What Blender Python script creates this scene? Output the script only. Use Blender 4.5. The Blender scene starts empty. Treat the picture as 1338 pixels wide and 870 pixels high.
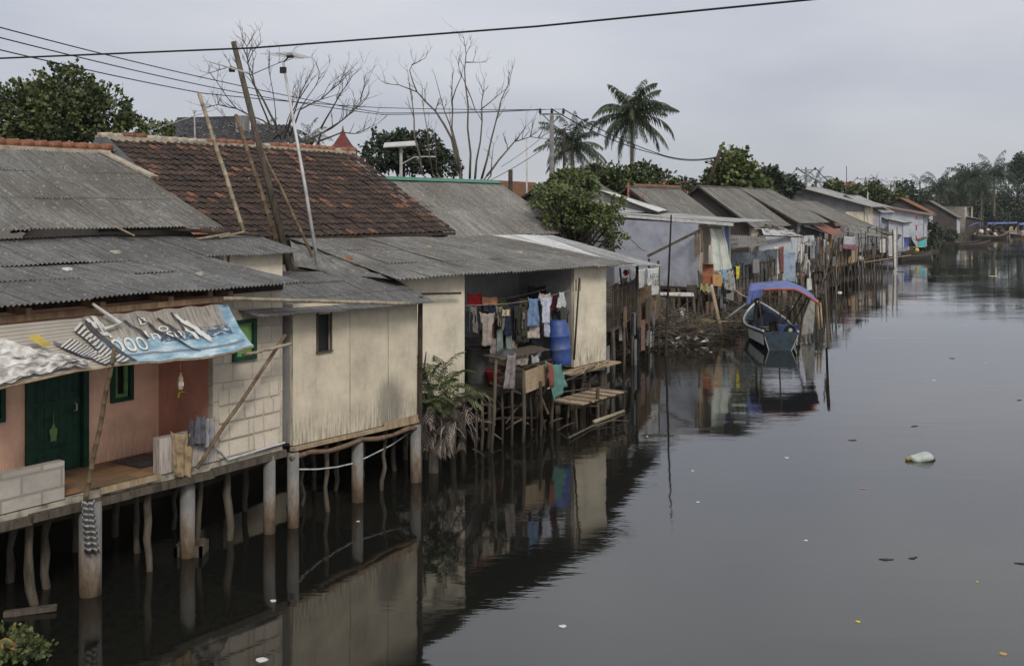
HAZE=True
import bpy, math, random
from mathutils import Vector, Matrix, noise
random.seed(7)
F = 1338.0; CX = 669.0; HY = 272.0; CH = 5.7      # focal length in photo pixels, centre column, horizon row, camera height
V = Vector
C = bpy.context.scene.collection

# ---------------------------------------------------------------- geometry of the place
def at(px, py, Y): return V(((px-CX)*Y/F, Y, CH-(py-HY)*Y/F))
def wat(px, py, z=0.0):
    Y = (CH-z)*F/(py-HY); return V(((px-CX)*Y/F, Y, z))
class Line:                                           # a plan line along the bank; off > 0 is inland
    def __init__(s, x, y, dx, dy):
        l = math.hypot(dx, dy); s.x=x; s.y=y; s.d=(dx/l, dy/l); s.n=(-dy/l, dx/l)
    def xy(s, t, off=0): return (s.x+s.d[0]*t+s.n[0]*off, s.y+s.d[1]*t+s.n[1]*off)
    def t(s, px, off=0):
        k=(px-CX)/F; x0=s.x+s.n[0]*off; y0=s.y+s.n[1]*off
        return (k*y0-x0)/(s.d[0]-k*s.d[1])
    def p(s, t, off, z): x,y=s.xy(t,off); return V((x,y,z))
    def pt(s, px, py, off=0):
        x,y=s.xy(s.t(px,off),off); return V((x,y,CH-(py-HY)*y/F))
    def n3(s): return V((s.n[0], s.n[1], 0))
    def d3(s): return V((s.d[0], s.d[1], 0))
LA = Line(-7.02,14.05,.577,.816)
LB = Line(-3.92,18.33,.533,.846)
LD = Line(-1.155,24.9,.583,.812)
FD = V((.55,.835,0)); FN = V((.835,-.55,0))            # far bank direction and its river-facing normal

# ---------------------------------------------------------------- mesh builder
class MB:
    def __init__(s): s.v=[]; s.f=[]; s.uv=[]; s.mi=[]; s.m=0; s.smooth=False
    def face(s, pts, uvs=None):
        i=len(s.v); s.v+= [V(p) for p in pts]; s.f.append(tuple(range(i,i+len(pts))))
        if uvs is None:
            a=V(pts[0]); e=(V(pts[1])-a); L=e.length or 1; e=e/L
            nn=e.cross(V(pts[2])-a); g=nn.cross(e); g.normalize() if g.length>1e-9 else None
            uvs=[((V(p)-a).dot(e),(V(p)-a).dot(g)) for p in pts]
        s.uv+=list(uvs); s.mi.append(s.m); return s
    def hexa(s, b, t):                                  # 4 bottom, 4 top, counter-clockwise from above
        s.face(list(reversed(b))); s.face(t)
        for i in range(4):
            j=(i+1)%4; s.face([b[i],b[j],t[j],t[i]])
        return s
    def box(s, c, sz, rz=0, dirv=None):
        c=V(c); a,b,h=sz[0]/2,sz[1]/2,sz[2]/2
        if dirv is not None: rz=math.atan2(dirv[1],dirv[0])
        ux=V((math.cos(rz),math.sin(rz),0)); uy=V((-math.sin(rz),math.cos(rz),0)); uz=V((0,0,h))
        q=[c-ux*a-uy*b,c+ux*a-uy*b,c+ux*a+uy*b,c-ux*a+uy*b]
        return s.hexa([p-uz for p in q],[p+uz for p in q])
    def beam(s, p0, p1, w, h=None, up=V((0,0,1))):
        p0=V(p0);p1=V(p1); h=h or w; d=(p1-p0).normalized()
        x=d.cross(up)
        if x.length<1e-3: x=V((1,0,0))
        x.normalize(); y=x.cross(d); x=x*w/2; y=y*h/2
        A=[p0-x-y,p0+x-y,p0+x+y,p0-x+y]; B=[p+(p1-p0) for p in A]
        s.face(A); s.face(list(reversed(B)))
        for i in range(4):
            j=(i+1)%4; s.face([A[j],A[i],B[i],B[j]])
        return s
    def tube(s, pts, r, n=8, cap=True):
        pts=[V(p) for p in pts]; N=len(pts)
        rs=r if isinstance(r,(list,tuple)) else [r]*N
        base=len(s.v); prev=None; L=0
        rings=[]; Ls=[]
        for i,p in enumerate(pts):
            d=(pts[min(i+1,N-1)]-pts[max(i-1,0)])
            if d.length<1e-9: d=V((0,0,1))
            d.normalize()
            if prev is None:
                x=d.orthogonal().normalized()
            else:
                x=prev-d*prev.dot(d)
                x=x.normalized() if x.length>1e-6 else d.orthogonal().normalized()
            prev=x; y=d.cross(x)
            if i: L+=(pts[i]-pts[i-1]).length
            Ls.append(L)
            rings.append([p+(x*math.cos(2*math.pi*k/n)+y*math.sin(2*math.pi*k/n))*rs[i] for k in range(n)])
        for R in rings: s.v+=R
        for i in range(N-1):
            for k in range(n):
                k2=(k+1)%n
                s.f.append((base+i*n+k,base+i*n+k2,base+(i+1)*n+k2,base+(i+1)*n+k)); s.mi.append(s.m)
                u0=k/n*.6;u1=(k+1)/n*.6
                s.uv+=[(u0,Ls[i]),(u1,Ls[i]),(u1,Ls[i+1]),(u0,Ls[i+1])]
        if cap and n>3:
            s.f.append(tuple(base+k for k in reversed(range(n)))); s.uv+=[(0,0)]*n; s.mi.append(s.m)
            b=base+(N-1)*n; s.f.append(tuple(b+k for k in range(n))); s.uv+=[(0,0)]*n; s.mi.append(s.m)
        return s
    def grid(s, fn, nu, nv, uvfn=None, flip=False):      # fn(u,v) in 0..1
        base=len(s.v)
        P=[[fn(i/nu,j/nv) for i in range(nu+1)] for j in range(nv+1)]
        for r in P: s.v+=[V(p) for p in r]
        for j in range(nv):
            for i in range(nu):
                a=base+j*(nu+1)+i; q=(a,a+1,a+nu+2,a+nu+1)
                uv=[(i/nu,j/nv),((i+1)/nu,j/nv),((i+1)/nu,(j+1)/nv),(i/nu,(j+1)/nv)]
                if uvfn: uv=[uvfn(*x) for x in uv]
                if flip: q=q[::-1]; uv=uv[::-1]
                s.f.append(q); s.uv+=uv; s.mi.append(s.m)
        return s
    def wall(s, p0, p1, z0, z1, th=.1, holes=(), z1b=None, z0b=None):
        # p0->p1 seen from outside left to right; outside is to the right-hand side normal
        p0=V((p0[0],p0[1],0)); p1=V((p1[0],p1[1],0)); d=(p1-p0); L=d.length; d/=L
        nin=V((-d.y,d.x,0))*th
        z1b=z1 if z1b is None else z1b; z0b=z0 if z0b is None else z0b
        xs=sorted({0,L,*[h[0] for h in holes],*[h[1] for h in holes]})
        zs=sorted({0,1,*[(h[2]-z0)/(z1-z0) for h in holes],*[(h[3]-z0)/(z1-z0) for h in holes]})
        def P(x,q,b):
            u=x/L; lo=z0+(z0b-z0)*u; hi=z1+(z1b-z1)*u
            r=p0+d*x; r=V((r.x,r.y,lo+(hi-lo)*q)); return r+nin if b else r
        def solid(i,j):
            if i<0 or j<0 or i>=len(xs)-1 or j>=len(zs)-1: return False
            xm=(xs[i]+xs[i+1])/2; zm=z0+(z1-z0)*(zs[j]+zs[j+1])/2
            return not any(h[0]<xm<h[1] and h[2]<zm<h[3] for h in holes)
        for i in range(len(xs)-1):
            for j in range(len(zs)-1):
                if not solid(i,j): continue
                a,b,c,e=xs[i],xs[i+1],zs[j],zs[j+1]
                uv=[(a,z0+c*(z1-z0)),(b,z0+c*(z1-z0)),(b,z0+e*(z1-z0)),(a,z0+e*(z1-z0))]
                s.face([P(a,c,0),P(b,c,0),P(b,e,0),P(a,e,0)],uv)
                s.face([P(b,c,1),P(a,c,1),P(a,e,1),P(b,e,1)],[uv[1],uv[0],uv[3],uv[2]])
                if not solid(i-1,j): s.face([P(a,c,1),P(a,c,0),P(a,e,0),P(a,e,1)])
                if not solid(i+1,j): s.face([P(b,c,0),P(b,c,1),P(b,e,1),P(b,e,0)])
                if not solid(i,j-1): s.face([P(a,c,1),P(b,c,1),P(b,c,0),P(a,c,0)])
                if not solid(i,j+1): s.face([P(a,e,0),P(b,e,0),P(b,e,1),P(a,e,1)])
        return s
    def prism(s, poly, th):                              # polygon extruded along its normal by th
        poly=[V(p) for p in poly]; nn=(poly[1]-poly[0]).cross(poly[2]-poly[0]).normalized()*th
        b=[p-nn for p in poly]; s.face(poly); s.face(list(reversed(b))); n=len(poly)
        for i in range(n):
            j=(i+1)%n; s.face([poly[j],poly[i],b[i],b[j]])
        return s
    def build(s, name, mat, parent=None, smooth=None, origin=None):
        o0 = V(origin) if origin is not None else (WL[parent.name] if parent is not None else V((0,0,0)))
        me=bpy.data.meshes.new(name); me.from_pydata([v-o0 for v in s.v],[],s.f)
        uvl=me.uv_layers.new(name='UVMap'); 
        flat=[c for uv in s.uv for c in uv]
        uvl.data.foreach_set('uv',flat)
        mats=mat if isinstance(mat,(list,tuple)) else [mat]
        for m in mats: me.materials.append(m)
        me.polygons.foreach_set('material_index',s.mi)
        if s.smooth if smooth is None else smooth: me.polygons.foreach_set('use_smooth',[True]*len(s.f))
        me.update()
        o=bpy.data.objects.new(name,me); C.objects.link(o)
        if parent is not None:
            o.parent=parent; WL[o.name]=WL[parent.name]
        else:
            o.location=o0; WL[o.name]=o0
        return o
WL={}
def tag(o,label,cat,group=None):
    o['label']=label; o['category']=cat
    if group: o['group']=group
    return o
def thing(name,label,cat,loc,group=None):
    o=bpy.data.objects.new(name,None); C.objects.link(o); o.location=V(loc); WL[o.name]=V(loc); o.empty_display_size=.3
    return tag(o,label,cat,group)
def structure(o): o['kind']='structure'; return o
def stuff(o): o['kind']='stuff'; return o
def lerp(a,b,t): return a+(b-a)*t
def bil(q,u,v): return lerp(lerp(q[0],q[1],u),lerp(q[3],q[2],u),v)

def corr(mb, q, pitch=.076, amp=.012, sw=.8, sl=1.8, jit=.02, ppw=6, sag=0.0, seed=0, rag=.04):
    """corrugated sheets over quad q = eave left, eave right, top right, top left"""
    rr=random.Random(seed)
    q=[V(p) for p in q]
    W=((q[1]-q[0]).length+(q[2]-q[3]).length)/2; Ln=((q[3]-q[0]).length+(q[2]-q[1]).length)/2
    nn=(q[1]-q[0]).cross(q[3]-q[0]).normalized()
    if nn.z<0: nn=-nn
    nsx=max(1,round(W/sw)); nsy=max(1,math.ceil(Ln/sl))
    up=(q[3]-q[0]).normalized()
    for j in range(nsy):
        v0=j/nsy; v1=min(1,(j+1)/nsy+.12/Ln)
        if j==nsy-1: v1=1
        for i in range(nsx):
            u0=i/nsx; u1=(i+1)/nsx+ (.04/W if i<nsx-1 else 0)
            nw=max(2,round((u1-u0)*W/pitch)); o1=rr.uniform(-jit,jit)*.5; o2=rr.uniform(-jit,jit)*.5; ex=rr.uniform(-rag,rag) if j==0 else 0
            nv=3
            def fn(a,b):
                u=lerp(u0,u1,a); v=lerp(v0,v1,b)
                p=bil(q,u,v)
                h=amp*math.sin(2*math.pi*u*W/pitch)+.012*(1-b)+.006*(i%2)+lerp(o1,o2,b)
                h-=sag*math.sin(math.pi*u)*math.sin(math.pi*v)
                h+=.03*noise.noise(V((u*W*.5,v*Ln*.5,seed)))
                return p+nn*h+up*(ex*(1-b) if b==0 else 0)
            mb.grid(fn,nw*ppw,nv,lambda a,b:(i+.02+a*.96+seed*7.3, j+.02+b*.96+seed*3.1) )
    return mb

def tiles(mb, q, tw=.22, tl=.28, amp=.03, step=.03, seed=0):
    q=[V(p) for p in q]; rr=random.Random(seed)
    W=((q[1]-q[0]).length+(q[2]-q[3]).length)/2; Ln=((q[3]-q[0]).length+(q[2]-q[1]).length)/2
    nn=(q[1]-q[0]).cross(q[3]-q[0]).normalized()
    if nn.z<0: nn=-nn
    nx=round(W/tw); ny=round(Ln/tl)
    prof=[(0,0),(.18,.9),(.36,1),(.52,.35),(.68,0),(.86,-.1),(1,0)]
    for j in range(ny):
        for i in range(nx):
            t=rr.uniform(-.012,.012); t2=rr.uniform(-.008,.008)
            sag=.06*noise.noise(V((i*.08,j*.1,seed)))
            base=len(mb.v)
            for b,(v,h) in enumerate(((j/ny,step),((j+1.08)/ny,0))):
                for (u,a) in prof:
                    uu=(i+u)/nx; mb.v.append(bil(q,uu,v)+nn*(a*amp+h+t+t2*u+sag))
            # underside lip at the lower edge
            for (u,a) in prof:
                uu=(i+u)/nx; mb.v.append(bil(q,uu,j/ny)+nn*(a*amp+t+t2*u+sag-.005))
            n=len(prof)
            for k in range(n-1):
                mb.f.append((base+k,base+k+1,base+n+k+1,base+n+k)); mb.mi.append(mb.m)
                mb.uv+=[(i+.5,j+.2),(i+.5,j+.2),(i+.5,j+.8),(i+.5,j+.8)]
                mb.f.append((base+2*n+k,base+2*n+k+1,base+k+1,base+k)); mb.mi.append(mb.m)
                mb.uv+=[(i+.5,j+.5)]*4
    return mb

# ---------------------------------------------------------------- materials
def newmat(name):
    m=bpy.data.materials.new(name); m.use_nodes=True; nt=m.node_tree; nt.nodes.clear()
    o=nt.nodes.new('ShaderNodeOutputMaterial'); b=nt.nodes.new('ShaderNodeBsdfPrincipled')
    nt.links.new(b.outputs[0],o.inputs[0]); return m,nt,b
def N(nt,t,**k):
    n=nt.nodes.new(t)
    for a,b in k.items():
        if a in n.inputs: n.inputs[a].default_value=b
        else: setattr(n,a,b)
    return n
def rgb(c): return (c[0],c[1],c[2],1)
def ramp(nt,fac,stops):
    r=N(nt,'ShaderNodeValToRGB'); e=r.color_ramp.elements
    while len(e)<len(stops): e.new(.5)
    for el,(p,c) in zip(e,stops): el.position=p; el.color=rgb(c)
    nt.links.new(fac,r.inputs[0]); return r.outputs[0]
def mixc(nt,fac,a,b,mode='MIX'):
    m=N(nt,'ShaderNodeMix',data_type='RGBA',blend_type=mode)
    for i,x in ((0,fac),(6,a),(7,b)):
        if hasattr(x,'links'): nt.links.new(x,m.inputs[i])
        else: m.inputs[i].default_value=x if i==0 else rgb(x)
    return m.outputs[2]
def coords(nt,kind='Object',scale=(1,1,1)):
    tc=N(nt,'ShaderNodeTexCoord'); mp=N(nt,'ShaderNodeMapping'); mp.inputs['Scale'].default_value=scale
    nt.links.new(tc.outputs[kind],mp.inputs[0]); return mp.outputs[0]
def nz(nt,co,scale,detail=4,rough=.6):
    n=N(nt,'ShaderNodeTexNoise',Scale=scale,Detail=detail,Roughness=rough); nt.links.new(co,n.inputs['Vector']); return n.outputs[0]
def bumpit(nt,b,h,strength=.3,dist=.02):
    bp=N(nt,'ShaderNodeBump',Strength=strength,Distance=dist); nt.links.new(h,bp.inputs['Height']); nt.links.new(bp.outputs[0],b.inputs['Normal'])
def sc(c,k): return tuple(min(1,x*k) for x in c)
def plain(name,c,rough=.8,var=.25,scale=4,bump=.2,bscale=30,metal=0,kind='Object',stretch=(1,1,1),c2=None):
    m,nt,b=newmat(name); co=coords(nt,kind,stretch)
    f=nz(nt,co,scale,5)
    c2=c2 or sc(c,1-var*1.6)
    col=ramp(nt,f,[(.32,c2),(.5,c),(.72,sc(c,1+var*.6))])
    nt.links.new(col,b.inputs['Base Color']); b.inputs['Roughness'].default_value=rough; b.inputs['Metallic'].default_value=metal
    b.inputs['Specular IOR Level'].default_value=.3
    if bump: bumpit(nt,b,nz(nt,co,bscale,4),bump,.01)
    return m
def wallmat(name,c,dirt=(.12,.1,.075),amount=.5,bump=.15,base_z=1.4,stain=None):
    """painted wall, UV in metres (u along the wall, v = height): blotches, run marks, grime rising from the foot"""
    m,nt,b=newmat(name); uv=coords(nt,'UV'); st=coords(nt,'UV',(9,.8,1))
    f1=nz(nt,uv,1.3,6,.65); col=ramp(nt,f1,[(.28,sc(c,.66)),(.45,sc(c,.9)),(.55,c),(.72,sc(c,1.15))])
    run=nz(nt,st,1.6,5,.7); big=nz(nt,uv,.55,3)
    mu=N(nt,'ShaderNodeMath',operation='MULTIPLY'); nt.links.new(ramp(nt,run,[(.52,(0,0,0)),(.75,(1,1,1))]),mu.inputs[0]); nt.links.new(ramp(nt,big,[(.42,(0,0,0)),(.62,(1,1,1))]),mu.inputs[1])
    m2=N(nt,'ShaderNodeMath',operation='MULTIPLY'); nt.links.new(mu.outputs[0],m2.inputs[0]); m2.inputs[1].default_value=amount
    col=mixc(nt,m2.outputs[0],col,dirt)
    sx=N(nt,'ShaderNodeSeparateXYZ'); nt.links.new(uv,sx.inputs[0])
    mr=N(nt,'ShaderNodeMapRange'); mr.inputs['From Min'].default_value=base_z+.75; mr.inputs['From Max'].default_value=base_z; nt.links.new(sx.outputs[1],mr.inputs['Value'])
    m3=N(nt,'ShaderNodeMath',operation='MULTIPLY'); nt.links.new(mr.outputs[0],m3.inputs[0]); nt.links.new(ramp(nt,nz(nt,st,2.2,6,.75),[(.42,(0,0,0)),(.62,(1,1,1))]),m3.inputs[1])
    m4=N(nt,'ShaderNodeMath',operation='MULTIPLY'); nt.links.new(m3.outputs[0],m4.inputs[0]); m4.inputs[1].default_value=.9
    col=mixc(nt,m4.outputs[0],col,dirt)
    nt.links.new(col,b.inputs['Base Color']); b.inputs['Roughness'].default_value=.85; b.inputs['Specular IOR Level'].default_value=.25
    if stain:
        vm=N(nt,'ShaderNodeVectorMath',operation='DISTANCE'); mp2=N(nt,'ShaderNodeMapping'); nt.links.new(uv,mp2.inputs[0]); mp2.inputs['Scale'].default_value=(1.1,.75,0)
        nt.links.new(mp2.outputs[0],vm.inputs[0]); vm.inputs[1].default_value=(stain[0]*1.1,stain[1]*.75,0)
        ad=N(nt,'ShaderNodeMath',operation='MULTIPLY_ADD'); nt.links.new(nz(nt,st,2.5,6,.8),ad.inputs[0]); ad.inputs[1].default_value=-.55; nt.links.new(vm.outputs['Value'],ad.inputs[2])
        k=ramp(nt,ad.outputs[0],[(0,(.6,.6,.6)),(.3,(0,0,0))]); c3=mixc(nt,k,b.inputs['Base Color'].links[0].from_socket,(.10,.095,.09)); nt.links.new(c3,b.inputs['Base Color'])
    bumpit(nt,b,nz(nt,uv,18,5,.7),bump,.02); return m
def sheetmat(name,c,var=.3,rust=None,rough=.75,moss=.4,spec=.3,lines=0):
    """roof sheets: UV integer part numbers the sheet; speckled lichen, tone per sheet"""
    m,nt,b=newmat(name); tc=N(nt,'ShaderNodeTexCoord'); fl=N(nt,'ShaderNodeVectorMath',operation='FLOOR'); nt.links.new(tc.outputs['UV'],fl.inputs[0])
    wn=N(nt,'ShaderNodeTexWhiteNoise'); nt.links.new(fl.outputs[0],wn.inputs[0])
    col=ramp(nt,wn.outputs[0],[(0,sc(c,1-var)),(.5,c),(1,sc(c,1+var))])
    ob=coords(nt,'Object'); f=nz(nt,ob,.7,6,.7)
    col=mixc(nt,ramp(nt,f,[(.38,(0,0,0)),(.66,(moss,moss,moss))]),col,sc(c,.45))
    st=nz(nt,coords(nt,'UV',(16,.9,1)),1.5,5,.7); col=mixc(nt,ramp(nt,st,[(.44,(0,0,0)),(.62,(.85,.85,.85))]),col,sc(c,.35))
    st2=nz(nt,coords(nt,'UV',(22,1.4,1)),1.1,4,.7); col=mixc(nt,ramp(nt,st2,[(.55,(0,0,0)),(.75,(.5,.5,.5))]),col,sc(c,1.8))
    fb=nz(nt,ob,.33,7,.72); col=mixc(nt,ramp(nt,fb,[(.46,(0,0,0)),(.6,(.55,.55,.55))]),col,(c[0]*.42,c[1]*.38,c[2]*.33))
    f2=nz(nt,ob,14,4,.75); col=mixc(nt,ramp(nt,f2,[(.53,(0,0,0)),(.66,(.7,.7,.7))]),col,sc(c,.33))
    f3=nz(nt,ob,9,3,.7); col=mixc(nt,ramp(nt,f3,[(.58,(0,0,0)),(.70,(.5,.5,.5))]),col,sc(c,2.1))
    if rust:
        f4=nz(nt,ob,1.6,5,.75); col=mixc(nt,ramp(nt,f4,[(.55,(0,0,0)),(.68,(.8,.8,.8))]),col,rust)
    nt.links.new(col,b.inputs['Base Color']); b.inputs['Roughness'].default_value=rough; b.inputs['Specular IOR Level'].default_value=spec
    bumpit(nt,b,f2,.25,.01); return m
def tilemat(name):
    m,nt,b=newmat(name); tc=N(nt,'ShaderNodeTexCoord'); fl=N(nt,'ShaderNodeVectorMath',operation='FLOOR'); nt.links.new(tc.outputs['UV'],fl.inputs[0])
    wn=N(nt,'ShaderNodeTexWhiteNoise'); nt.links.new(fl.outputs[0],wn.inputs[0])
    # patches where many tiles are newer and orange
    pn=nz(nt,fl.outputs[0],.13,3,.6); ad=N(nt,'ShaderNodeMath',operation='MULTIPLY_ADD'); nt.links.new(pn,ad.inputs[0]); ad.inputs[1].default_value=1.6
    nt.links.new(wn.outputs[0],ad.inputs[2])
    dark=ramp(nt,wn.outputs[0],[(0,(.03,.021,.018)),(.4,(.046,.031,.025)),(.8,(.064,.040,.031)),(1,(.088,.053,.04))])
    col=mixc(nt,ramp(nt,ad.outputs[0],[(0,(0,0,0)),(.01,(0,0,0))]),dark,dark)
    mr=N(nt,'ShaderNodeMapRange'); mr.inputs['From Min'].default_value=1.68; mr.inputs['From Max'].default_value=1.84; nt.links.new(ad.outputs[0],mr.inputs['Value'])
    col=mixc(nt,mr.outputs[0],dark,(.20,.09,.052))
    ob=coords(nt,'Object'); col=mixc(nt,ramp(nt,nz(nt,ob,11,5,.75),[(.45,(0,0,0)),(.7,(.6,.6,.6))]),col,(.03,.026,.022))
    nt.links.new(col,b.inputs['Base Color']); b.inputs['Roughness'].default_value=.8; b.inputs['Specular IOR Level'].default_value=.25
    return m
def leafmat(name,a,b_,c_):
    m,nt,b=newmat(name); tc=N(nt,'ShaderNodeTexCoord'); sx=N(nt,'ShaderNodeSeparateXYZ'); nt.links.new(tc.outputs['UV'],sx.inputs[0])
    col=ramp(nt,sx.outputs[0],[(0,a),(.55,b_),(1,c_)]); nt.links.new(col,b.inputs['Base Color'])
    b.inputs['Roughness'].default_value=.55; b.inputs['Specular IOR Level'].default_value=.35
    return m
def woodmat(name,c,c2,scale=1):
    m,nt,b=newmat(name); uv=coords(nt,'Object',(1,1,.25)); f=nz(nt,uv,9*scale,6,.7)
    col=ramp(nt,f,[(.3,c2),(.55,c),(.75,sc(c,1.4))]); nt.links.new(col,b.inputs['Base Color']); b.inputs['Roughness'].default_value=.9
    b.inputs['Specular IOR Level'].default_value=.15
    bumpit(nt,b,f,.4,.02); return m
def brickmat(name,c,mortar,w,h,c2=None,ms=.015,bump=.5):
    m,nt,b=newmat(name); uv=coords(nt,'UV'); br=N(nt,'ShaderNodeTexBrick'); nt.links.new(uv,br.inputs['Vector'])
    br.inputs['Scale'].default_value=1; br.inputs['Brick Width'].default_value=w; br.inputs['Row Height'].default_value=h; br.inputs['Mortar Size'].default_value=ms; br.inputs['Mortar Smooth'].default_value=.2
    br.inputs['Color1'].default_value=rgb(c); br.inputs['Color2'].default_value=rgb(c2 or sc(c,.8)); br.inputs['Mortar'].default_value=rgb(mortar)
    f=nz(nt,uv,2.2,6,.7); col=mixc(nt,ramp(nt,f,[(.4,(0,0,0)),(.75,(.7,.7,.7))]),br.outputs[0],sc(c,.55))
    nt.links.new(col,b.inputs['Base Color']); b.inputs['Roughness'].default_value=.9; b.inputs['Specular IOR Level'].default_value=.2
    a=N(nt,'ShaderNodeMath',operation='MULTIPLY_ADD'); nt.links.new(br.outputs[1],a.inputs[0]); a.inputs[1].default_value=-1; nt.links.new(nz(nt,uv,14,5),a.inputs[2])
    bumpit(nt,b,a.outputs[0],bump,.02); return m
def stripemat(name,cols,scale,kind='UV',axis=0,noise_=.0,rough=.8):
    m,nt,b=newmat(name); co=coords(nt,kind); sx=N(nt,'ShaderNodeSeparateXYZ'); nt.links.new(co,sx.inputs[0])
    mu=N(nt,'ShaderNodeMath',operation='MULTIPLY'); nt.links.new(sx.outputs[axis],mu.inputs[0]); mu.inputs[1].default_value=scale
    fr=N(nt,'ShaderNodeMath',operation='FRACT'); nt.links.new(mu.outputs[0],fr.inputs[0])
    r=N(nt,'ShaderNodeValToRGB'); r.color_ramp.interpolation='CONSTANT'; e=r.color_ramp.elements
    while len(e)<len(cols): e.new(.5)
    for el,(p,c) in zip(e,cols): el.position=p; el.color=rgb(c)
    nt.links.new(fr.outputs[0],r.inputs[0]); col=r.outputs[0]
    col=mixc(nt,ramp(nt,nz(nt,coords(nt,'Object'),3,5),[(.4,(0,0,0)),(.8,(.5,.5,.5))]),col,(.2,.19,.17))
    nt.links.new(col,b.inputs['Base Color']); b.inputs['Roughness'].default_value=rough; return m

M={}
M['asb_dark']=sheetmat('weathered_grey_sheet',(.15,.148,.147),.13)
M['asb_mid']=sheetmat('mossy_asbestos_sheet',(.18,.174,.162),.12,moss=.6)
M['asb_light']=sheetmat('pale_asbestos_sheet',(.22,.21,.192),.18,moss=.55)
M['asb_far']=sheetmat('distant_asbestos_sheet',(.185,.178,.163),.12,moss=.5)
M['zinc']=sheetmat('pale_zinc_sheet',(.34,.34,.34),.2,rough=.5,moss=.45,rust=(.2,.17,.14))
M['zinc_white']=sheetmat('new_white_sheet',(.6,.6,.6),.08,rough=.55,moss=.15)
M['rust_orange']=sheetmat('rusty_orange_sheet',(.28,.12,.09),.1,moss=.3)
M['tile']=tilemat('old_clay_tile')
M['tile_grey']=sheetmat('dark_grey_tile',(.07,.07,.078),.25)
M['tile_orange']=sheetmat('orange_clay_tile',(.26,.11,.06),.25,moss=.5)
M['mortar']=plain('ridge_mortar',(.36,.31,.24),.9,.35,5,.6,25)
M['beige']=wallmat('beige_paint_wall',(.60,.525,.40),amount=.35,stain=(2.75,1.85))
M['cream']=wallmat('cream_plaster_wall',(.66,.59,.46),amount=.55)
M['cream2']=wallmat('grey_cream_board',(.52,.46,.37),amount=.45)
M['pink']=wallmat('salmon_pink_plaster',(.90,.57,.41),(.45,.26,.18),amount=.45)
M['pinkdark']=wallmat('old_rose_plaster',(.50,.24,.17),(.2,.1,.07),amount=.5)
M['block']=brickmat('concrete_block_wall',(.58,.51,.41),(.40,.35,.28),.42,.31)
M['parapet']=brickmat('grey_parapet_block',(.46,.42,.37),(.27,.25,.22),.6,.28,ms=.02)
M['parapet_pink']=wallmat('pale_pink_parapet',(.50,.44,.40),amount=.6)
M['bluegrey']=wallmat('blue_grey_wall',(.35,.365,.42),amount=.25,base_z=1.9)
M['lilac']=wallmat('pale_lilac_wall',(.42,.44,.53),amount=.4)
M['greywall']=wallmat('mid_grey_wall',(.27,.27,.29),amount=.3)
M['whitewall']=wallmat('pale_blue_white_wall',(.50,.52,.56),amount=.5,base_z=.8)
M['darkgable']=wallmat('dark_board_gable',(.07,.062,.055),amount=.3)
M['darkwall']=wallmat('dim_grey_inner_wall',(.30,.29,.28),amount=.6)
M['green_paint']=plain('dark_green_paint',(.012,.05,.03),.5,.3,6,.1)
M['lime_paint']=plain('lime_green_paint',(.16,.30,.10),.6,.2,6,.1)
M['conc']=plain('bare_concrete',(.32,.30,.26),.9,.35,3,.5,20)
M['edge']=plain('worn_deck_edge',(.34,.31,.25),.9,.45,5,.7,14)
M['floor']=brickmat('orange_floor_tile',(.36,.2,.1),(.2,.17,.13),.3,.3,c2=(.16,.12,.08),ms=.01,bump=.1)
M['wood']=woodmat('grey_driftwood',(.095,.08,.062),(.032,.026,.02))
M['wood_dark']=woodmat('dark_wet_wood',(.06,.047,.036),(.02,.016,.013))
M['wood_raw']=woodmat('raw_brown_timber',(.20,.13,.08),(.09,.06,.04))
M['wood_pale']=woodmat('pale_plank',(.34,.26,.17),(.18,.13,.08))
M['bamboo']=woodmat('bamboo',(.31,.265,.19),(.16,.13,.09))
M['bamboo_old']=woodmat('old_bamboo',(.17,.125,.08),(.075,.05,.032))
M['metalpole']=plain('galvanised_pipe',(.45,.44,.43),.5,.2,3,.1,20,metal=.2)
M['utility']=plain('utility_pole_concrete',(.16,.16,.16),.9,.2)
M['black']=plain('black_rubber',(.015,.015,.015),.6,.2,4,.0)
M['wire']=plain('cable_black',(.012,.012,.013),.6,.1,4,0)
M['bark']=woodmat('grey_bark',(.085,.072,.06),(.04,.033,.028))
M['barepale']=woodmat('pale_dead_bark',(.13,.11,.09),(.06,.05,.042))
M['palmtrunk']=woodmat('palm_trunk',(.16,.14,.115),(.07,.06,.05))
M['leaf']=leafmat('broad_leaf',(.020,.028,.011),(.05,.068,.022),(.13,.15,.05))
M['leaf_dark']=leafmat('dark_leaf',(.012,.02,.01),(.027,.042,.02),(.06,.075,.03))
M['leaf_bright']=leafmat('bright_leaf',(.028,.045,.012),(.07,.10,.028),(.17,.18,.06))
M['leaf_far']=leafmat('distant_leaf',(.014,.024,.012),(.03,.045,.022),(.06,.075,.035))
M['palmleaf']=leafmat('palm_leaf',(.016,.026,.012),(.035,.05,.022),(.10,.11,.05))
M['deadleaf']=leafmat('withered_frond',(.035,.025,.022),(.09,.07,.06),(.30,.26,.22))
M['tarp_blue']=plain('blue_tarpaulin',(.085,.11,.29),.55,.3,3,.3,8)
M['tarp_red']=plain('red_trim',(.33,.07,.04),.6,.2)
M['plastic_black']=plain('black_plastic_sheet',(.045,.045,.05),.45,.4,4,.6,7)
M['plastic_white']=plain('crumpled_white_plastic',(.55,.53,.50),.55,.35,5,.9,9,c2=(.22,.2,.18))
M['white']=plain('dirty_white',(.55,.54,.51),.7,.2,4,.2)
M['barrel']=plain('blue_barrel_plastic',(.035,.07,.24),.5,.5,2.5,.2,10,c2=(.10,.12,.20))
M['bin']=plain('dark_grey_bin',(.075,.078,.072),.6,.2)
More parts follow.
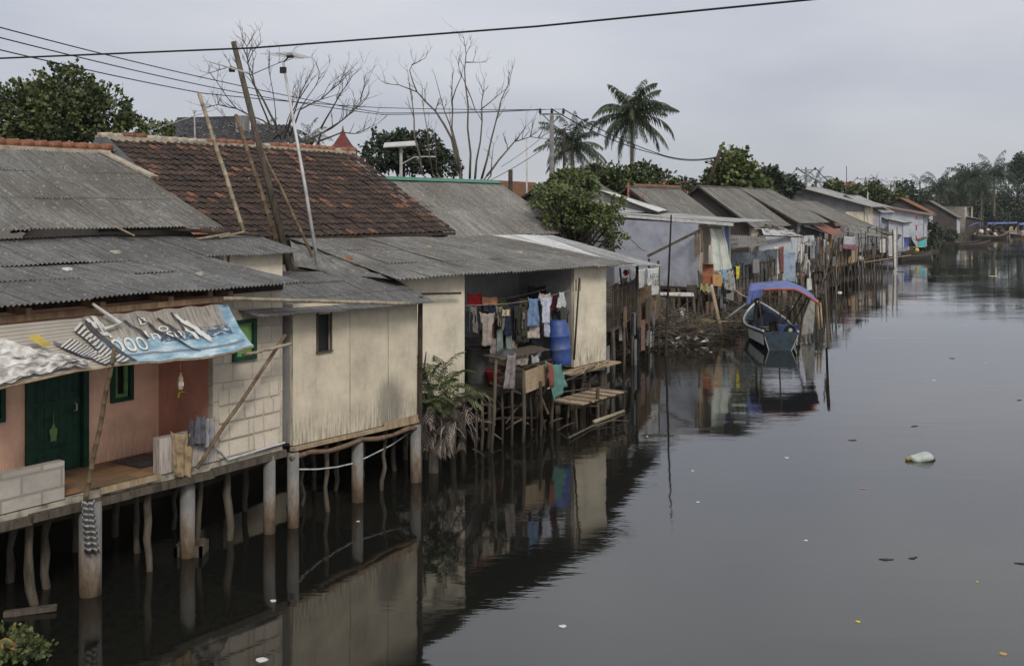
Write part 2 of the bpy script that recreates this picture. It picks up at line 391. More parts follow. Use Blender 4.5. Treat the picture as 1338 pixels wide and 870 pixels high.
M['ply']=plain('brown_plywood',(.15,.105,.065),.85,.35,3,.3,15)
M['board_or']=plain('orange_board',(.42,.24,.10),.8,.2,4,.2)
M['board_red']=plain('red_brown_board',(.28,.10,.055),.8,.3,5,.3)
M['ground']=plain('packed_earth',(.075,.062,.045),.95,.4,.7,.6,5)
M['hullblue']=plain('faded_blue_hull',(.03,.048,.065),.6,.35,4,.3)
M['hullwhite']=plain('worn_white_gunwale',(.45,.46,.47),.6,.3,5,.2)
M['hulldark']=plain('dark_boat_wood',(.05,.045,.04),.8,.3,4,.3)
M['red']=plain('red_cloth',(.4,.03,.03),.8,.2)
M['yellow']=plain('yellow_plastic',(.55,.45,.04),.5,.2)
M['teal']=plain('turquoise_panel',(.08,.42,.40),.6,.2)
M['rope']=plain('pale_rope',(.4,.38,.33),.8,.2)
# ================================================================ camera, sky, light
cam=bpy.data.objects.new('camera',bpy.data.cameras.new('camera')); C.objects.link(cam); bpy.context.scene.camera=cam
cam.location=(0,0,CH); cam.rotation_euler=(math.radians(90),0,0)
cam.data.lens=36*F/1338; cam.data.sensor_width=36; cam.data.sensor_fit='HORIZONTAL'
cam.data.shift_y=-(435-HY)/1338; cam.data.clip_end=4000; cam.data.clip_start=.1
scn=bpy.context.scene
w=bpy.data.worlds.new("World"); scn.world=w; w.use_nodes=True; nt=w.node_tree; nt.nodes.clear()
wo=nt.nodes.new('ShaderNodeOutputWorld'); bg=nt.nodes.new('ShaderNodeBackground'); nt.links.new(bg.outputs[0],wo.inputs[0])
SUN_EL,SUN_AZ=math.radians(40),math.radians(163)       # behind the camera and to its right
sky=N(nt,'ShaderNodeTexSky',sky_type='NISHITA',sun_disc=False,sun_elevation=SUN_EL,sun_rotation=SUN_AZ,dust_density=5,air_density=1.2,ozone_density=1)
tc=N(nt,'ShaderNodeTexCoord'); mp=N(nt,'ShaderNodeMapping'); mp.inputs['Scale'].default_value=(1,1,3.2); nt.links.new(tc.outputs['Generated'],mp.inputs[0])
cl=nz(nt,mp.outputs[0],1.7,5,.5)
sx=N(nt,'ShaderNodeSeparateXYZ'); nt.links.new(tc.outputs['Generated'],sx.inputs[0])
base=ramp(nt,sx.outputs[2],[(0,(5.7,6.0,6.3)),(.10,(5.4,5.75,6.6)),(.2,(5.8,6.1,7.0)),(.38,(8.7,9.0,9.3)),(1,(10.2,10.4,10.8))])
cloud=mixc(nt,ramp(nt,cl,[(.45,(0,0,0)),(.72,(1,1,1))]),base,(1.24,1.19,1.11),'MULTIPLY')
cloud=mixc(nt,ramp(nt,nz(nt,mp.outputs[0],3.1,4,.5),[(.35,(.6,.6,.6)),(.6,(0,0,0))]),cloud,(.80,.81,.85),'MULTIPLY')
col=mixc(nt,.88,sky.outputs[0],cloud)
nt.links.new(col,bg.inputs[0]); bg.inputs[1].default_value=.088
sd=bpy.data.lights.new('sun','SUN'); sd.energy=1.5; sd.angle=math.radians(14); sd.color=(1,.95,.88)
so=bpy.data.objects.new('sun',sd); C.objects.link(so)
sv=V((math.sin(SUN_AZ)*math.cos(SUN_EL),math.cos(SUN_AZ)*math.cos(SUN_EL),math.sin(SUN_EL)))
so.rotation_euler=sv.to_track_quat('Z','Y').to_euler()
scn.view_settings.view_transform='Standard'; scn.view_settings.look='None'; scn.view_settings.gamma=1; scn.view_settings.exposure=.2
scn.cycles.max_bounces=6; scn.cycles.diffuse_bounces=3; scn.cycles.glossy_bounces=3; scn.cycles.transparent_max_bounces=6; scn.cycles.use_denoising=True

# ================================================================ water, ground
m,nt,b=newmat('murky_river_water')
co=coords(nt,'Object',(1,.55,1)); b.inputs['Base Color'].default_value=(.009,.009,.0075,1); b.inputs['Roughness'].default_value=.035; b.inputs['IOR'].default_value=1.62
b.inputs['Specular IOR Level'].default_value=.5
f1=nz(nt,coords(nt,'Object',(.3,1,1)),1.6,4,.6); f2=nz(nt,coords(nt,'Object',(.25,1,1)),6.5,3,.55); f3=nz(nt,coords(nt,'Object',(.5,1,1)),.16,3)
msk=ramp(nt,f3,[(.44,(.12,.12,.12)),(.6,(1,1,1))])
ad=N(nt,'ShaderNodeMath',operation='MULTIPLY_ADD'); nt.links.new(f2,ad.inputs[0]); ad.inputs[1].default_value=.16; nt.links.new(f1,ad.inputs[2])
mu=N(nt,'ShaderNodeMath',operation='MULTIPLY'); nt.links.new(ad.outputs[0],mu.inputs[0]); nt.links.new(msk,mu.inputs[1])
bumpit(nt,b,mu.outputs[0],.045,.25); M['water']=m
mb=MB(); mb.face([(-400,-60,0),(900,-60,0),(900,700,0),(-400,700,0)]); structure(mb.build('river_water',M['water']))
# left bank: one sheet with a mud slope down to the river bed, running to the horizon
bank=[LA.xy(-40,4.2),LA.xy(0,4.2),LA.xy(6,3.6),LD.xy(0,3.5),LD.xy(8,3.2),(3.6,41.5),(4.8,48.5),(9.0,56.5),(15.5,68),(23.0,82),(31,98),(43,121),(57,151),(80,186),(98,216),(122,250),(170,285),(300,330),(900,420)]
def bankpt(k,off):
    a=V((*bank[max(k-1,0)],0)); c=V((*bank[min(k+1,len(bank)-1)],0)); d=(c-a).normalized(); n=V((-d.y,d.x,0)); return V((*bank[k],0))+n*off
mb=MB(); rows=[(-.9,-1.0),(-.25,-.1),(.15,1.0),(1.2,1.2),(4,1.22),(14,1.22),(60,1.2)]
for k in range(len(bank)-1):
    for (o0,z0),(o1,z1) in zip(rows,rows[1:]):
        P=[bankpt(k,o0)+V((0,0,z0)),bankpt(k+1,o0)+V((0,0,z0)),bankpt(k+1,o1)+V((0,0,z1)),bankpt(k,o1)+V((0,0,z1))]
        mb.face(P)
for k in range(len(bank)-1):
    a,b2=bankpt(k,60),bankpt(k+1,60)
    far0=V((-1500+100*k,-500+150*k,0)) if k<18 else V((0,3500,0))
    far1=V((-1500+100*(k+1),-500+150*(k+1),0))
    mb.face([a+V((0,0,1.2)),b2+V((0,0,1.2)),far1+V((0,0,1.2)),far0+V((0,0,1.2))])
mb.face([bankpt(18,60)+V((0,0,1.2)),(1500,600,1.2),(1500,3000,1.2),(300,2350,1.2)])
structure(mb.build('ground',M['ground']))

def stilt(mbp,x,y,ztop,r,zb=-.6): mbp.tube([(x,y,zb),(x,y,ztop)],r,14)
def crooked(x,y,ztop,r=.06,lean=(0,0),zb=-.6,seed=0,n=7,wob=.028):
    rr=random.Random(seed); pts=[];rs=[]
    for i in range(n+1):
        t=i/n; pts.append((x+lean[0]*t+rr.uniform(-wob,wob)*(0<i<n),y+lean[1]*t+rr.uniform(-wob,wob)*(0<i<n),lerp(zb,ztop,t))); rs.append(r*rr.uniform(.75,1.15))
    return pts,rs
def pole_part(parent,pts,rs,name='stilt',mat='wood',n=8):
    mb=MB(); mb.tube(pts,rs,n); return mb.build(name,M[mat],parent,smooth=True)
m,nt,b=newmat('stained_pillar'); tcx=N(nt,'ShaderNodeTexCoord'); gx=N(nt,'ShaderNodeNewGeometry'); sx=N(nt,'ShaderNodeSeparateXYZ'); nt.links.new(gx.outputs['Position'],sx.inputs[0])
mr=N(nt,'ShaderNodeMapRange'); nt.links.new(sx.outputs[2],mr.inputs['Value']); mr.inputs['From Min'].default_value=0; mr.inputs['From Max'].default_value=1.0; mr.inputs['To Max'].default_value=.42
ad=N(nt,'ShaderNodeMath',operation='MULTIPLY_ADD'); nt.links.new(nz(nt,coords(nt,'Object',(1,1,.35)),7,6,.75),ad.inputs[0]); ad.inputs[1].default_value=1.1; nt.links.new(mr.outputs[0],ad.inputs[2])
col=ramp(nt,ad.outputs[0],[(.44,(.02,.018,.012)),(.56,(.10,.065,.035)),(.72,(.15,.115,.08)),(.85,(.19,.18,.165)),(1.0,(.13,.13,.125))])
nt.links.new(col,b.inputs['Base Color']); b.inputs['Roughness'].default_value=.8; M['pillar']=m

# ================================================================ house A : pink house with green door on the veranda
hA=thing('waterside_house','salmon pink house with green door, tiled veranda and grey corrugated roofs','house',LA.p(0,1.5,1.5))
T0=-9; TR=LA.t(369); TC=LA.t(278); zf=1.5
# deck
mb=MB()
a=[LA.p(T0,0.0,zf-.02),LA.p(TR,0.0,zf-.02),LA.p(TR,4.6,zf-.02),LA.p(T0,4.6,zf-.02)]
mb.hexa([p-V((0,0,.16)) for p in a],a); mb.build('floor_slab',M['edge'],hA)
mb=MB(); a=[LA.p(T0,.12,zf+.004),LA.p(TC,.12,zf+.004),LA.p(TC,1.45,zf+.004),LA.p(T0,1.45,zf+.004)]; mb.face(a); mb.build('floor_tiles',M['floor'],hA)
mb=MB(); mb.wall(LA.xy(T0,3.9),LA.xy(TR,3.9),-.6,1.3,.1); mb.wall(LA.xy(T0,0.2),LA.xy(T0,3.9),-.6,1.3,.1); mb.build('sky_block_wall',M['wood_dark'],hA)  # unseen walls added to block the bright sky under the slab
# worn wooden edge beams under the slab, and the pale board
mb=MB(); rr=random.Random(3)
for k in range(9):
    t0=T0+k*(TR-T0)/9; t1=T0+(k+1.02)*(TR-T0)/9; mb.beam(LA.p(t0,-.03,zf-.17+rr.uniform(-.03,.03)),LA.p(t1,-.03,zf-.17+rr.uniform(-.03,.03)),.10,.12)
mb.build('edge_beam',M['wood'],hA)
mb=MB(); mb.beam(LA.p(LA.t(128),-.07,zf-.0),LA.p(LA.t(206),-.07,zf+.0),.05,.09); mb.build('edge_board',M['wood_pale'],hA)
# walls
OB=1.45; tB0=LA.t(36,OB); tB1=LA.t(110,OB); tw0=LA.t(146,OB); tw1=LA.t(170,OB)
zd=3.55; zw0=LA.pt(155,522,OB).z; zw1=3.62
def Bs(t): return t-T0
tl0=LA.t(-14,OB); tl1=LA.t(2,OB)
mb=MB(); mb.wall(LA.xy(T0,OB),LA.xy(TC,OB),zf,4.6,.12,[(Bs(tB0),Bs(tB1),zf,zd),(Bs(tw0),Bs(tw1),zw0,zw1),(Bs(tl0),Bs(tl1),zw0,zw1)]); mb.build('veranda_wall',M['pink'],hA)
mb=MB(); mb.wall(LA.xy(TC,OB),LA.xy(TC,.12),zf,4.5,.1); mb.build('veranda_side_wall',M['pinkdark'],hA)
# door
mb=MB()
for tt in (tB0,tB1): mb.beam(LA.p(tt,OB-.02,zf),LA.p(tt,OB-.02,zd+.04),.09,.1,up=LA.n3())
mb.beam(LA.p(tB0,OB-.02,zd),LA.p(tB1,OB-.02,zd),.1,.09); dfr=mb.build('door_frame',M['green_paint'],hA)
mb=MB(); n=7
for i in range(n):
    t0=lerp(tB0+.05,tB1-.05,i/n); t1=lerp(tB0+.05,tB1-.05,(i+.94)/n)
    q=[LA.p(t0,OB+.03,zf+.02),LA.p(t1,OB+.03,zf+.02),LA.p(t1,OB+.09,zf+.02),LA.p(t0,OB+.09,zf+.02)]; mb.hexa(q,[p+V((0,0,zd-zf-.04)) for p in q])
q=[LA.p(tB0,OB+.06,zf),LA.p(tB1,OB+.06,zf),LA.p(tB1,OB+.1,zf),LA.p(tB0,OB+.1,zf)]; mb.hexa(q,[p+V((0,0,zd-zf)) for p in q])
door=mb.build('door',M['green_paint'],hA)
mb=MB(); hp=LA.p(tB1-.16,OB-.0,zf+1.0); mb.tube([hp-V((0,0,.06)),hp-V((0,0,.05))-LA.n3()*.05,hp+V((0,0,.05))-LA.n3()*.05,hp+V((0,0,.06))],.012,6); mb.build('door_handle',M['metalpole'],door)
for zz in (.35,1.1,1.75): mb=MB(); mb.beam(LA.p(tB0+.06,OB+.015,zf+zz),LA.p(tB1-.06,OB+.015,zf+zz),.02,.09); mb.build('door_rail',M['green_paint'],door)
mb=MB(); c=LA.pt(70,566,OB-.01); d=LA.d3(); pts=[]
for i in range(14):
    an=i/14*6.283; r=.09+.02*math.sin(an*5); pts.append(c+d*math.cos(an)*r*.7+V((0,0,math.sin(an)*r*1.5)))
mb.prism(pts,.012); mb.tube([c+V((0,0,.13)),c+V((0,0,.3))],.005,5); mb.build('leaf_ornament',M['lime_paint'],door)
def window(parent,L,t0,t1,z0,z1,off,fr='green_paint',pane='lime_paint',w_=.07,depth=.05):
    mb=MB()
    for tt in (t0,t1): mb.beam(L.p(tt,off,z0-w_/2),L.p(tt,off,z1+w_/2),w_,depth*2,up=L.n3())
    for z in (z0,z1): mb.beam(L.p(t0,off,z),L.p(t1,off,z),depth*2-.005,w_-.004)
    o=mb.build('window',M[fr],parent)
    if pane:
        mb=MB(); mb.beam(L.p((t0+t1)/2,off+.03,z0),L.p((t0+t1)/2,off+.03,z1),.03,(t1-t0)*.98,up=L.d3()); mb.build('pane',M[pane],o)
    return o
wn=window(hA,LA,tw0,tw1,zw0,zw1,OB-.01,pane=None)
mb=MB()
for tt in (tw0+.075,tw1-.075): mb.beam(LA.p(tt,OB+.02,zw0),LA.p(tt,OB+.02,zw1),.06,.05,up=LA.n3())
for z in (zw0+.06,zw1-.06): mb.beam(LA.p(tw0+.1,OB+.02,z),LA.p(tw1-.1,OB+.02,z),.05,.06)
mb.build('inner_frame',M['lime_paint'],wn)
mb=MB(); mb.beam(LA.p((tw0+tw1)/2,OB+.09,zw0),LA.p((tw0+tw1)/2,OB+.09,zw1),.02,tw1-tw0,up=LA.d3()); mb.build('pane',M['black'],wn)
window(hA,LA,tl0,tl1,zw0,zw1,OB-.01,pane='black')
# block room wall, with relief panels in the lower rows
tg0=LA.t(305,0);tg1=LA.t(331,0); zg0=LA.pt(318,468).z; zg1=LA.pt(318,420).z
mb=MB(); mb.wall(LA.xy(TC,0),LA.xy(TR,0),zf,4.42,.12,[(tg0-TC,tg1-TC,zg0,zg1)],z1b=4.3); mb.build('block_wall',M['block'],hA)
mb=MB(); rr=random.Random(5)
for r in range(4):
    x=TC+.12
    while x<TR-.2:
        wd=rr.choice((.42,.55,.75)); x1=min(x+wd,TR-.03); z0=zf+.03+r*.29; pr=-.008-.03*rr.random()*(3-r)/3
        q=[LA.p(x,pr-.012,z0),LA.p(x1-.03,pr,z0),LA.p(x1-.03,0.001,z0),LA.p(x,0.001,z0)]; q2=[LA.p(x,pr*.4,z0+.25),LA.p(x1-.03,pr*.3,z0+.25),LA.p(x1-.03,0.001,z0+.25),LA.p(x,0.001,z0+.25)]
        mb.hexa(q,q2); x=x1
mb.build('rough_block_rows',M['block'],hA)
window(hA,LA,tg0,tg1,zg0,zg1,-.01,pane='lime_paint')
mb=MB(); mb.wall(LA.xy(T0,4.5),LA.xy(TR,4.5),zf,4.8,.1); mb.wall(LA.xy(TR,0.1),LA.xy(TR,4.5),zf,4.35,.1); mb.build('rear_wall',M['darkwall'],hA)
# parapets
def parapet(L,t0,t1,z0,z1,mat,th=.13,z1b=None):
    mb=MB(); mb.wall(L.xy(t0,-.005),L.xy(t1,-.005),z0,z1,th,z1b=z1b); mb.build('parapet',mat,hA)
parapet(LA,T0,LA.t(84),zf+.001,2.05,M['parapet'],.14)
# right low wall
parapet(LA,LA.t(208),LA.t(284),zf+.001,2.07,M['parapet_pink'],.16)
# eave timbers
mb=MB(); mb.beam(LA.p(T0,-.33,4.17),LA.p(LA.t(304,-.33),-.33,4.22),.06,.09); eb=mb.build('eave_beam',M['wood_raw'],hA)
mb=MB()
for px in (36,133,222,300):
    t=LA.t(px,-.33); mb=MB(); mb.beam(LA.p(t,-.36,4.28),LA.p(t,.5,4.32),.09,.11); mb.build('rafter_end',M['wood_raw'],hA)
mb=MB(); mb.wall(LA.xy(T0,.13),LA.xy(TC-.01,.13),4.25,4.5,.04); mb.wall(LA.xy(TC,-.02),LA.xy(TR,-.02),4.25,4.40,.015); mb.build('eave_board',M['wood_dark'],hA)
# roofs
def rq(L,ta,tb,o0,z0,o1,z1,ta1=None,tb1=None): return [L.p(ta,o0,z0),L.p(tb,o0,z0),L.p(tb if tb1 is None else tb1,o1,z1),L.p(ta if ta1 is None else ta1,o1,z1)]
mb=MB(); corr(mb,rq(LA,T0,LA.t(399,-.55),-.55,4.40,2.3,4.80),.078,.017,.83,1.9,.02,seed=1); mb.build('veranda_roof',M['asb_dark'],hA,smooth=True)
t2=LA.t(299,2.0); t3=LA.t(396,2.0)
mb=MB(); corr(mb,rq(LA,T0,t3,1.95,4.76,3.7,5.16),.078,.017,.83,1.9,.02,seed=2); mb.build('middle_roof',M['asb_dark'],hA,smooth=True)
mb=MB(); mb.wall(LA.xy(LA.t(300,2.25),2.25),LA.xy(LA.t(369,2.25),2.25),3.4,4.77,.08); mb.build('upper_wall',M['cream'],hA)
mb=MB(); corr(mb,rq(LA,T0-3,6.5,3.35,5.30,7.05,7.0,T0-3,6.15),.078,.017,.83,1.9,.02,seed=3); mb.build('upper_roof',M['asb_mid'],hA,smooth=True)
mb=MB(); corr(mb,rq(LA,T0-3,6.5,10.6,5.5,7.06,6.99),.15,.015,.83,1.9,.01,ppw=4,seed=4); mb.build('back_roof',M['asb_mid'],hA,smooth=True)
mb=MB(); k=T0-3
while k<6.1:
    mb.tube([LA.p(k,7.05,7.03),LA.p(k+.34,7.05,7.055)],[.10,.115],10); k+=.31
mb.build('ridge_tiles',M['tile_orange'],hA,smooth=True)
mb=MB(); mb.beam(LA.p(T0-3,6.93,6.93),LA.p(6.2,6.93,6.93),.16,.13); mb.beam(LA.p(6.0,6.9,6.98),LA.p(6.45,5.6,6.38),.28,.05); mb.build('ridge_mortar',M['mortar'],hA)
mb=MB(); mb.tube([LA.p(LA.t(160,3.6)-.5,3.6,5.28),LA.p(5,3.5,5.30),LA.p(LA.t(340,3.2),3.2,5.12)],.035,7); mb.build('loose_batten',M['wood_dark'],hA)
for (a0,b0,a1,b1) in ((150,296,175,308),(258,312,300,305),(286,310,318,303)):
    mb=MB(); mb.beam(LA.pt(a0,b0,3.25),LA.pt(a1,b1,3.25),.06,.03); mb.build('loose_batten',M['wood_pale'],hA)
# stilts of house A
for px,wl,r in ((118,776,.16),(245,727,.12),(352,696,.105)):
    p=wat(px,wl); mb=MB(); stilt(mb,p.x,p.y,1.36,r); mb.build('pillar',M['pillar'],hA,smooth=True)
p=wat(248,722); mb=MB()
for (dx,dy,sx_,sy_) in ((-.2,0,.05,.45),(.2,0,.05,.45),(0,-.2,.45,.05),(0,.2,.45,.05)): mb.box((p.x+dx*1.0+.04,p.y+dy,.06),(sx_,sy_,.22),.5*0)
mb.build('pillar_collar',M['wood'],hA)
for i,(px,wl,le,r) in enumerate(((46,790,(-.12,.0),.065),(60,768,(-.0,0),.07),(181,722,(-.12,.1),.055),(197,745,(-.05,0),.06),(304,706,(-.13,.05),.065),(258,712,(.05,0),.05),(150,700,(0,0),.06),(100,720,(0,0),.06),(225,690,(.1,0),.05),(320,668,(0,0),.06),(10,760,(.1,0),.06))):
    p=wat(px,wl); pts,rs=crooked(p.x,p.y,1.34,r,le,seed=i+20); pole_part(hA,pts,rs)

# awning
aw=thing('awning','sloping awning of ribbed sheet and torn blue and white banner above the pink veranda','awning',LA.p(2,-.6,4.1))
ta=LA.t(-60,-.35); tb=LA.t(296,-.35); tc_=LA.t(332,-.95)
def AW(u,v):
    """u along the awning in t metres, v 0 top .. 1 bottom edge"""
    tt=lerp(ta,lerp(tb,tc_,v),u); off=lerp(-.36,-.95,v)+.03*math.sin(u*21)*v
    x,y=LA.xy(tt,off); px=CX+F*x/y
    # bottom edge follows the photo's sag
    E=[(-80,520),(0,506),(97,484),(172,474),(210,472),(276,466),(331,452)]
    for (a,za),(b_,zb) in zip(E,E[1:]):
        if px<=b_: break
    pyb=lerp(za,zb,(px-a)/(b_-a)); zb_=CH-(pyb-HY)*y/F; z=lerp(4.13,zb_,v)
    z+= -.05*math.sin(math.pi*v)*(1 if u>.4 else .3)+ (.02*noise.noise(V((tt*3,v*4,1))) if u>.35 else 0)
    return V((x,y,z))
us=(LA.t(125,-.6)-ta)/(tb-ta)
mb=MB(); mb.grid(lambda a,b:AW(a*us,b)+V((0,0,.014*math.sin(b*17*6.283))),30,136); mb.build('ribbed_sheet',stripemat('tan_sheet_rib_shade',[(0,(.42,.38,.32)),(.55,(.27,.24,.2)),(.72,(.07,.06,.055))],17,axis=1),aw,smooth=True)  # colour bands follow the ribs, painting the shade of each trough
# banner cloth with printed areas (its own print)
m,nt,b=newmat('banner_print'); uv=coords(nt,'UV'); sx=N(nt,'ShaderNodeSeparateXYZ'); nt.links.new(uv,sx.inputs[0])
nn_=nz(nt,coords(nt,'UV',(9,3,1)),1.6,6,.75)
sky_=ramp(nt,nz(nt,coords(nt,'UV',(4,3,1)),2.0,5,.6),[(.35,(.13,.24,.33)),(.5,(.24,.36,.43)),(.68,(.50,.56,.60))])
tan=ramp(nt,nz(nt,coords(nt,'UV',(30,2,1)),2.2,5,.7),[(.35,(.13,.115,.10)),(.55,(.30,.27,.23)),(.7,(.36,.33,.29))])
ad=N(nt,'ShaderNodeMath',operation='MULTIPLY_ADD'); nt.links.new(nn_,ad.inputs[0]); ad.inputs[1].default_value=.45; nt.links.new(sx.outputs[1],ad.inputs[2])
mr=N(nt,'ShaderNodeMapRange'); mr.inputs['From Min'].default_value=.62; mr.inputs['From Max'].default_value=.66; nt.links.new(ad.outputs[0],mr.inputs['Value'])
ad2=N(nt,'ShaderNodeMath',operation='ADD'); nt.links.new(sx.outputs[0],ad2.inputs[0]); 
mr2=N(nt,'ShaderNodeMapRange'); mr2.inputs['From Min'].default_value=.90; mr2.inputs['From Max'].default_value=.94; nt.links.new(sx.outputs[0],mr2.inputs['Value'])
mx=N(nt,'ShaderNodeMath',operation='MAXIMUM'); nt.links.new(mr.outputs[0],mx.inputs[0]); nt.links.new(mr2.outputs[0],mx.inputs[1])
col=mixc(nt,mx.outputs[0],tan,sky_)
# navy panel in upper right of the print
def band(src,a,b_,s=.01):
    r1=N(nt,'ShaderNodeMapRange'); r1.inputs['From Min'].default_value=a-s; r1.inputs['From Max'].default_value=a; nt.links.new(src,r1.inputs['Value'])
    r2=N(nt,'ShaderNodeMapRange'); r2.inputs['From Min'].default_value=b_; r2.inputs['From Max'].default_value=b_+s; r2.inputs['To Min'].default_value=1; r2.inputs['To Max'].default_value=0; nt.links.new(src,r2.inputs['Value'])
    q=N(nt,'ShaderNodeMath',operation='MULTIPLY'); nt.links.new(r1.outputs[0],q.inputs[0]); nt.links.new(r2.outputs[0],q.inputs[1]); return q.outputs[0]
def mul(a,b_):
    q=N(nt,'ShaderNodeMath',operation='MULTIPLY'); nt.links.new(a,q.inputs[0]); nt.links.new(b_,q.inputs[1]); return q.outputs[0]
navy=mul(mul(band(sx.outputs[1],.34,.55),band(sx.outputs[0],.42,.93)),ramp(nt,nz(nt,coords(nt,'UV',(7,5,1)),3,5,.7),[(.44,(0,0,0)),(.5,(1,1,1))]))
col=mixc(nt,navy,col,(.05,.075,.11))
dk=mul(band(sx.outputs[1],.76,.82),band(sx.outputs[0],.1,.97)); col=mixc(nt,mul(dk,ramp(nt,nz(nt,coords(nt,'UV',(60,20,1)),3,3,.7),[(.4,(.5,.5,.5)),(.55,(1,1,1))])),col,(.10,.115,.13))
nt.links.new(col,b.inputs['Base Color']); b.inputs['Roughness'].default_value=.65; M['banner']=m
BN=lambda a,b:AW(lerp(us*.96,1,a),b)+LA.n3()*-.02+V((0,0,.012))+V((0,0,.009*math.sin(a*38+2*b)*(1-b)))
mb=MB(); mb.grid(BN,90,24); banner=mb.build('banner',M['banner'],aw,smooth=True)
def text_on(body,u0,u1,v0,v1,name,mat,parent,surf,lift=.012,shear=0):
    """letters laid onto surf(u,v); v grows downwards"""
    cu=bpy.data.curves.new('t','FONT'); cu.body=body; cu.fill_mode='FRONT' if hasattr(cu,'fill_mode') else 'BOTH'; cu.resolution_u=3
    o=bpy.data.objects.new('t',cu); C.objects.link(o); dg=bpy.context.evaluated_depsgraph_get(); me=bpy.data.meshes.new_from_object(o.evaluated_get(dg)); bpy.data.objects.remove(o)
    xs=[v.co.x for v in me.vertices]; ys=[v.co.y for v in me.vertices]
    x0,x1,y0,y1=min(xs),max(xs),min(ys),max(ys); par=WL[parent.name]
    base_=surf(.5,.5); e=(surf(.52,.5)-base_).cross(surf(.5,.52)-base_).normalized()
    if e.dot(V((0,0,CH))-base_)<0: e=-e
    for v in me.vertices:
        a=(v.co.x-x0)/(x1-x0); bb=(v.co.y-y0)/(y1-y0)
        v.co=surf(lerp(u0,u1,a)+shear*(bb-.5),lerp(v1,v0,bb))+e*lift-par
    me.materials.clear(); me.materials.append(mat)
    o=bpy.data.objects.new(name,me); C.objects.link(o); o.parent=parent; WL[o.name]=par; return o
ROOFS=[]
M['letter_white']=plain('faded_white_print',(.62,.60,.55),.7,.2,6,0)
M['letter_tan']=plain('letter_outline',(.20,.17,.13),.7,.2,6,0)
text_on('000',.085,.315,.40,.72,'lettering',M['letter_tan'],banner,BN,.014)
text_on('000',.09,.31,.415,.705,'lettering',M['letter_white'],banner,BN,.022)
text_on('n',.06,.12,.28,.38,'lettering',M['letter_white'],banner,BN,.02)
text_on('In',.33,.42,.32,.50,'lettering',M['letter_white'],banner,BN,.02)
text_on('sb',.47,.57,.32,.50,'lettering',M['letter_white'],banner,BN,.02)
# torn strips and dark gashes
def strip(u0,v0,u1,v1,w0,mat,parent,name='torn_strip',lift=.03,curl=.05):
    def fn(a,b):
        u=lerp(u0,u1,a)+(b-.5)*w0; v=lerp(v0,v1,a)+.02*math.sin(a*9)
        return BN(max(0,min(1,u)),max(0,min(1,v)))+LA.n3()*-(lift+curl*math.sin(a*math.pi)*(.4+.6*b))
    mb=MB(); mb.grid(fn,14,2); return mb.build(name,mat,parent,smooth=True)
for i,(u0,v0,u1,v1,w_,k) in enumerate(((.38,.22,.62,.82,.018,'plastic_black'),(.24,.1,.34,.45,.02,'plastic_black'),(.33,.08,.42,.35,.014,'plastic_black'),(.46,.1,.56,.5,.018,'plastic_black'),(.58,.08,.74,.62,.026,'white'),(.63,.2,.70,.5,.03,'white'),(.60,.30,.66,.55,.02,'white'),(.70,.42,.73,.60,.03,'white'),(.06,.0,.09,.32,.03,'white'),(.0,.05,.16,.95,.03,'plastic_black'),(.56,.05,.60,.35,.012,'plastic_black'))):
    strip(u0,v0,u1,v1,w_,M[k],aw)
M['ribscrap']=stripemat('rib_shade_scrap',[(0,(.5,.48,.44)),(.5,(.04,.04,.045))],14,axis=0)  # stripes paint the shaded ribs of the bent sheet into the colour
for (u0,v0,u1,v1,w_) in ((-.20,.42,.0,.92,.08),(-.09,.15,.08,1.0,.06)):
    def fn(a,b,u0=u0,v0=v0,u1=u1,v1=v1,w_=w_):
        u=us+(1-us)*(lerp(u0,u1,a)+(b-.5)*w_); v=lerp(v0,v1,a)-(b-.5)*.12
        return AW(u,max(.03,min(.985,v)))+LA.n3()*-(.05+.02*math.sin(a*7))+V((0,0,.03))
    mb=MB(); mb.grid(fn,24,3); mb.build('torn_strip',M['ribscrap'],aw,smooth=True)
strip(-.28+.3,.03,.05,.2,.02,M['white'],aw)
def fn(a,b):
    u=us*lerp(.64,.93,a); v=.38+.55*a+(b-.5)*.12*math.sin(math.pi*min(1,a+.1)); return AW(u,min(.98,v))+LA.n3()*-.04+V((0,0,.03))
mb=MB(); mb.grid(fn,16,3); mb.build('torn_strip',plain('dull_violet_plastic',(.11,.10,.16),.6),aw,smooth=True)
text_on('B',.60,.63,.12,.22,'lettering',M['letter_white'],aw,lambda u,v:AW(u,v)+LA.n3()*-.03+V((0,0,.02)),.02)
text_on('O',.66,.70,.28,.38,'lettering',M['letter_white'],aw,lambda u,v:AW(u,v)+LA.n3()*-.03+V((0,0,.02)),.02)
mb=MB(); mb.tube([AW(i/30,1)+V((0,0,-.01)) for i in range(31)],.02,6); mb.build('edge_bar',M['wood_pale'],aw)
mb=MB(); mb.tube([AW(us*1.02,.0)+LA.n3()*-.1+V((0,0,.2)),AW(us*1.02+.08,.12)+LA.n3()*-.16,AW(us*1.02+.02,.2)+LA.n3()*-.12],[.02,.035,.03],8); mb.build('pipe_bend',M['white'],aw)
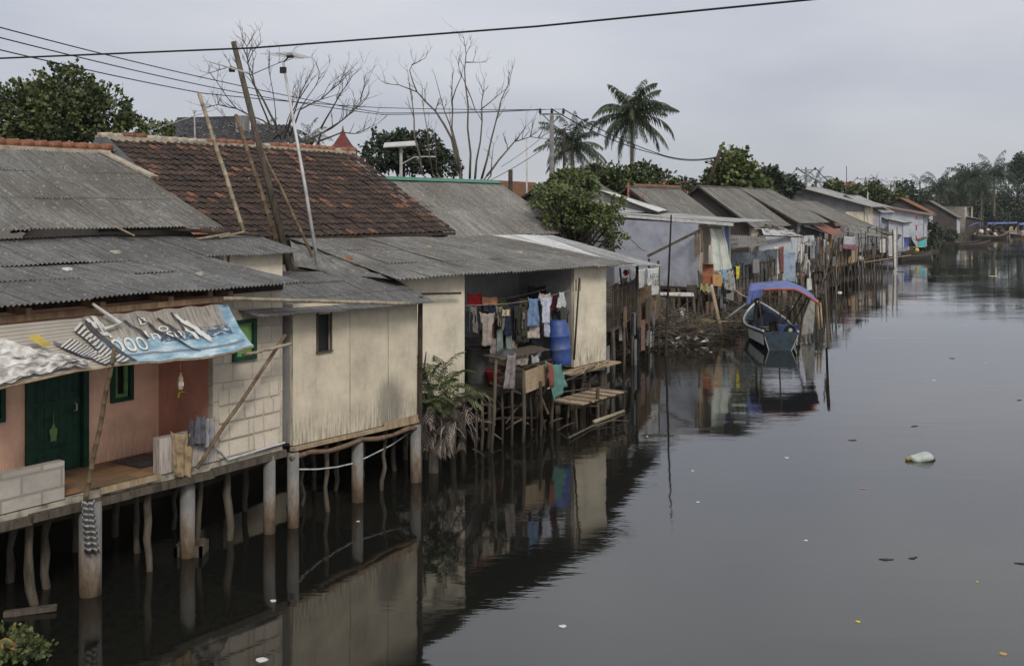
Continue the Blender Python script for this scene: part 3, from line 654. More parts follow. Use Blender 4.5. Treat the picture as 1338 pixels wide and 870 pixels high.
# plastic sheet heap lying on the awning
def fn(a,b):
    u=lerp(-.0,us*.80,a); top=.10+.85*a**1.6; v=lerp(top,.98,b)
    k=V((a*7,b*6,4)); bul=.16*math.sin(math.pi*min(1,b*1.05))*(1-a*.7)
    return AW(u,v)+LA.n3()*-(bul+.05+.07*noise.noise(k)+.04*noise.noise(k*2.6))+V((0,0,bul*.7+.05+.06*noise.noise(k*1.7+V((3,3,3)))))
mb=MB(); mb.grid(fn,46,34); o=mb.build('plastic_sheet',M['plastic_white'],None,origin=AW(.2,.9)); tag(o,'crumpled dirty white plastic sheet bulging on the left end of the awning','plastic sheet')
mb=MB(); mb.grid(lambda a,b:AW(us*lerp(.42,.50,a)+.03*b,lerp(.28,.5,b))+LA.n3()*-.17+V((0,0,.1)),3,4); o2=mb.build('wrapper_print',plain('mustard_print',(.4,.3,.06),.6),o)

# poles, clothes on the near house
def pole_thing(name,label,cat,pts,rs,mat,n=8,knots=True,group=None):
    P=[V(p) for p in pts]
    if knots and len(P)==2:
        k=12; r0=rs if not isinstance(rs,(list,tuple)) else rs[0]; r1=rs if not isinstance(rs,(list,tuple)) else rs[1]
        Q=[];R=[]
        for i in range(k+1):
            t=i/k; c=lerp(P[0],P[1],t)+V((noise.noise(V((i*.4,r0*50,len(label)))),0,noise.noise(V((i*.5,3,len(label))))))*.02
            r=lerp(r0,r1,t)
            if 0<i<k:
                dd=(P[1]-P[0]).normalized()*.012; Q+=[c-dd,c,c+dd]; R+=[r,r*1.18,r]
            else: Q.append(c); R.append(r)
        P,rs=Q,R
    mb=MB(); mb.tube(P,rs,n); o=mb.build(name,M[mat],None,smooth=True,origin=P[0]); return tag(o,label,cat,group)
pole_thing('bamboo_pole','short brown bamboo pole leaning from the veranda edge up to the awning edge','pole',(LA.pt(110,662,-.12),LA.pt(150,455,-1.02)),(.038,.032),'bamboo_old')
pole_thing('bamboo_pole','slanting bamboo prop in front of the block wall beside the draped brown mat','pole',(LA.pt(257,612,-.14),LA.pt(373,437,-.45)),(.034,.03),'bamboo_old')
pole_thing('bamboo_pole','short pale bamboo crosspiece tied where the slanting prop ends','pole',(LA.pt(318,464,-.52),LA.pt(381,449,-.52)),(.028,.028),'bamboo')
pole_thing('bamboo_pole','long pale bamboo rail running level under the eaves of the beige shed','pole',(LA.pt(292,390,-.50),LA.p(LA.t(533,-.5),-.5,CH-125*LA.xy(LA.t(533,-.5),-.5)[1]/F)),(.032,.036),'bamboo',n=10)

def cloth(name,label,mat,q,nu=18,nv=18,fold=.04,freq=5,seed=0,shape=None,group='laundry drying in the open bay',cat='laundry',taper=0,crumple=.03):
    """hanging cloth: q = top left, top right, bottom right, bottom left (world)"""
    q=[V(p) for p in q]; nn=(q[1]-q[0]).cross(q[3]-q[0]).normalized()
    if nn.dot(V((0,0,CH))-q[0])<0: nn=-nn
    rr=random.Random(seed); ph=rr.uniform(0,6)
    def fn(u,v):
        uu=u
        if shape=='shirt':
            wd=1 if v<.35 else .66; uu=.5+(u-.5)*wd
        elif shape=='trousers':
            uu=.5+(u-.5)*(.75+.25*v)
        elif shape=='pinch':
            uu=.5+(u-.5)*(.45+.55*v)
        uu=.5+(uu-.5)*(1-.10*math.sin(min(1,v*2.2)*math.pi)-.05*noise.noise(V((v*4,seed,uu*2)))); p=lerp(lerp(q[0],q[1],uu),lerp(q[3],q[2],uu),v)
        p=p+nn*(fold*math.sin(u*freq*6.28+ph+v*1.3)*(.35+.65*v)+crumple*noise.noise(V((u*5,v*5,seed*1.7))))
        p=p+V((0,0,-.05*math.sin(math.pi*u)*(1-v)-.02*math.sin(math.pi*3*u)**2*(1-v)))+V((0,0,.03*noise.noise(V((u*6,seed,0)))*v))
        return p
    mb=MB(); base=MB()
    mb.grid(fn,nu,nv)
    if shape=='trousers':      # open the gap between the legs
        keep=[];uv=[];mi=[]
        for k,f in enumerate(mb.f):
            i=k%nu;j=k//nu
            if j>nv*.38 and abs(i+.5-nu/2)<nu*.08: continue
            keep.append(f); uv+=mb.uv[4*k:4*k+4]; mi.append(0)
        mb.f=keep; mb.uv=uv; mb.mi=mi
    o=mb.build(name,mat,None,smooth=True,origin=(q[0]+q[1])/2)
    md=o.modifiers.new('t','SOLIDIFY'); md.thickness=.008
    return tag(o,label,cat,group)
def clothmat(name,c,c2=None): return plain(name,c,.9,.25,5,.3,25,c2=c2)
# brown mat over low wall, dark clothes beside it, checked rag on pillar
def drape(L,px0,px1,pyt,pyb,off,top=.14): 
    return [L.pt(px0,pyt,off),L.pt(px1,pyt,off),L.pt(px1-3,pyb,off-.02),L.pt(px0+6,pyb,off-.02)]
o=cloth('floor_mat','worn brown mat hanging over the low veranda wall','x' and plain('worn_mat',(.30,.22,.13),.9,.45,7,.4,20,c2=(.13,.09,.05)),drape(LA,222,252,563,623,-.05),fold=.02,freq=2,seed=3,group=None,cat='mat')
cs=[('dark grey shirt','draped over the low wall beside the brown mat',(.07,.07,.08),245,258,545,582),('pale grey rag','bunched at the right end of the clothes on the low wall',(.25,.25,.25),266,281,543,585),('charcoal striped cloth','hanging between the rag and the grey shirt on the wall',(.10,.10,.12),256,270,541,580)]
for i,(a,b_,c,x0,x1,y0,y1) in enumerate(cs):
    cloth('hanging_clothes',a+' '+b_,clothmat(a.replace(' ','_'),c),[LA.pt(x0,y0,-.03-.03*i),LA.pt(x1,y0,-.03-.03*i),LA.pt(x1,y1,-.08-.03*i),LA.pt(x0,y1,-.08-.03*i)],fold=.05,freq=2.2,seed=i+8,group='clothes heaped on the low veranda wall',cat='clothes')
M['check']=stripemat('dark_checked_rag',[(0,(.30,.29,.28)),(.35,(.03,.03,.035))],9,axis=1)
p=LA.pt(113,650,-.2); 
cloth('rag','black and white checked rag tied to the pillar head under the bamboo pole',M['check'],[LA.pt(104,650,-.16),LA.pt(124,652,-.2),LA.pt(130,722,-.2),LA.pt(110,722,-.2)],fold=.05,freq=2.6,seed=4,group=None,cat='rag')
# bottle under the awning, tap and pipe, dark mat on veranda
bt=thing('hanging_bottle','small clear bottle hanging on a string under the banner','bottle',LA.pt(235,470,-.6)); c=LA.pt(236,498,-.6)
mb=MB(); mb.tube([c-V((0,0,.13)),c-V((0,0,.12)),c+V((0,0,.05)),c+V((0,0,.10)),c+V((0,0,.14))],[.03,.04,.04,.018,.016],10); mb.build('bottle_body',plain('yellowed_plastic',(.42,.34,.2),.3),bt,smooth=True)
mb=MB(); mb.tube([c+V((0,0,.14)),c+V((0,0,.17))],.019,8); mb.build('bottle_cap',M['red'],bt); mb=MB(); mb.tube([c+V((0,0,.17)),c+V((0,0,.32))],.005,4); mb.build('string',M['rope'],bt)
mb=MB(); mb.box(c-V((0,0,.04)),(.075,.075,.06),.6); mb.build('bottle_label',M['hullwhite'],bt)
tp=thing('water_tap','yellow tap on a thin grey pipe against the dark pink wall','tap',LA.pt(249,575,.5)); mb=MB(); mb.tube([LA.pt(249,590,.6),LA.pt(249,513,.6),LA.pt(238,512,.6)],.016,7); mb.build('pipe',M['metalpole'],tp)
mb=MB(); mb.tube([LA.pt(238,512,.6),LA.pt(234,513,.6),LA.pt(233,519,.6)],.022,7); mb.box(LA.pt(236,507,.6),(.07,.02,.02),.5); mb.build('tap_body',M['yellow'],tp)
mb=MB(); mb.grid(lambda a,b:LA.p(lerp(LA.t(166,.9),LA.t(212,.9),a),lerp(.55,1.35,b),zf+.02+.03*abs(noise.noise(V((a*5,b*5,2))))),10,8); tag(mb.build('floor_mat',M['plastic_black'],None,origin=LA.p(LA.t(190,.9),.9,zf)),'crumpled black mat lying flat on the veranda tiles','mat')
mb=MB(); mb.tube([LA.pt(283,585,-.06),LA.pt(298,600,-.06),LA.pt(372,578,-.06)],.018,6); mb.build('drain_pipe',M['hullwhite'],hA)

# ================================================================ shed B : beige
hB=thing('beige_shed','windowless looking beige board shed with one dark slot window on stilts','house',LB.p(1.8,1,1.4))
tb1=LB.t(545); zc=1.45
L0=LB.pt(384,582).z; L1=LB.pt(545,546).z
ws0=LB.t(414);ws1=LB.t(432)
mb=MB(); mb.wall(LB.xy(0,0),LB.xy(tb1,0),L0,3.98,.08,[(ws0,ws1,LB.pt(420,459).z,LB.pt(420,408).z)],z1b=3.80,z0b=L1); mb.build('front_wall',M['beige'],hB)
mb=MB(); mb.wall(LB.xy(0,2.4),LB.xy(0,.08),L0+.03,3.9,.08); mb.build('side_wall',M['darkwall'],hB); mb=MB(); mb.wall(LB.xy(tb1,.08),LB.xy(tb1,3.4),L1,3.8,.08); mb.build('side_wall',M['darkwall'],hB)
for px in (457,507):
    mb=MB(); t=LB.t(px); mb.beam(LB.p(t,-.006,lerp(L0,L1,t/tb1)+.03),LB.p(t,-.006,3.78),.013,.012,up=LB.d3()); mb.build('board_joint',M['cream2'],hB)
mb=MB(); mb.beam(LB.p((ws0+ws1)/2,.06,2.9),LB.p((ws0+ws1)/2,.06,3.86),.02,ws1-ws0,up=LB.d3()); w_=mb.build('window',M['black'],hB)
mb=MB()
for tt in (ws0,ws1): mb.beam(LB.p(tt,-.012,LB.pt(420,460).z),LB.p(tt,-.012,3.84),.035,.03,up=LB.n3())
mb.beam(LB.p(ws0-.03,-.02,LB.pt(420,460).z),LB.p(ws1+.03,-.02,LB.pt(420,460).z),.04,.035); mb.build('window_frame',M['wood'],w_)
mb=MB(); mb.beam(LB.p(-.05,-.02,L0-.05),LB.p(tb1+.02,-.02,L1-.05),.09,.07); mb.beam(LB.p(LB.t(500),-.05,L1+.06),LB.p(tb1+.02,-.03,L1+.03),.03,.10); mb.build('sill_beam',M['wood_pale'],hB)
pts=[LB.p(lerp(-.1,tb1+.1,i/8),-.05,lerp(L0,L1,i/8)-.2+.04*math.sin(i*2)) for i in range(9)]
mb=MB(); mb.tube(pts,[.045+.012*math.sin(i*3) for i in range(9)],8); mb.build('bearer_log',woodmat('reddish_log',(.17,.115,.075),(.07,.045,.03)),hB,smooth=True)
mb=MB(); mb.hexa([LB.p(0,0,L0-.02),LB.p(tb1,0,L1-.02),LB.p(tb1,3.4,L1-.02),LB.p(0,3.4,L0-.02)],[LB.p(0,0,L0),LB.p(tb1,0,L1),LB.p(tb1,3.4,L1),LB.p(0,3.4,L0)]); mb.build('floor',M['wood_dark'],hB)
for px,wl,r in ((383,688,.105),(467,655,.115),(543,629,.115)):
    p=wat(px,wl); mb=MB(); stilt(mb,p.x,p.y,lerp(L0,L1,(px-383)/160)-.12,r); mb.build('pillar',M['pillar'],hB,smooth=True)
for i,(px,wl,le,r) in enumerate(((426,668,(-.0,0),.05),(497,640,(.1,0),.045),(395,660,(0,0),.04),(440,640,(0,.0),.05),(515,615,(0,0),.05),(475,622,(0,0),.05),(410,640,(0,0),.05),(380,650,(0,0),.06),(530,600,(0,0),.06))):
    p=wat(px,wl); pts,rs=crooked(p.x,p.y,1.25,r,le,seed=i+60,wob=.04); pole_part(hB,pts,rs)
mb=MB(); p0=LB.pt(388,613,-.0);p1=LB.pt(440,610,.1);p2=LB.pt(480,597,.1);p3=LB.pt(540,562,.2)
mb.tube([p0,lerp(p0,p1,.5)-V((0,0,.02)),p1,lerp(p1,p2,.5)-V((0,0,.03)),p2,lerp(p2,p3,.5)-V((0,0,.04)),p3],.014,7); tag(mb.build('water_pipe',M['hullwhite'],None,smooth=True,origin=p0),'thin white plastic pipe sagging between stilts under the beige shed','pipe')
mb=MB(); mb.tube([LB.p(tb1+.03,-.05,-.4),LB.p(tb1+.03,-.05,2),LB.p(tb1+.06,-.04,3.85)],[.05,.055,.05],8); mb.build('corner_post',M['wood_dark'],hB)
q=[LB.pt(341,414,-.42),LB.pt(569,399,-.42),LB.p(LB.t(484,2.6),2.6,CH-91*LB.xy(0,0)[1]/F*1.22),LB.p(LB.t(376,2.6),2.6,4.5)]
e0=LB.p(LB.t(341,-.42),-.42,3.86); e1=LB.p(LB.t(569,-.42),-.42,3.72)
q=[e0,e1,LB.p(LB.t(492,2.7),2.7,4.25),LB.p(LB.t(341,-.42),2.7,4.42)]
mb=MB(); corr(mb,q,.078,.017,.83,1.7,.02,seed=6); mb.build('shed_roof',M['asb_dark'],hB,smooth=True)

# ================================================================ house D : long house with open laundry bay
hD=thing('long_stilt_house','long stilt house with open laundry bay between two cream wall panels','house',LD.p(2,1.5,1.2))
tD0=LD.t(522); tD1=LD.t(607); tD2=LD.t(750); tD3=LD.t(792); zD=1.22
mb=MB(); mb.wall(LD.xy(tD0,0),LD.xy(tD1,0),1.0,4.12,.1,z1b=4.1); mb.build('front_wall',M['cream'],hD); mb=MB(); mb.wall(LD.xy(tD2,0),LD.xy(tD3,0),1.2,4.02,.09,[(.06,.16,3.35,3.68),(.26,.36,3.35,3.68)],z1b=3.95); mb.build('front_wall',M['cream'],hD)
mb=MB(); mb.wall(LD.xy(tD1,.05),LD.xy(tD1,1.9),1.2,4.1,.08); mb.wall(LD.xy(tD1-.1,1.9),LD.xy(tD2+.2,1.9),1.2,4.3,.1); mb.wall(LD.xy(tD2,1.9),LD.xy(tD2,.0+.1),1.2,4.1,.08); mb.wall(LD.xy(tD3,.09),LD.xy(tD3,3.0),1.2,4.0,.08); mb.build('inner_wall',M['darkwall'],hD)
q=[LD.p(tD0,-.1,zD-.1),LD.p(tD3+.3,-.1,zD-.1),LD.p(tD3+.3,4,zD-.1),LD.p(tD0,4,zD-.1)]
mb=MB(); mb.hexa([p-V((0,0,.1)) for p in q],q); mb.build('floor',M['wood'],hD)
e0=LD.p(LD.t(518,-.45),-.45,4.15); e1=LD.p(LD.t(830,-.45),-.45,4.0); tl=at(379,312,25.4); tr=at(646,309,32.6)
mb=MB(); corr(mb,[e0,e1,tr,tl],.12,.022,.95,1.9,.02,seed=8,sag=.05)
mb.build('main_roof',M['asb_mid'],hD,smooth=True)
PP=at(386,349,23.9); mb=MB(); dd=LD.d3(); TQ=[PP,e0-V((0,0,.03)),lerp(e0,tl,.55)-V((0,0,.05)),tl-V((0,0,.05))]
mb.grid(lambda a,b:(lambda p:p+V((0,0,.02*math.sin(p.dot(dd)*6.283/.12))))(bil(TQ,a,b)),150,8,lambda a,b:(3.5+a*.4,4.2+b*.6)); mb.build('side_roof',M['asb_mid'],hD,smooth=True)
mb=MB(); mb.wall(tuple(at(395,352,24)[:2]),LD.xy(tD0,.6),3.0,4.15,.05); mb.beam(LD.pt(520,385,-.2),LD.pt(602,383,-.2),.04,.05); mb.build('eave_board',M['wood_dark'],hD)
mb=MB(); pz=[at(392,349,24.3),at(522,371,22.9)]; mb.beam(*pz,.1,.08); mb.beam(at(518,378,22.7),at(536,380,22.9),.12,.1); mb.build('eave_beam',M['wood_dark'],hD)
for i,(px,wl,r) in enumerate(((556,600,.07),(592,592,.09),(605,575,.08),(640,560,.06),(700,545,.06),(728,540,.06),(760,532,.07),(786,527,.08),(574,580,.06),(760,515,.06),(620,545,.06),(665,540,.06))):
    p=wat(px,wl); pts,rs=crooked(p.x,p.y,1.2,r,(0,0),seed=i+90,wob=.03); pole_part(hD,pts,rs,mat='wood')
# drums / barrel / bin
bi=thing('dark_bin','large dark grey plastic tub inside the laundry bay','tub',LD.p(LD.t(625,.9),.9,zD)); c=LD.p(LD.t(626,.9),.9,zD-.08)
mb=MB(); mb.tube([c,c+V((0,0,.9))],[.34,.42],24,cap=False); mb.tube([c+V((0,0,.02)),c+V((0,0,.05))],.34,24); mb.build('tub_body',M['bin'],bi,smooth=True)
mb=MB(); ring=[c+V((math.cos(a*.2618)*.43,math.sin(a*.2618)*.43,.9)) for a in range(25)]; mb.tube(ring,.025,6); mb.build('rim',M['bin'],bi,smooth=True)
c=LD.pt(734,477,-.05); ba=thing('blue_barrel','upright blue plastic barrel at the right end of the laundry bay','barrel',c)
H=1.25;R=.29
prof=[(0,.22),(.04,.27),(.2,R),(.42,R),(.44,R+.015),(.47,R+.015),(.49,R),(.78,R),(.8,R+.015),(.83,R+.015),(.85,R),(1.1,.27),(1.22,.23),(1.25,.2),(1.25,.001)]
tilt=V((-.10,.02,1)).normalized()
mb=MB(); mb.tube([c+tilt*z for z,_ in prof],[r for _,r in prof],24); mb.build('barrel_body',M['barrel'],ba,smooth=True)
mb=MB(); mb.tube([c+tilt*1.24+V((.1,0,0)),c+tilt*1.28+V((.1,0,0))],.05,10); mb.build('bung',M['black'],ba)
# laundry on lines
lines_=[(.25,3.15),(.75,3.3)]
for k,(off,z) in enumerate(((.12,3.32),(.7,3.38))):
    a=LD.p(tD1+.1,off,z); b_=LD.p(tD2-.05,off,z+.05); pts=[lerp(a,b_,i/10)-V((0,0,.12*math.sin(math.pi*i/10))) for i in range(11)]
    mb=MB(); mb.tube(pts,.006,5); tag(mb.build('clothes_line',M['rope'],None,origin=a),('front' if k==0 else 'rear')+' clothes line strung across the open bay','clothes line')
LZ=[ # label, colour, px0, px1, py top, py bottom, off, shape
('black trousers at the far left of the line',(.012,.014,.018),607,624,404,440,.15,None),
('turquoise edged dark cloth beside the cream wall',(.03,.09,.10),606,609,402,432,.2,None),
('red cloth hung highest at the left of the bay',(.36,.02,.025),612,628,382,397,.5,None),
('beige patterned blouse next to the black trousers',(.30,.25,.22),627,646,407,450,.12,'shirt'),
('orange patterned strip of cloth above the blouse',(.45,.22,.12),630,650,386,396,.45,None),
('olive green cloth behind the grey green jeans',(.07,.08,.03),645,660,388,402,.5,None),
('faded grey green jeans in the middle of the line',(.17,.20,.18),650,667,408,458,.15,'trousers'),
('small cream cloth pinned above the grey green jeans',(.45,.38,.24),653,666,402,411,.1,None),
('long black dress in the middle of the line',(.014,.014,.018),665,678,395,440,.2,None),
('dark brown long coat beside the black dress',(.035,.032,.022),676,690,398,446,.15,None),
('pale pink cloth low under the black dress',(.36,.28,.25),667,674,430,454,.3,'pinch'),
('denim blue shirt above a beige towel',(.14,.21,.34),691,703,388,425,.08,None),
('beige towel below the denim shirt',(.38,.32,.27),688,704,418,440,.16,None),
('white blue long sleeve shirt',(.44,.47,.54),706,721,387,420,.06,'shirt'),
('pale grey trouser leg hanging right of the white shirt',(.33,.35,.42),711,717,415,438,.06,None),
('grey blouse behind the white blue shirt',(.22,.22,.25),703,710,392,424,.3,None),
('white vest at the right end near the barrel',(.45,.46,.46),728,740,380,400,.1,'pinch'),
('dark charcoal sheet above the blue barrel',(.03,.03,.032),724,744,405,426,.3,None),
('maroon dark jacket between the white shirt and vest',(.06,.012,.015),717,727,383,405,.3,None),
('flowered white cloth bunched on the line top',(.42,.36,.34),706,718,382,391,.12,None),
('black jacket high in the shadow of the bay',(.012,.012,.012),690,712,372,390,.8,None),
('dark long skirt behind the jeans',(.02,.022,.022),655,672,400,445,.5,None),
('grey cloth below the black trousers',(.16,.16,.17),611,618,432,441,.3,None),
('striped brown shawl hanging under the blouse',(.20,.17,.16),640,652,440,462,.2,'pinch'),
]
LZ+=[('navy cloth hanging behind the denim shirt',(.02,.03,.07),698,707,393,430,.55,None),('brown checked shirt half hidden behind the beige blouse',(.14,.09,.06),640,651,410,445,.4,'shirt'),
('dull purple cloth beside the long black dress',(.09,.05,.09),662,668,396,430,.35,None),('teal singlet at the far left behind the black trousers',(.03,.16,.17),613,621,400,415,.45,'shirt'),
('grey towel hanging below the white vest',(.20,.20,.21),718,728,402,440,.45,None),('cream and brown towel low behind the jeans',(.30,.24,.17),646,654,430,455,.6,None),('khaki shorts on the rear line',(.16,.14,.08),678,690,388,403,.65,'trousers'),
('washed out blue jeans at the back of the bay',(.08,.11,.16),694,706,398,446,.7,'trousers'),('white singlet on the rear line near the red cloth',(.42,.42,.40),630,638,388,405,.7,'shirt')]
for i,(lb,c,x0,x1,y0,y1,off,shp) in enumerate(LZ):
    x0-=1.2; x1+=1.2; y1+=2
    cloth('hanging_clothes',lb,clothmat('cloth_'+lb.split()[0]+str(i),c,sc(c,.55)),[LD.pt(x0,y0,off),LD.pt(x1,y0,off),LD.pt(x1,y1,off-.02),LD.pt(x0,y1,off-.02)],14,14,.035,2.4,i,shp)
# washing platform in front of the bay: planks, box, posts
wp=thing('washing_platform','ramshackle wooden washing platform with a plank box in front of the bay','platform',LD.pt(670,560,-.9))
def X(px,py,off): return LD.pt(px,py,off)
mb=MB()
for i in range(7):
    a=lerp(X(646,468,-.75),X(716,453,-.75),i/8); mb.box(a+V((.05,.22,0)),(.27,.8,.03),.62+random.uniform(-.08,.08))
mb.build('plank_top',M['wood'],wp)
mb=MB()
for i in range(5):
    z=i*.11; mb.beam(X(684,512,-1.0)+V((0,0,z)),X(714,500,-1.0)+V((0,0,z+.005)),.03,.105)
mb.build('plank_front',M['wood_pale'],wp)
mb=MB(); mb.beam(X(640,470,-1.0),X(684,484,-1.0),.05,.09); mb.beam(X(641,500,-.95),X(684,515,-.98),.05,.06)
for y_ in (478,486,494): mb.beam(X(644,y_-2,-.95),X(662,y_+3,-.95),.03,.04)
mb.beam(X(684,480,-1.0),X(720,470,-1.0),.06,.06); mb.build('side_rails',M['wood_dark'],wp)
for i,(x0,y0,x1,y1,r) in enumerate(((648,470,640,585,.04),(668,480,668,582,.035),(684,484,683,580,.045),(706,498,706,582,.04),(720,480,720,560,.04),(692,500,694,560,.03),(640,520,636,575,.035),(655,500,656,575,.03),(630,520,628,590,.035),(700,520,716,545,.035),(622,522,620,590,.03))):
    a=X(x0,y0,-1.05 if i<4 else -.8); b_=X(x1,y1,-1.1 if i<4 else -.8); a=V(a); b_=V((b_.x,b_.y,-.4))
    mb=MB(); mid=lerp(a,b_,.5)+V((.03,0,0)); mb.tube([a,mid,b_],[r,r*1.1,r],7); mb.build('post',M['wood_dark' if i%2 else 'wood'],wp,smooth=True)
for i,(x0,y0,x1,y1,o_) in enumerate(((612,548,684,528,-.7),(603,540,640,527,-.6),(640,520,690,508,-.6),(700,508,716,540,-.9),(612,552,700,546,-.5))):
    mb=MB(); mb.tube([X(x0,y0,o_),X((x0+x1)/2,(y0+y1)/2-3,o_),X(x1,y1,o_)],.02 if i<3 else .035,6); mb.build('crosspiece',M['bamboo_old' if i%2 else 'wood_dark'],wp)
for i in range(34):
    rr2=random.Random(i+300); a=X(rr2.uniform(612,790),rr2.uniform(505,565),rr2.uniform(-1.1,-.1)); a.z=rr2.uniform(-.2,1.1); b_=a+V((rr2.uniform(-.5,.5),rr2.uniform(-.3,.3),rr2.uniform(-.5,.6))); mb=MB(); mb.tube([a,lerp(a,b_,.5)+V((0,0,.03)),b_],[.022,.026,.012],5); mb.build('crosspiece',M[('wood','wood_dark','bamboo_old')[i%3]],wp)
# low jetty
jt=thing('small_jetty','low slatted wooden jetty with two upright posts beside the platform','jetty',X(765,555,-1.2))
j0=X(724,543,-.9); j1=X(795,551,-.9); zj=(j0.z+j1.z)/2
A=LD.p(LD.t(726,-.7),-.7,.62); B=LD.p(LD.t(790,-.7),-.7,.62)
for i in range(16):
    a=lerp(A,B,i/16); mb=MB(); e=LD.d3()*.075; n_=LD.n3()
    q=[a-n_*.75,a-n_*.75+e*1.6,a+n_*.2+e*1.6,a+n_*.2]; q=[p+V((0,0,random.uniform(-.01,.01))) for p in q]; mb.hexa([p-V((0,0,.03)) for p in q],q); mb.build('slat',M['wood_pale' if i%3 else 'wood'],jt)
mb=MB(); mb.beam(A-LD.n3()*.65-V((0,0,.07)),B-LD.n3()*.65-V((0,0,.07)),.06,.06); mb.beam(A-V((0,0,.07)),B-V((0,0,.07)),.06,.06); mb.build('bearer',M['wood_dark'],jt)
c=LD.p(LD.t(805,-1.1),-1.1,.68); 
mb=MB(); mb.tube([X(776,551,-1.45),X(815,537,-1.3)],[.055,.045],8); mb.build('edge_log',M['bamboo'],jt,smooth=True)
for (x,y0,y1,r) in ((781,507,590,.05),(800,518,590,.045)):
    p=X(x,y0,-1.35); mb=MB(); mb.tube([p,(p.x,p.y,-.4)],r,8); mb.build('post',M['wood'],jt)
for (x,y1,o_) in ((740,560,-.8),(752,562,-1.3),(770,560,-.6),(790,560,-1.3)):
    p=X(x,550,o_); mb=MB(); mb.tube([(p.x,p.y,.55),(p.x+.05,p.y,-.4)],.04,7); mb.build('post',M['wood_dark'],jt)
pts=[wat(743,572,.05),X(775,556,-1.6),X(800,549,-1.8),X(822,550,-2.0)]; mb=MB(); mb.tube(pts,[.03,.03,.022,.012],7); tag(mb.build('driftwood_branch',M['wood'],None,smooth=True,origin=pts[0]),'thin bent branch slanting out of the water under the jetty','branch')
# shelf under the right wall panel with planks and pipes
mb=MB(); q=[LD.p(tD2-.9,-.55,1.18),LD.p(tD3+.1,-.45,1.18),LD.p(tD3+.1,.0,1.18),LD.p(tD2-.9,0,1.18)]; mb.hexa([p-V((0,0,.05)) for p in q],q); mb.build('landing_planks',M['wood_pale'],hD)
for i in range(9):
    a=LD.p(tD2-1.0+i*.22,-.6+.1*(i%3),1.2); mb=MB(); mb.beam(a,a+LD.d3()*.5+V((0,0,.06)),.04,.04); mb.build('scrap_wood',M['wood' if i%2 else 'wood_pale'],hD)
for i,(x0,y0,x1,y1) in enumerate(((720,500,768,492),(715,508,760,488),(735,512,790,505),(722,490,790,482))):
    mb=MB(); mb.tube([X(x0,y0,-.35),X(x1,y1,-.3)],.02,6); mb.build('brace',M['rope' if i%2 else 'wood'],hD)
for i,(px,wl) in enumerate(((730,540),(748,536),(770,530),(790,526),(757,520))):
    p=wat(px,wl); mb=MB(); mb.tube([(p.x,p.y,-.4),(p.x,p.y,1.15)],.05+.02*(i%2),8); mb.build('stilt',M['wood'],hD)
cloth('towel','green towel with pale edge draped over the platform corner',clothmat('sea_green_towel',(.09,.20,.17)),[X(712,471,-1.12),X(734,475,-1.12),X(741,505,-1.15),X(722,526,-1.2)],16,16,.05,1.8,31,None,None,'towel')
cloth('hanging_clothes','narrow red brown cloth hanging on the green towel',clothmat('red_brown_cloth',(.22,.07,.05)),[X(715,472,-1.22),X(722,473,-1.22),X(725,505,-1.24),X(717,505,-1.24)],8,12,.02,1.5,32,None,None,'clothes')
cloth('hanging_clothes','grey patterned long cloth hanging down the front of the platform',clothmat('grey_pattern_cloth',(.20,.17,.17),(.07,.06,.06)),[X(663,462,-1.1),X(674,461,-1.1),X(671,508,-1.12),X(659,508,-1.12)],8,14,.03,1.5,33,None,None,'clothes')
cloth('hanging_clothes','crumpled brown grey laundry lying on the platform top',clothmat('brown_grey_laundry',(.22,.19,.16),(.08,.07,.06)),[X(672,460,-.9),X(692,462,-.9),X(690,477,-1.0),X(673,477,-1.0)],12,12,.05,2,34,None,None,'clothes')
mb=MB(); mb.grid(lambda a,b:lerp(lerp(X(650,468,-.8),X(676,470,-.8),a),lerp(X(655,455,-.5),X(678,458,-.5),a),b)+V((0,0,.1*math.sin(math.pi*a)*math.sin(math.pi*b))),8,6); tag(mb.build('basin',M['plastic_black'],None,origin=X(660,466,-.8)),'black shallow basin on the left end of the platform','basin')
for i,(lb,c,x0,x1,y0,y1,o_) in enumerate((('dark grey blanket hanging far back behind the beige blouse',(.05,.05,.055),628,650,398,446,1.2),('black coat at the back right above the barrel',(.015,.015,.017),708,724,386,428,1.1),('brown blanket far back behind the black dress',(.07,.05,.04),668,694,394,450,1.3),('pale striped towel over the platform rail',(.3,.3,.3),693,703,462,478,-.95))):
    cloth('hanging_clothes',lb,clothmat('bay_cloth'+str(i),c,sc(c,.5)),[LD.pt(x0,y0,o_),LD.pt(x1,y0,o_),LD.pt(x1,y1,o_-.02),LD.pt(x0,y1,o_-.02)],12,12,.05,2.2,i+200)
for i,(x,y,o_,r,h_,mt,lb) in enumerate(((656,472,-.5,.16,.16,'metalpole','small dented metal pot on the left of the washing platform'),(701,466,-.5,.14,.22,'hullwhite','white plastic pail on the washing platform'),(644,500,.3,.2,.3,'red','red bucket on the bay floor behind the platform'))):
    c=X(x,y,o_); mb=MB(); mb.tube([c,c+V((0,0,h_)),c+V((0,0,h_+.02))],[r*.75,r,r*1.05],16,cap=True); tag(mb.build('bucket',M[mt],None,smooth=True,origin=c),lb,'bucket')
rr=random.Random(71)
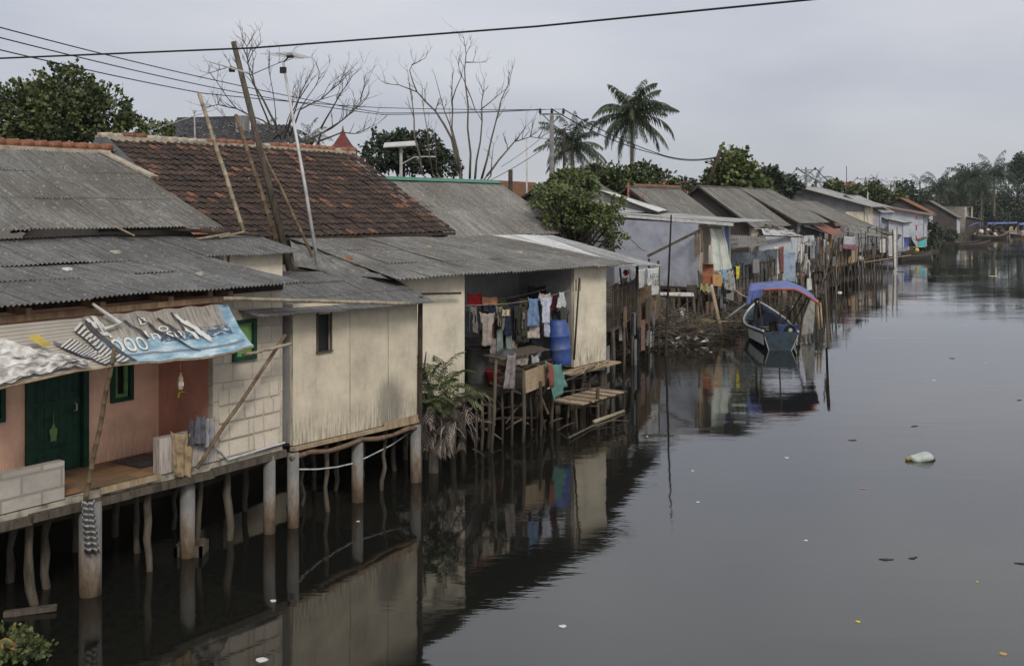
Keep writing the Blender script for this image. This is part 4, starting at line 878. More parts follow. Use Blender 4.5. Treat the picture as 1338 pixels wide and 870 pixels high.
for i in range(34):
    x=rr.uniform(612,742); w_=rr.uniform(5,10); y0=rr.uniform(396,412); hh=rr.uniform(18,44); o_=rr.uniform(.03,.8)
    c=rr.choice([((.03,.03,.035),'charcoal'),((.05,.045,.035),'dull brown'),((.02,.025,.05),'dark navy'),((.10,.095,.09),'worn grey'),((.05,.06,.045),'faded olive'),((.08,.04,.04),'deep plum'),((.16,.14,.12),'mousy')])
    ys=['left end','left part','middle','right part','right end'][min(4,int((x-612)/26))]
    cloth('hanging_clothes',c[1]+(' narrow' if w_<7 else ' wide')+(' long' if hh>30 else ' short')+' garment crowded in the '+ys+' of the '+('front' if o_<.4 else 'rear')+' washing line',clothmat('crowd_cloth'+str(i),c[0],sc(c[0],.5)),[LD.pt(x,y0,o_),LD.pt(x+w_,y0,o_),LD.pt(x+w_,y0+hh,o_-.02),LD.pt(x,y0+hh,o_-.02)],10,12,.05,1.6,i+400,rr.choice([None,'shirt','pinch','trousers']))
# tall thin poles in front of bay's right end
pole_thing('bamboo_pole','thin dark pole standing before the right cream wall panel','pole',(X(750,470,-.15),X(757,363,-.25)),(.03,.025),'wood_dark',knots=False)

for i,(px,py,mt,lb,sz,Y) in enumerate(((150,330,'conc','grey stone holding down the near roof sheets left of centre',.09,16.6),(262,358,'conc','pale brick weighing down the front roof near its eave',.08,17.2),(560,322,'wood_pale','short pale stick lying on the big grey roof',.07,27.5),(680,330,'conc','white stone lying on the big grey roof near the white sheets',.10,29.3),(455,338,'board_red','broken orange tile lying on the grey roof below the tile eave',.10,24.8),(88,352,'white','small white scrap lying on the near dark roof',.07,15.6))):
    p=at(px,py,Y); mb=MB(); rr=random.Random(i)
    b_=[p+V((math.cos(k*1.57+.5)*sz*rr.uniform(.8,1.5),math.sin(k*1.57+.5)*sz*rr.uniform(.8,1.4),-.03)) for k in range(4)]; mb.hexa(b_,[p+(q-p)*.8+V((0,0,sz*.6)) for q in b_])
    # drop it onto the roof by ray
    o=mb.build('roof_stone',M[mt],None,origin=p); tag(o,lb,'stone'); ROOFS.append(o)
bpy.context.view_layer.update(); dg=bpy.context.evaluated_depsgraph_get()
for o in ROOFS:
    d=(o.location-V((0,0,CH))).normalized(); hit,loc,nn,ix,ob,mx=bpy.context.scene.ray_cast(dg,V((0,0,CH)),d)
    for _ in range(4):
        if hit and ob in ROOFS: hit,loc,nn,ix,ob,mx=bpy.context.scene.ray_cast(dg,loc+d*.02,d)
    if hit and ob.name!='ground': o.location=loc+V((0,0,.01))
# ================================================================ house C : big clay tile roof
def vadd(p,d,s): return p+d*s
dA=LA.d3(); nO=-LA.n3()                                  # along the bank, towards the river
hC=thing('tile_roof_house','house under the large dark brown clay tile roof with scattered orange tiles','house',(-9.5,30,1.2))
rL=V((-10.5,26,7.5)); rR=rL+dA*9.15; eL=rL+nO*4.28-V((0,0,2.52)); eR=rR+nO*4.28-V((0,0,2.52))
mb=MB(); tiles(mb,[eL,eR,rR,rL],.215,.27,.035,.035,1); mb.build('front_tile_roof',M['tile'],hC)
bL=rL-nO*4.2-V((0,0,2.5)); bR=rR-nO*4.2-V((0,0,2.5))
mb=MB(); tiles(mb,[bR,bL,rL+V((0,0,-.01)),rR+V((0,0,-.01))],.43,.5,.035,.035,2); mb.build('back_tile_roof',M['tile'],hC)
mb=MB(); mb.beam(rL+V((0,0,-.02)),rR+V((0,0,-.02)),.30,.14); mb.build('ridge_mortar',M['mortar'],hC)
mb=MB(); rr=random.Random(2); k=0
while k<9.1:
    a=rL+dA*k+V((0,0,.06))
    if rr.random()<(.25 if k<3 else .75): mb=MB(); mb.tube([a,a+dA*.36+V((0,0,.02))],[.095,.11],9); mb.build('ridge_tile',M['tile_orange'],hC,smooth=True)
    k+=.33
mb=MB(); k=0
while k<9.1: 
    a=rL+dA*k+V((0,0,.04)); mb.tube([a,a+dA*.36+V((0,0,.01))],[.08,.095],9); k+=.33
mb.build('worn_ridge_tiles',M['mortar'],hC,smooth=True)
mb=MB()
for (a,b_) in ((rL,bL),(rR,bR)):
    e=(eL if a is rL else eR); i_=dA*(.35 if a is rL else -.35)
    mb.prism([V((e.x,e.y,1.2))+i_,V((b_.x,b_.y,1.2))+i_,b_+i_-V((0,0,.1)),a+i_-V((0,0,.15)),e+i_-V((0,0,.1))][::(1 if a is rR else -1)],.12)
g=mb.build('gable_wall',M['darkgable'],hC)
mb=MB(); mb.wall((eL+dA*.3-nO*.5)[:2],(eR-dA*.3-nO*.5)[:2],1.2,4.9,.12); mb.build('front_wall',M['cream'],hC)
# verge debris: fascia, loose orange tiles, dark sheet along the left verge
mb=MB(); mb.beam(rL-dA*.06-V((0,0,.08)),eL-dA*.06-V((0,0,.08)),.04,.16); mb.build('verge_board',M['wood_dark'],hC)
mb=MB(); mb.beam(eL+V((0,0,-.05)),eR+V((0,0,-.05)),.05,.08); mb.build('fascia',M['wood_dark'],hC)
for i,t in enumerate((.62,.68,.80,.86,.93)):
    c=lerp(rL,eL,t)-dA*.12+V((0,0,.04)); mb=MB(); mb.grid(lambda a,b:c+dA*(a-.5)*.42+nO*(b-.5)*.5+V((0,0,-.28*(b-.5)+.03*math.cos(a*6.28))),8,2); o=mb.build('loose_tile',M['tile_orange'] if i!=3 else M['asb_mid'],hC,smooth=True)
def fn(a,b):
    p=lerp(rL+V((0,0,.06)),eL,.02+a*.56); wd=.25+.75*math.sin(math.pi*min(1,a*1.1+.05))
    return p+dA*(lerp(.14,-wd,b))+V((0,0,.05-.45*b*b*(1-.3*a)+.05*noise.noise(V((a*7,b*4,1)))))
mb=MB(); mb.grid(fn,24,8); tag(mb.build('black_tarpaulin',M['plastic_black'],None,smooth=True,origin=rL),'dark plastic sheet draped along the left verge of the big tile roof','tarpaulin')
# ================================================================ house K : green ridge cap
hK=thing('green_ridge_house','house with steep mossy grey roof and a long green ridge cap','house',(-1,43,1.2))
kL=V((-4.96,41.2,6.9)); kR=V((-.67,47.2,6.9)); kd=(kR-kL).normalized(); kn=V((kd.y,-kd.x,0)); keL=kL+kn*3.95-V((0,0,2.3)); keR=kR+kn*3.95-V((0,0,2.3)); kL2=kL-kd*1.5; keL2=keL-kd*1.5
mb=MB(); corr(mb,[keL2,keR,kR,kL2],.17,.026,1.0,2.4,.02,seed=12); mb.build('front_roof',M['asb_light'],hK,smooth=True)
kb=[kR-kn*4-V((0,0,2.3)),kL2-kn*4-V((0,0,2.3)),kL2,kR]; mb=MB(); corr(mb,kb,.17,.026,1,2.4,ppw=4,seed=13); mb.build('back_roof',M['asb_light'],hK,smooth=True)
mb=MB(); mb.prism([kL2+V((0,0,.08)),kL2+kn*.26-V((0,0,.06)),kR+kn*.26-V((0,0,.06)),kR+V((0,0,.08))],.02); mb.prism([kR+V((0,0,.08)),kR-kn*.26-V((0,0,.06)),kL2-kn*.26-V((0,0,.06)),kL2+V((0,0,.08))],.02); mb.build('ridge_cap',plain('green_ridge_metal',(.04,.15,.10),.5,.15,3,0),hK)
mb=MB(); mb.wall((keL2-kn*.4)[:2],(keR-kn*.4)[:2],1.2,4.5,.12); mb.build('front_wall',M['greywall'],hK)
mb=MB(); mb.prism([V((*(keR-kn*.4)[:2],1.2)),V((*(kb[0]+kn*.4)[:2],1.2)),kb[0]+kn*.4,kR-V((0,0,.12)),keR-kn*.4],.1); mb.build('gable_wall',M['greywall'],hK)
# ================================================================ E : pale low roof, balcony hut with white cloth
hE=thing('balcony_hut','narrow stilt hut with bamboo balcony under a pale zinc roof','house',(5,38,1.2))
zr=[at(790,349,30.6),at(864,347,38.5),at(722,308,40.5),at(640,309,33.2)]
mb=MB(); corr(mb,zr,.12,.018,.9,2.2,.02,seed=14); mb.build('zinc_roof',M['zinc'],hE,smooth=True)
q=[lerp(zr[0],zr[3],.55)+V((0,0,.05)),bil(zr,.32,.12)+V((0,0,.05)),bil(zr,.55,.96)+V((0,0,.05)),zr[3]+V((0,0,.05))]
q=[at(784,347,30.8)+V((0,0,.04)),bil(zr,.25,.02)+V((0,0,.05)),bil(zr,.75,.99)+V((0,0,.05)),bil(zr,.02,.99)+V((0,0,.05))]
mb=MB(); corr(mb,q,.2,.012,1.2,6,.005,seed=15); mb.build('white_sheet_roof',M['zinc_white'],hE,smooth=True)
E0=at(795,420,33.0); E1=at(826,400,38.2); E2=at(858,396,41.5)
zE=1.75
mb=MB(); P0=V((3.3,33.5,0));P1=V((4.7,38.5,0));P2=V((6.0,42,0)); inn=V((-.95,.3,0))
def E_(p,z): return V((p.x,p.y,z))
q=[P0,P1,P1+inn*3.5,P0+inn*3.5]; mb.hexa([E_(p,zE-.1) for p in q],[E_(p,zE) for p in q]); q=[P1,P2,P2+inn*3.5,P1+inn*3.5]; mb.hexa([E_(p,zE-.1) for p in q],[E_(p,zE-.003) for p in q]); mb.build('deck',M['wood'],hE)
mb=MB(); mb.wall((P0+inn*1.2)[:2],(P1+inn*1.2)[:2],zE,3.9,.08,[(1.2,2.2,zE,3.5)]); mb.build('inner_wall',plain('brown_pink_wall',(.24,.17,.14),.9,.3),hE)
mb=MB(); 
for z in (2.05,2.95): mb.beam(E_(P0,z),E_(P1,z+.0),.05,.05)
mb.beam(E_(P1,2.05),E_(P2,2.05),.05,.05); mb.build('rail',M['wood_dark'],hE)
for i in range(17):
    p=lerp(P0,P1,i/17); mb=MB(); mb.tube([E_(p,1.75),E_(p,3.05+.15*random.random())],.022,6); mb.build('baluster',M['wood_dark' if i%3 else 'wood'],hE)
for i in range(12):
    p=lerp(P1,P2,(i+.3)/12); mb=MB(); mb.tube([E_(p,1.2),E_(p,2.65)],.05,6); mb.build('wall_pole',M['ply'],hE)
for i,p in enumerate((P0,lerp(P0,P1,.4),lerp(P0,P1,.75),P1,lerp(P1,P2,.5),P2,P0+inn,P1+inn,P2+inn,lerp(P0,P1,.55)+inn*.6)):
    mb=MB(); zt=(3.55 if i in (3,5) else 1.7); mb.tube([(p.x,p.y,-.5),(p.x+.03,p.y,.8),(p.x,p.y,zt)],.06 if i<6 else .08,7); mb.build('stilt',M['wood'],hE,smooth=True)
cloth('white_cloth','large stained white cloth hung over the bamboo balcony rail',clothmat('stained_white_cloth',(.50,.50,.48),(.33,.32,.28)),[at(820,351,38.6),at(845,350,40.6),at(843,386,40.6),at(822,391,38.5)],16,16,.05,1.3,41,None,None,'cloth')
wc=cloth('white_sack_cloth','white cloth with dark lettering hanging right of the stained white cloth',clothmat('white_sack',(.52,.52,.50),(.38,.37,.34)),[at(846,350,40.4),at(861,348,41.2),at(861,385,41.2),at(846,387,40.5)],12,14,.02,1,42,None,None,'cloth')
ws=lambda a,b:bil([at(846,350,40.2),at(861,348,41.0),at(861,385,41.0),at(846,387,40.3)],a,b)
text_on("10'L",.18,.95,.22,.38,'lettering',M['black'],wc,ws,.03); text_on("=20",.3,.95,.46,.66,'lettering',M['black'],wc,ws,.03)
mb=MB(); p=at(818,356,37.5); mb.tube([p-V((0,0,.12)),p,p+V((0,0,.1))],[.04,.12,.05],8); tag(mb.build('red_bag',M['red'],None,smooth=True,origin=p),'small red bag hanging under the eave left of the white cloth','bag')
cloth('hanging_clothes','patterned brown dress hanging at the balcony corner',clothmat('patterned_dress',(.22,.13,.10),(.08,.06,.06)),[at(813,362,37.2),at(820,361,37.4),at(820,392,37.4),at(811,393,37.2)],8,10,.04,1.5,43,None,None,'clothes')
mb=MB(); p0=at(797,377,34); mb.tube([wat(848,470,-.4),at(848,338,41.9)],[.07,.05],8); tag(mb.build('mooring_pole',M['wood_dark'],None,origin=wat(848,470)),'dark vertical pole standing in front of the lettered white cloth','pole')
mb=MB(); b0=wat(869,478,-.4); mb.tube([b0,V((b0.x+.1,b0.y,2.2)),at(877,281,37.4)],[.05,.045,.03],7); tag(mb.build('mooring_pole',M['wood_dark'],None,origin=b0),'thin tall pole standing in the water before the blue grey house wall','pole')

# ================================================================ generic bank houses
def gable(name,label,apex,s,w,drop,zb,roof,wall_,gmat,over=.35,pitch=.2,d=FD,n=FN,cat='house',back=True,seed=0,front=True,amp=.028,sl=2.4,holes=()):
    """apex: near end of the ridge; s length, w half width, drop ridge->eave"""
    d=d.normalized(); n=n.normalized()
    A=V(apex); B=A+d*s; e0=A+n*w-V((0,0,drop)); e1=B+n*w-V((0,0,drop)); f0=A-n*w-V((0,0,drop)); f1=B-n*w-V((0,0,drop))
    h=thing(name,label,cat,(A.x,A.y,zb))
    mb=MB(); corr(mb,[e0,e1,B,A],pitch,amp,1.0,sl,.015,ppw=5,seed=seed); mb.build('roof',M[roof],h,smooth=True)
    mb=MB(); corr(mb,[f1,f0,A+V((0,0,-.01)),B+V((0,0,-.01))],pitch,amp,1.0,3,.015,ppw=3,seed=seed+1); mb.build('back_roof',M[roof],h,smooth=True)
    mb=MB(); mb.beam(A+V((0,0,.02)),B+V((0,0,.02)),.22,.06); mb.build('ridge',M['tile_orange'] if roof=='orange' else M[roof],h)
    wi=w-over; k=drop*over/w
    def g(q,off,rev):
        a=q+d*off; lo=V((0,0,zb))
        P=[V((*(a+n*wi)[:2],zb)),V((*(a-n*wi)[:2],zb)),a-n*wi-V((0,0,drop-k+.1)),a-V((0,0,.1)),a+n*wi-V((0,0,drop-k+.1))]
        if rev: P=P[::-1]
        mb=MB()
        # uv in metres, height upwards
        nn=(P[1]-P[0]).cross(P[2]-P[0]).normalized()*.1
        uv=[((p-a).dot(n)+10,p.z) for p in P]; mb.face(P,uv); Q=[p-nn for p in P]; mb.face(Q[::-1],uv[::-1])
        for i in range(5): mb.face([P[(i+1)%5],P[i],Q[i],Q[(i+1)%5]])
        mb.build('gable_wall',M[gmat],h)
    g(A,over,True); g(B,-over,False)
    if front:
        mb=MB(); p0=A+d*over+n*wi; p1=B-d*over+n*wi; mb.wall(p0[:2],p1[:2],zb,A.z-drop+k-.1,.1,holes); mb.build('front_wall',M[wall_],h)
    mb=MB(); mb.beam(A-V((0,0,.06)),e0-V((0,0,.06)),.04,.12); mb.beam(A-V((0,0,.06)),f0-V((0,0,.06)),.04,.12); mb.build('barge_board',M['wood_dark'],h)
    return h,(A,B,e0,e1)
def lean(name,label,q,zb,roof,walls,pitch=.2,amp=.02,seed=0,cat='house',th=.1):
    """shed roof q = eave near, eave far, top far, top near ; walls on near side and river side"""
    q=[V(p) for p in q]; h=thing(name,label,cat,(q[0].x,q[0].y,zb))
    mb=MB(); corr(mb,[q[0],q[1],q[2],q[3]],pitch,amp,1,2.4,.015,ppw=5,seed=seed); mb.build('roof',M[roof],h,smooth=True)
    mb=MB(); mb.beam(q[0]-V((0,0,.07)),q[3]-V((0,0,.07)),.05,.1); mb.beam(q[0]-V((0,0,.07)),q[1]-V((0,0,.07)),.05,.09); mb.build('roof_edge',M[walls[2] if len(walls)>2 else 'wood_dark'],h)
    i0=lerp(lerp(q[0],q[3],.12),lerp(q[1],q[2],.12),.05); i1=lerp(lerp(q[0],q[3],.12),lerp(q[1],q[2],.12),.95); t0=lerp(lerp(q[0],q[3],.97),lerp(q[1],q[2],.97),.05)
    mb=MB(); mb.wall(t0[:2],i0[:2],zb,t0.z-.08,th,z1b=i0.z-.08); mb.build('side_wall',M[walls[0]],h)
    mb=MB(); mb.wall(i0[:2],i1[:2],zb,i0.z-.08,th,z1b=i1.z-.08); mb.build('front_wall',M[walls[1]],h)
    return h,i0,i1,t0
def stilts(h,a,b,n,ztop,r=.07,depth=1,dn=None,mat='wood'):
    dn=dn or V((-.83,.55,0))
    for k in range(depth):
        for i in range(n):
            p=lerp(V(a),V(b),i/(max(1,n-1)))+dn*k*1.3; pts,rs=crooked(p.x,p.y,ztop,r,(random.uniform(-.08,.08),0),n=4,seed=int(p.x*17+i),wob=.03); pole_part(h,pts,rs,mat=mat,n=6)

# F blue grey house with striped curtain
hF=thing('blue_grey_house','blue grey stilt house with thin white roof edge and plank brace','house',(8,50,1.9))
c1=V((8.8,48.5,0)); cb=V((5.1,51.0,0)); c2=c1+FD.normalized()*4.2
mb=MB(); mb.wall(cb[:2],c1[:2],1.95,5.15,.1,z1b=4.95); mb.build('side_wall',M['bluegrey'],hF)
mb=MB(); mb.wall((c1+FD*.02)[:2],c2[:2],1.95,4.92,.1,[(1.3,2.4,1.96,3.9)]); mb.build('front_wall',M['cream2'],hF)
mb=MB(); q=[c1,c2,c2+V((-4,2.7,0)),cb]; mb.hexa([E_(p,1.8) for p in q],[E_(p,1.94) for p in q]); mb.build('floor',M['wood_dark'],hF)
q=[at(958,291,47.6),at(958,291,47.6)+FD.normalized()*5.5+V((0,0,.02)),at(805,279,51.3)+FD.normalized()*5.5,at(805,279,51.3)]
mb=MB(); corr(mb,q,.2,.015,1,3,.01,seed=20); mb.build('roof',M['zinc'],hF,smooth=True)
mb=MB(); mb.beam(q[0]-V((0,0,.09)),q[3]-V((0,0,.09)),.04,.14); mb.build('white_fascia',M['white'],hF)
mb=MB(); mb.beam(q[0]-V((.5,-.3,.26)),q[3]-V((0,0,.26)),.06,.10); mb.build('rafter',M['wood_dark'],hF)
mb=MB(); mb.beam(at(846,335,48.0),at(916,300,48.1),.07,.12); mb.build('plank_brace',M['wood'],hF)
mb=MB(); 
for i,x in enumerate((909,913,917)): mb.beam(at(x,302,48.2),at(x,336-3*i,48.2),.10,.03)
mb.build('vertical_planks',M['ply'],hF)
mb=MB(); mb.beam(at(921,345,47.9),at(931,345,48.2),.4,.02); mb.box(at(925,358,48.2),(.5,.05,.95),0); mb.build('rust_panel',M['board_red'],hF)
stilts(hF,cb+V((.3,-.1,0)),c1,5,1.85,.08,2); stilts(hF,c1,c2,4,1.85,.07,2)
M['curtain']=stripemat('green_striped_curtain',[(0,(.52,.53,.47)),(.16,(.12,.26,.20)),(.22,(.55,.55,.5)),(.5,(.45,.50,.42)),(.72,(.14,.27,.2)),(.80,(.56,.56,.5))],2.2,axis=0)
cloth('striped_curtain','long white curtain with green stripes hanging from the blue grey house corner',M['curtain'],[at(926,293,48.3),at(946,292,49.0),at(958,352,49.0),at(932,356,48.2)],22,20,.09,2.3,44,None,None,'curtain')
mb=MB(); mb.grid(lambda a,b:bil([at(947,294,49.6),at(952,294,49.9),at(953,336,49.9),at(949,336,49.6)],a,b)+V((0,.04*math.sin(b*7),0)),3,8); tag(mb.build('blue_cloth',M['tarp_blue'],None,origin=at(949,294,49.6)),'narrow deep blue cloth hanging behind the striped curtain','cloth')
cloth('hanging_clothes','yellow garment hanging low beside the bamboo fence',clothmat('yellow_garment',(.52,.46,.05)),[at(961,347,49.5),at(967,347,49.6),at(966,363,49.6),at(962,366,49.5)],6,8,.04,1.5,45,None,None,'clothes')
cloth('hanging_clothes','ragged grey white cloths hanging below the striped curtain',clothmat('ragged_grey',(.30,.29,.27),(.07,.07,.08)),[at(943,355,48.7),at(958,353,48.9),at(962,382,48.9),at(946,378,48.6)],10,12,.1,2.5,46,None,None,'clothes')
cloth('hanging_clothes','pale blue cloth beside the orange brown board',clothmat('pale_blue_cloth',(.2,.36,.5)),[at(944,350,48.3),at(950,350,48.3),at(949,368,48.3),at(944,366,48.3)],6,8,.05,1.5,47,None,None,'clothes')
mb=MB(); mb.box(at(937,366,48.0),(.42,.05,.55),0); tag(mb.build('orange_board',M['board_or'],None,origin=at(937,374,48)),'small orange brown board hanging beneath the striped curtain','board')
for i,(x,y,c) in enumerate(((920,376,'yellow'),(926,377,'white'))):
    p=at(x,y,47.8); mb=MB(); mb.grid(lambda a,b:p+V((.35*(a-.5),.1*math.sin(a*5),.28*(b-.5)+.08*math.sin(a*9))),6,5); tag(mb.build('plastic_rag',plain('olive_rag',(.35,.33,.12),.7) if i==0 else M['plastic_white'],None,origin=p),('olive' if i==0 else 'white')+' rag caught under the corner of the blue grey house','rag')
mb=MB(); p=at(868,384,46.5); mb.beam(p+V((-1.0,0,0)),p+V((1.3,0,-.02)),.5,.12); tag(mb.build('white_tray',M['plastic_white'],None,origin=p),'dirty white tray lying under the blue grey wall','tray')
# F2 white roof behind the leafy tree
lean('white_roof_shed','shed with bright pale zinc roof behind the leafy tree',[at(859,277,52.5),at(872,275,57),at(812,254,60),at(785,249,55.5)],1.2,'zinc_white',['greywall','greywall'],seed=22)
lean('white_roof_shed','low pale roof strip just above the blue grey wall',[at(812,279,51.8),at(860,277,54),at(812,266,57),at(770,262,54.6)],1.2,'zinc',['greywall','greywall'],seed=23)
# L dark gable behind K and brick wall
h,_=gable('dark_gable_shed','small dark gabled shed half hidden behind the leafy tree',at(716,236,60),6,3.2,1.6,1.2,'asb_mid','greywall','darkgable',seed=24)
bw=thing('brick_wall','low orange brick wall far behind the green ridge roof','wall',at(655,250,85)); 
mb=MB(); a=at(650,247,85); b_=at(700,247,92); mb.wall(a[:2],b_[:2],5.0,8.0,.2); mb.build('brick_face',brickmat('orange_brick',(.30,.13,.07),(.25,.2,.15),.4,.15),bw)
mb=MB(); mb.wall((a+V((0,.1,0)))[:2],(b_+V((0,.1,0)))[:2],1.2,5.0,.2); mb.build('white_base',M['white'],bw)
# ---- G with orange ridge
h,g=gable('orange_ridge_house','grey gable house with a short orange ridge and dark open gable',at(819,244,58),7.2,3.0,2.05,1.2,'asb_far','cream2','darkgable',seed=30,n=V((.80,-.60,0)),d=V((.55,.835,0)))
mb=MB(); A,B=g[0],g[1]; k=1.0
while k<6.8: a=A+(B-A).normalized()*k+V((0,0,.07)); mb.tube([a,a+(B-A).normalized()*.4],[.1,.12],8); k+=.36
mb.build('ridge_tiles',M['tile_orange'],h,smooth=True)
for i,x in enumerate((821,833)):
    mb=MB(); p=at(x,262+4*i,57.6); mb.beam(p,p+V((0,0,1.0-.5*i)),.1,.08) if i==0 else mb.beam(p,p+V((.5,0,.7)),.06,.06); mb.build('gable_strut',M['board_red'],h)
h,g=gable('long_grey_house','long grey roofed house with black board gable behind the blue grey house','n' and at(912,243,66),7.3,3.75,2.65,1.2,'asb_far','cream','darkgable',seed=32)
p=g[2]; 
h2,g2=gable('long_grey_house','second long grey roof stepping out just right of the black board gable',at(965,246,72),7,4.4,2.45,1.2,'asb_far','greywall','darkgable',seed=34)
LR=Line(22.3,72.8,.476,.879); LS=Line(45.9,115.6,.44,.898)
def inland(L,P,px):
    k=(px-CX)/F; return (k*P.y-P.x)/(L.n[0]-k*L.n[1])
def gab(name,label,L,pa,pe,off,s_,zb,roof,wall_,gmat,Y=None,**kw):
    E=L.pt(pe[0],pe[1],off) if Y is None else at(pe[0],pe[1],Y); w_=inland(L,E,pa[0]); A=E+L.n3()*w_; A.z=CH-(pa[1]-HY)*A.y/F
    return gable(name,label,A,s_,w_,A.z-E.z,zb,roof,wall_,gmat,d=L.d3(),n=-L.n3(),**kw)
def leanL(name,label,L,pe,pt_,off,s_,zb,roof,walls,Y=None,**kw):
    E=L.pt(pe[0],pe[1],off) if Y is None else at(pe[0],pe[1],Y); w_=inland(L,E,pt_[0]); A=E+L.n3()*w_; A.z=CH-(pt_[1]-HY)*A.y/F
    return lean(name,label,[E,E+L.d3()*s_,A+L.d3()*s_,A],zb,roof,walls,**kw)
h3,g3=gab('long_grey_house','third grey roof with dark rubbish lying on its ridge',LR,(1030,262),(1112,299),3.2,14,1.2,'asb_far','greywall','darkgable',seed=36)
mb=MB(); rr=random.Random(5)
for i in range(16):
    c=g3[0]+FD*(rr.uniform(-.5,2.2))-FN*rr.uniform(.0,2.5)+V((0,0,rr.uniform(.0,.35))); pts=[c,c+V((rr.uniform(-.4,.4),rr.uniform(-.3,.3),rr.uniform(0,.25)))]; mb.tube(pts,[.16,.10],6)
tag(mb.build('rubbish_heap',M['deadleaf'],None,origin=g3[0]),'heap of dark brown rubbish on the grey ridge before the big grey gable','rubbish')
# J big gable
hJ,gJ=gab('wide_gable_house','wide grey gable house with bright pale roof in the middle distance',LR,(1038,243),(1138,270.5),3.4,15,1.2,'zinc','cream','greywall',seed=40,over=.8,holes=[(1.5,2.0,3.4,5.0)])
mb=MB(); e_=gJ[2]; p1=V((e_.x,e_.y,0))-(-LR.n3())*.85+LR.d3()*.68; p0=p1+LR.n3()*1.9; mb.wall(p0[:2],p1[:2],1.2,5.3,.04); mb.build('beige_panel',M['cream'],hJ)
gab('pale_roof_house','smaller pale roof stepping behind the wide gable house',LR,(1104,255),(1153,278),3.2,10,1.2,'zinc','lilac','lilac',seed=42)
gab('lilac_house','pale lilac hut with small white gable roof above the terrace',LR,(1143,280),(1168,291),2.2,6,1.2,'zinc','lilac','lilac',seed=44,over=.3)
leanL('grey_lean_to','flat grey lean-to roof beneath the lilac hut',LR,(1170,308),(1133,299),1.0,7,1.2,'asb_far',['greywall','whitewall'],seed=46)
leanL('small_white_hut','small hut with white walls and flat grey roof at the river edge',LR,(1182,291),(1160,286),.6,6,.9,'zinc',['whitewall','whitewall'],seed=47)
# ---- front row shacks between the blue boat and the terrace
M['slat_grey']=woodmat('weathered_grey_bamboo',(.17,.165,.16),(.05,.05,.05))
sf=thing('bamboo_fence_shack','shack walled with a dark upright bamboo fence and blue plastic behind the boat','shack',(13,56.5,1.2))
S0=at(955,388,54.0); S1=at(1022,378,57.5); S0.z=S1.z=0; zS0=1.05; zS1=3.35
mb=MB(); mb.wall((S0+V((.0,.12,0)))[:2],(S1+V((0,.12,0)))[:2],1.1,3.3,.06); mb.build('plastic_lining',plain('faded_blue_plastic',(.05,.058,.07),.6,.5,1.2,.3,c2=(.03,.035,.04)),sf)
for i in range(44):
    p=lerp(S0,S1,i/43); mb=MB(); mb.tube([E_(p,zS0-.15*random.random()),E_(p,2.9+.15*random.random())],random.uniform(.022,.034),5); mb.build('bamboo_slat',M['slat_grey' if i%3 else 'wood_dark'],sf)
for z in (1.35,2.0,2.75): 
    mb=MB(); mb.beam(E_(S0,z)-V((0,.04,0)),E_(S1,z)-V((0,.04,0)),.04,.05); mb.build('cross_rail',M['wood'],sf)
mb=MB(); corr(mb,[at(951,327,53.4),at(1003,320,56.8),at(1000,309,60.5),at(949,308,58)],.2,.03,1,2,.05,seed=50,rag=.2); mb.build('ragged_roof',M['asb_light'],sf,smooth=True)
mb=MB(); mb.grid(lambda a,b:lerp(E_(S0,3.3),E_(S1,3.45),a)+V((0,-.08,-.75*b*(1-.3*a)+.05*noise.noise(V((a*9,b*4,5)))))+V((0,-.08*math.sin(a*25)*b,0)),30,6); mb.build('plastic_drape',plain('blue_grey_plastic',(.085,.10,.115),.6,.6,2.5,.6,8,c2=(.03,.035,.04)),sf,smooth=True)
stilts(sf,S0,S1,8,1.1,.06,2)
bp=thing('blue_white_shack','small shack with pale blue white panels beside the bamboo fence','shack',(16,59.5,1.2))
U0=at(994,345,60);U1=at(1034,345,59.5)
mb=MB(); mb.wall((U0.x,U0.y+.5),(U1.x,U1.y+.2),1.2,4.05,.08); mb.wall((U1.x+.02,U1.y+.2),(U1.x+.9,U1.y+2),1.2,3.9,.08); mb.build('panel_wall',M['whitewall'],bp)
mb=MB(); mb.beam((U0.x-.2,U0.y,4.1),(U1.x+.6,U1.y-.1,4.02),.25,.07); mb.build('top_beam',M['wood_dark'],bp)
mb=MB(); mb.box((U1.x-.15,U1.y-.05,2.3),(.75,.04,1.7),0); mb.build('blue_door_panel',plain('soft_blue_panel',(.27,.33,.42),.7,.3),bp)
stilts(bp,U0,U1,4,1.25,.07,2)
cloth('hanging_clothes','white cloth hanging at the right end of the bamboo fence',clothmat('fence_white_cloth',(.46,.45,.43),(.2,.19,.18)),[at(1011,322,57.0),at(1019,321,57.2),at(1023,366,57.2),at(1014,368,57.0)],8,14,.09,2,51,None,None,'clothes')
cloth('hanging_clothes','red brown cloth hanging between fence and blue panel',clothmat('fence_red_cloth',(.18,.07,.06)),[at(1018,322,57),at(1024,321,57.1),at(1024,357,57.1),at(1020,358,57)],6,12,.06,1.5,52,None,None,'clothes')
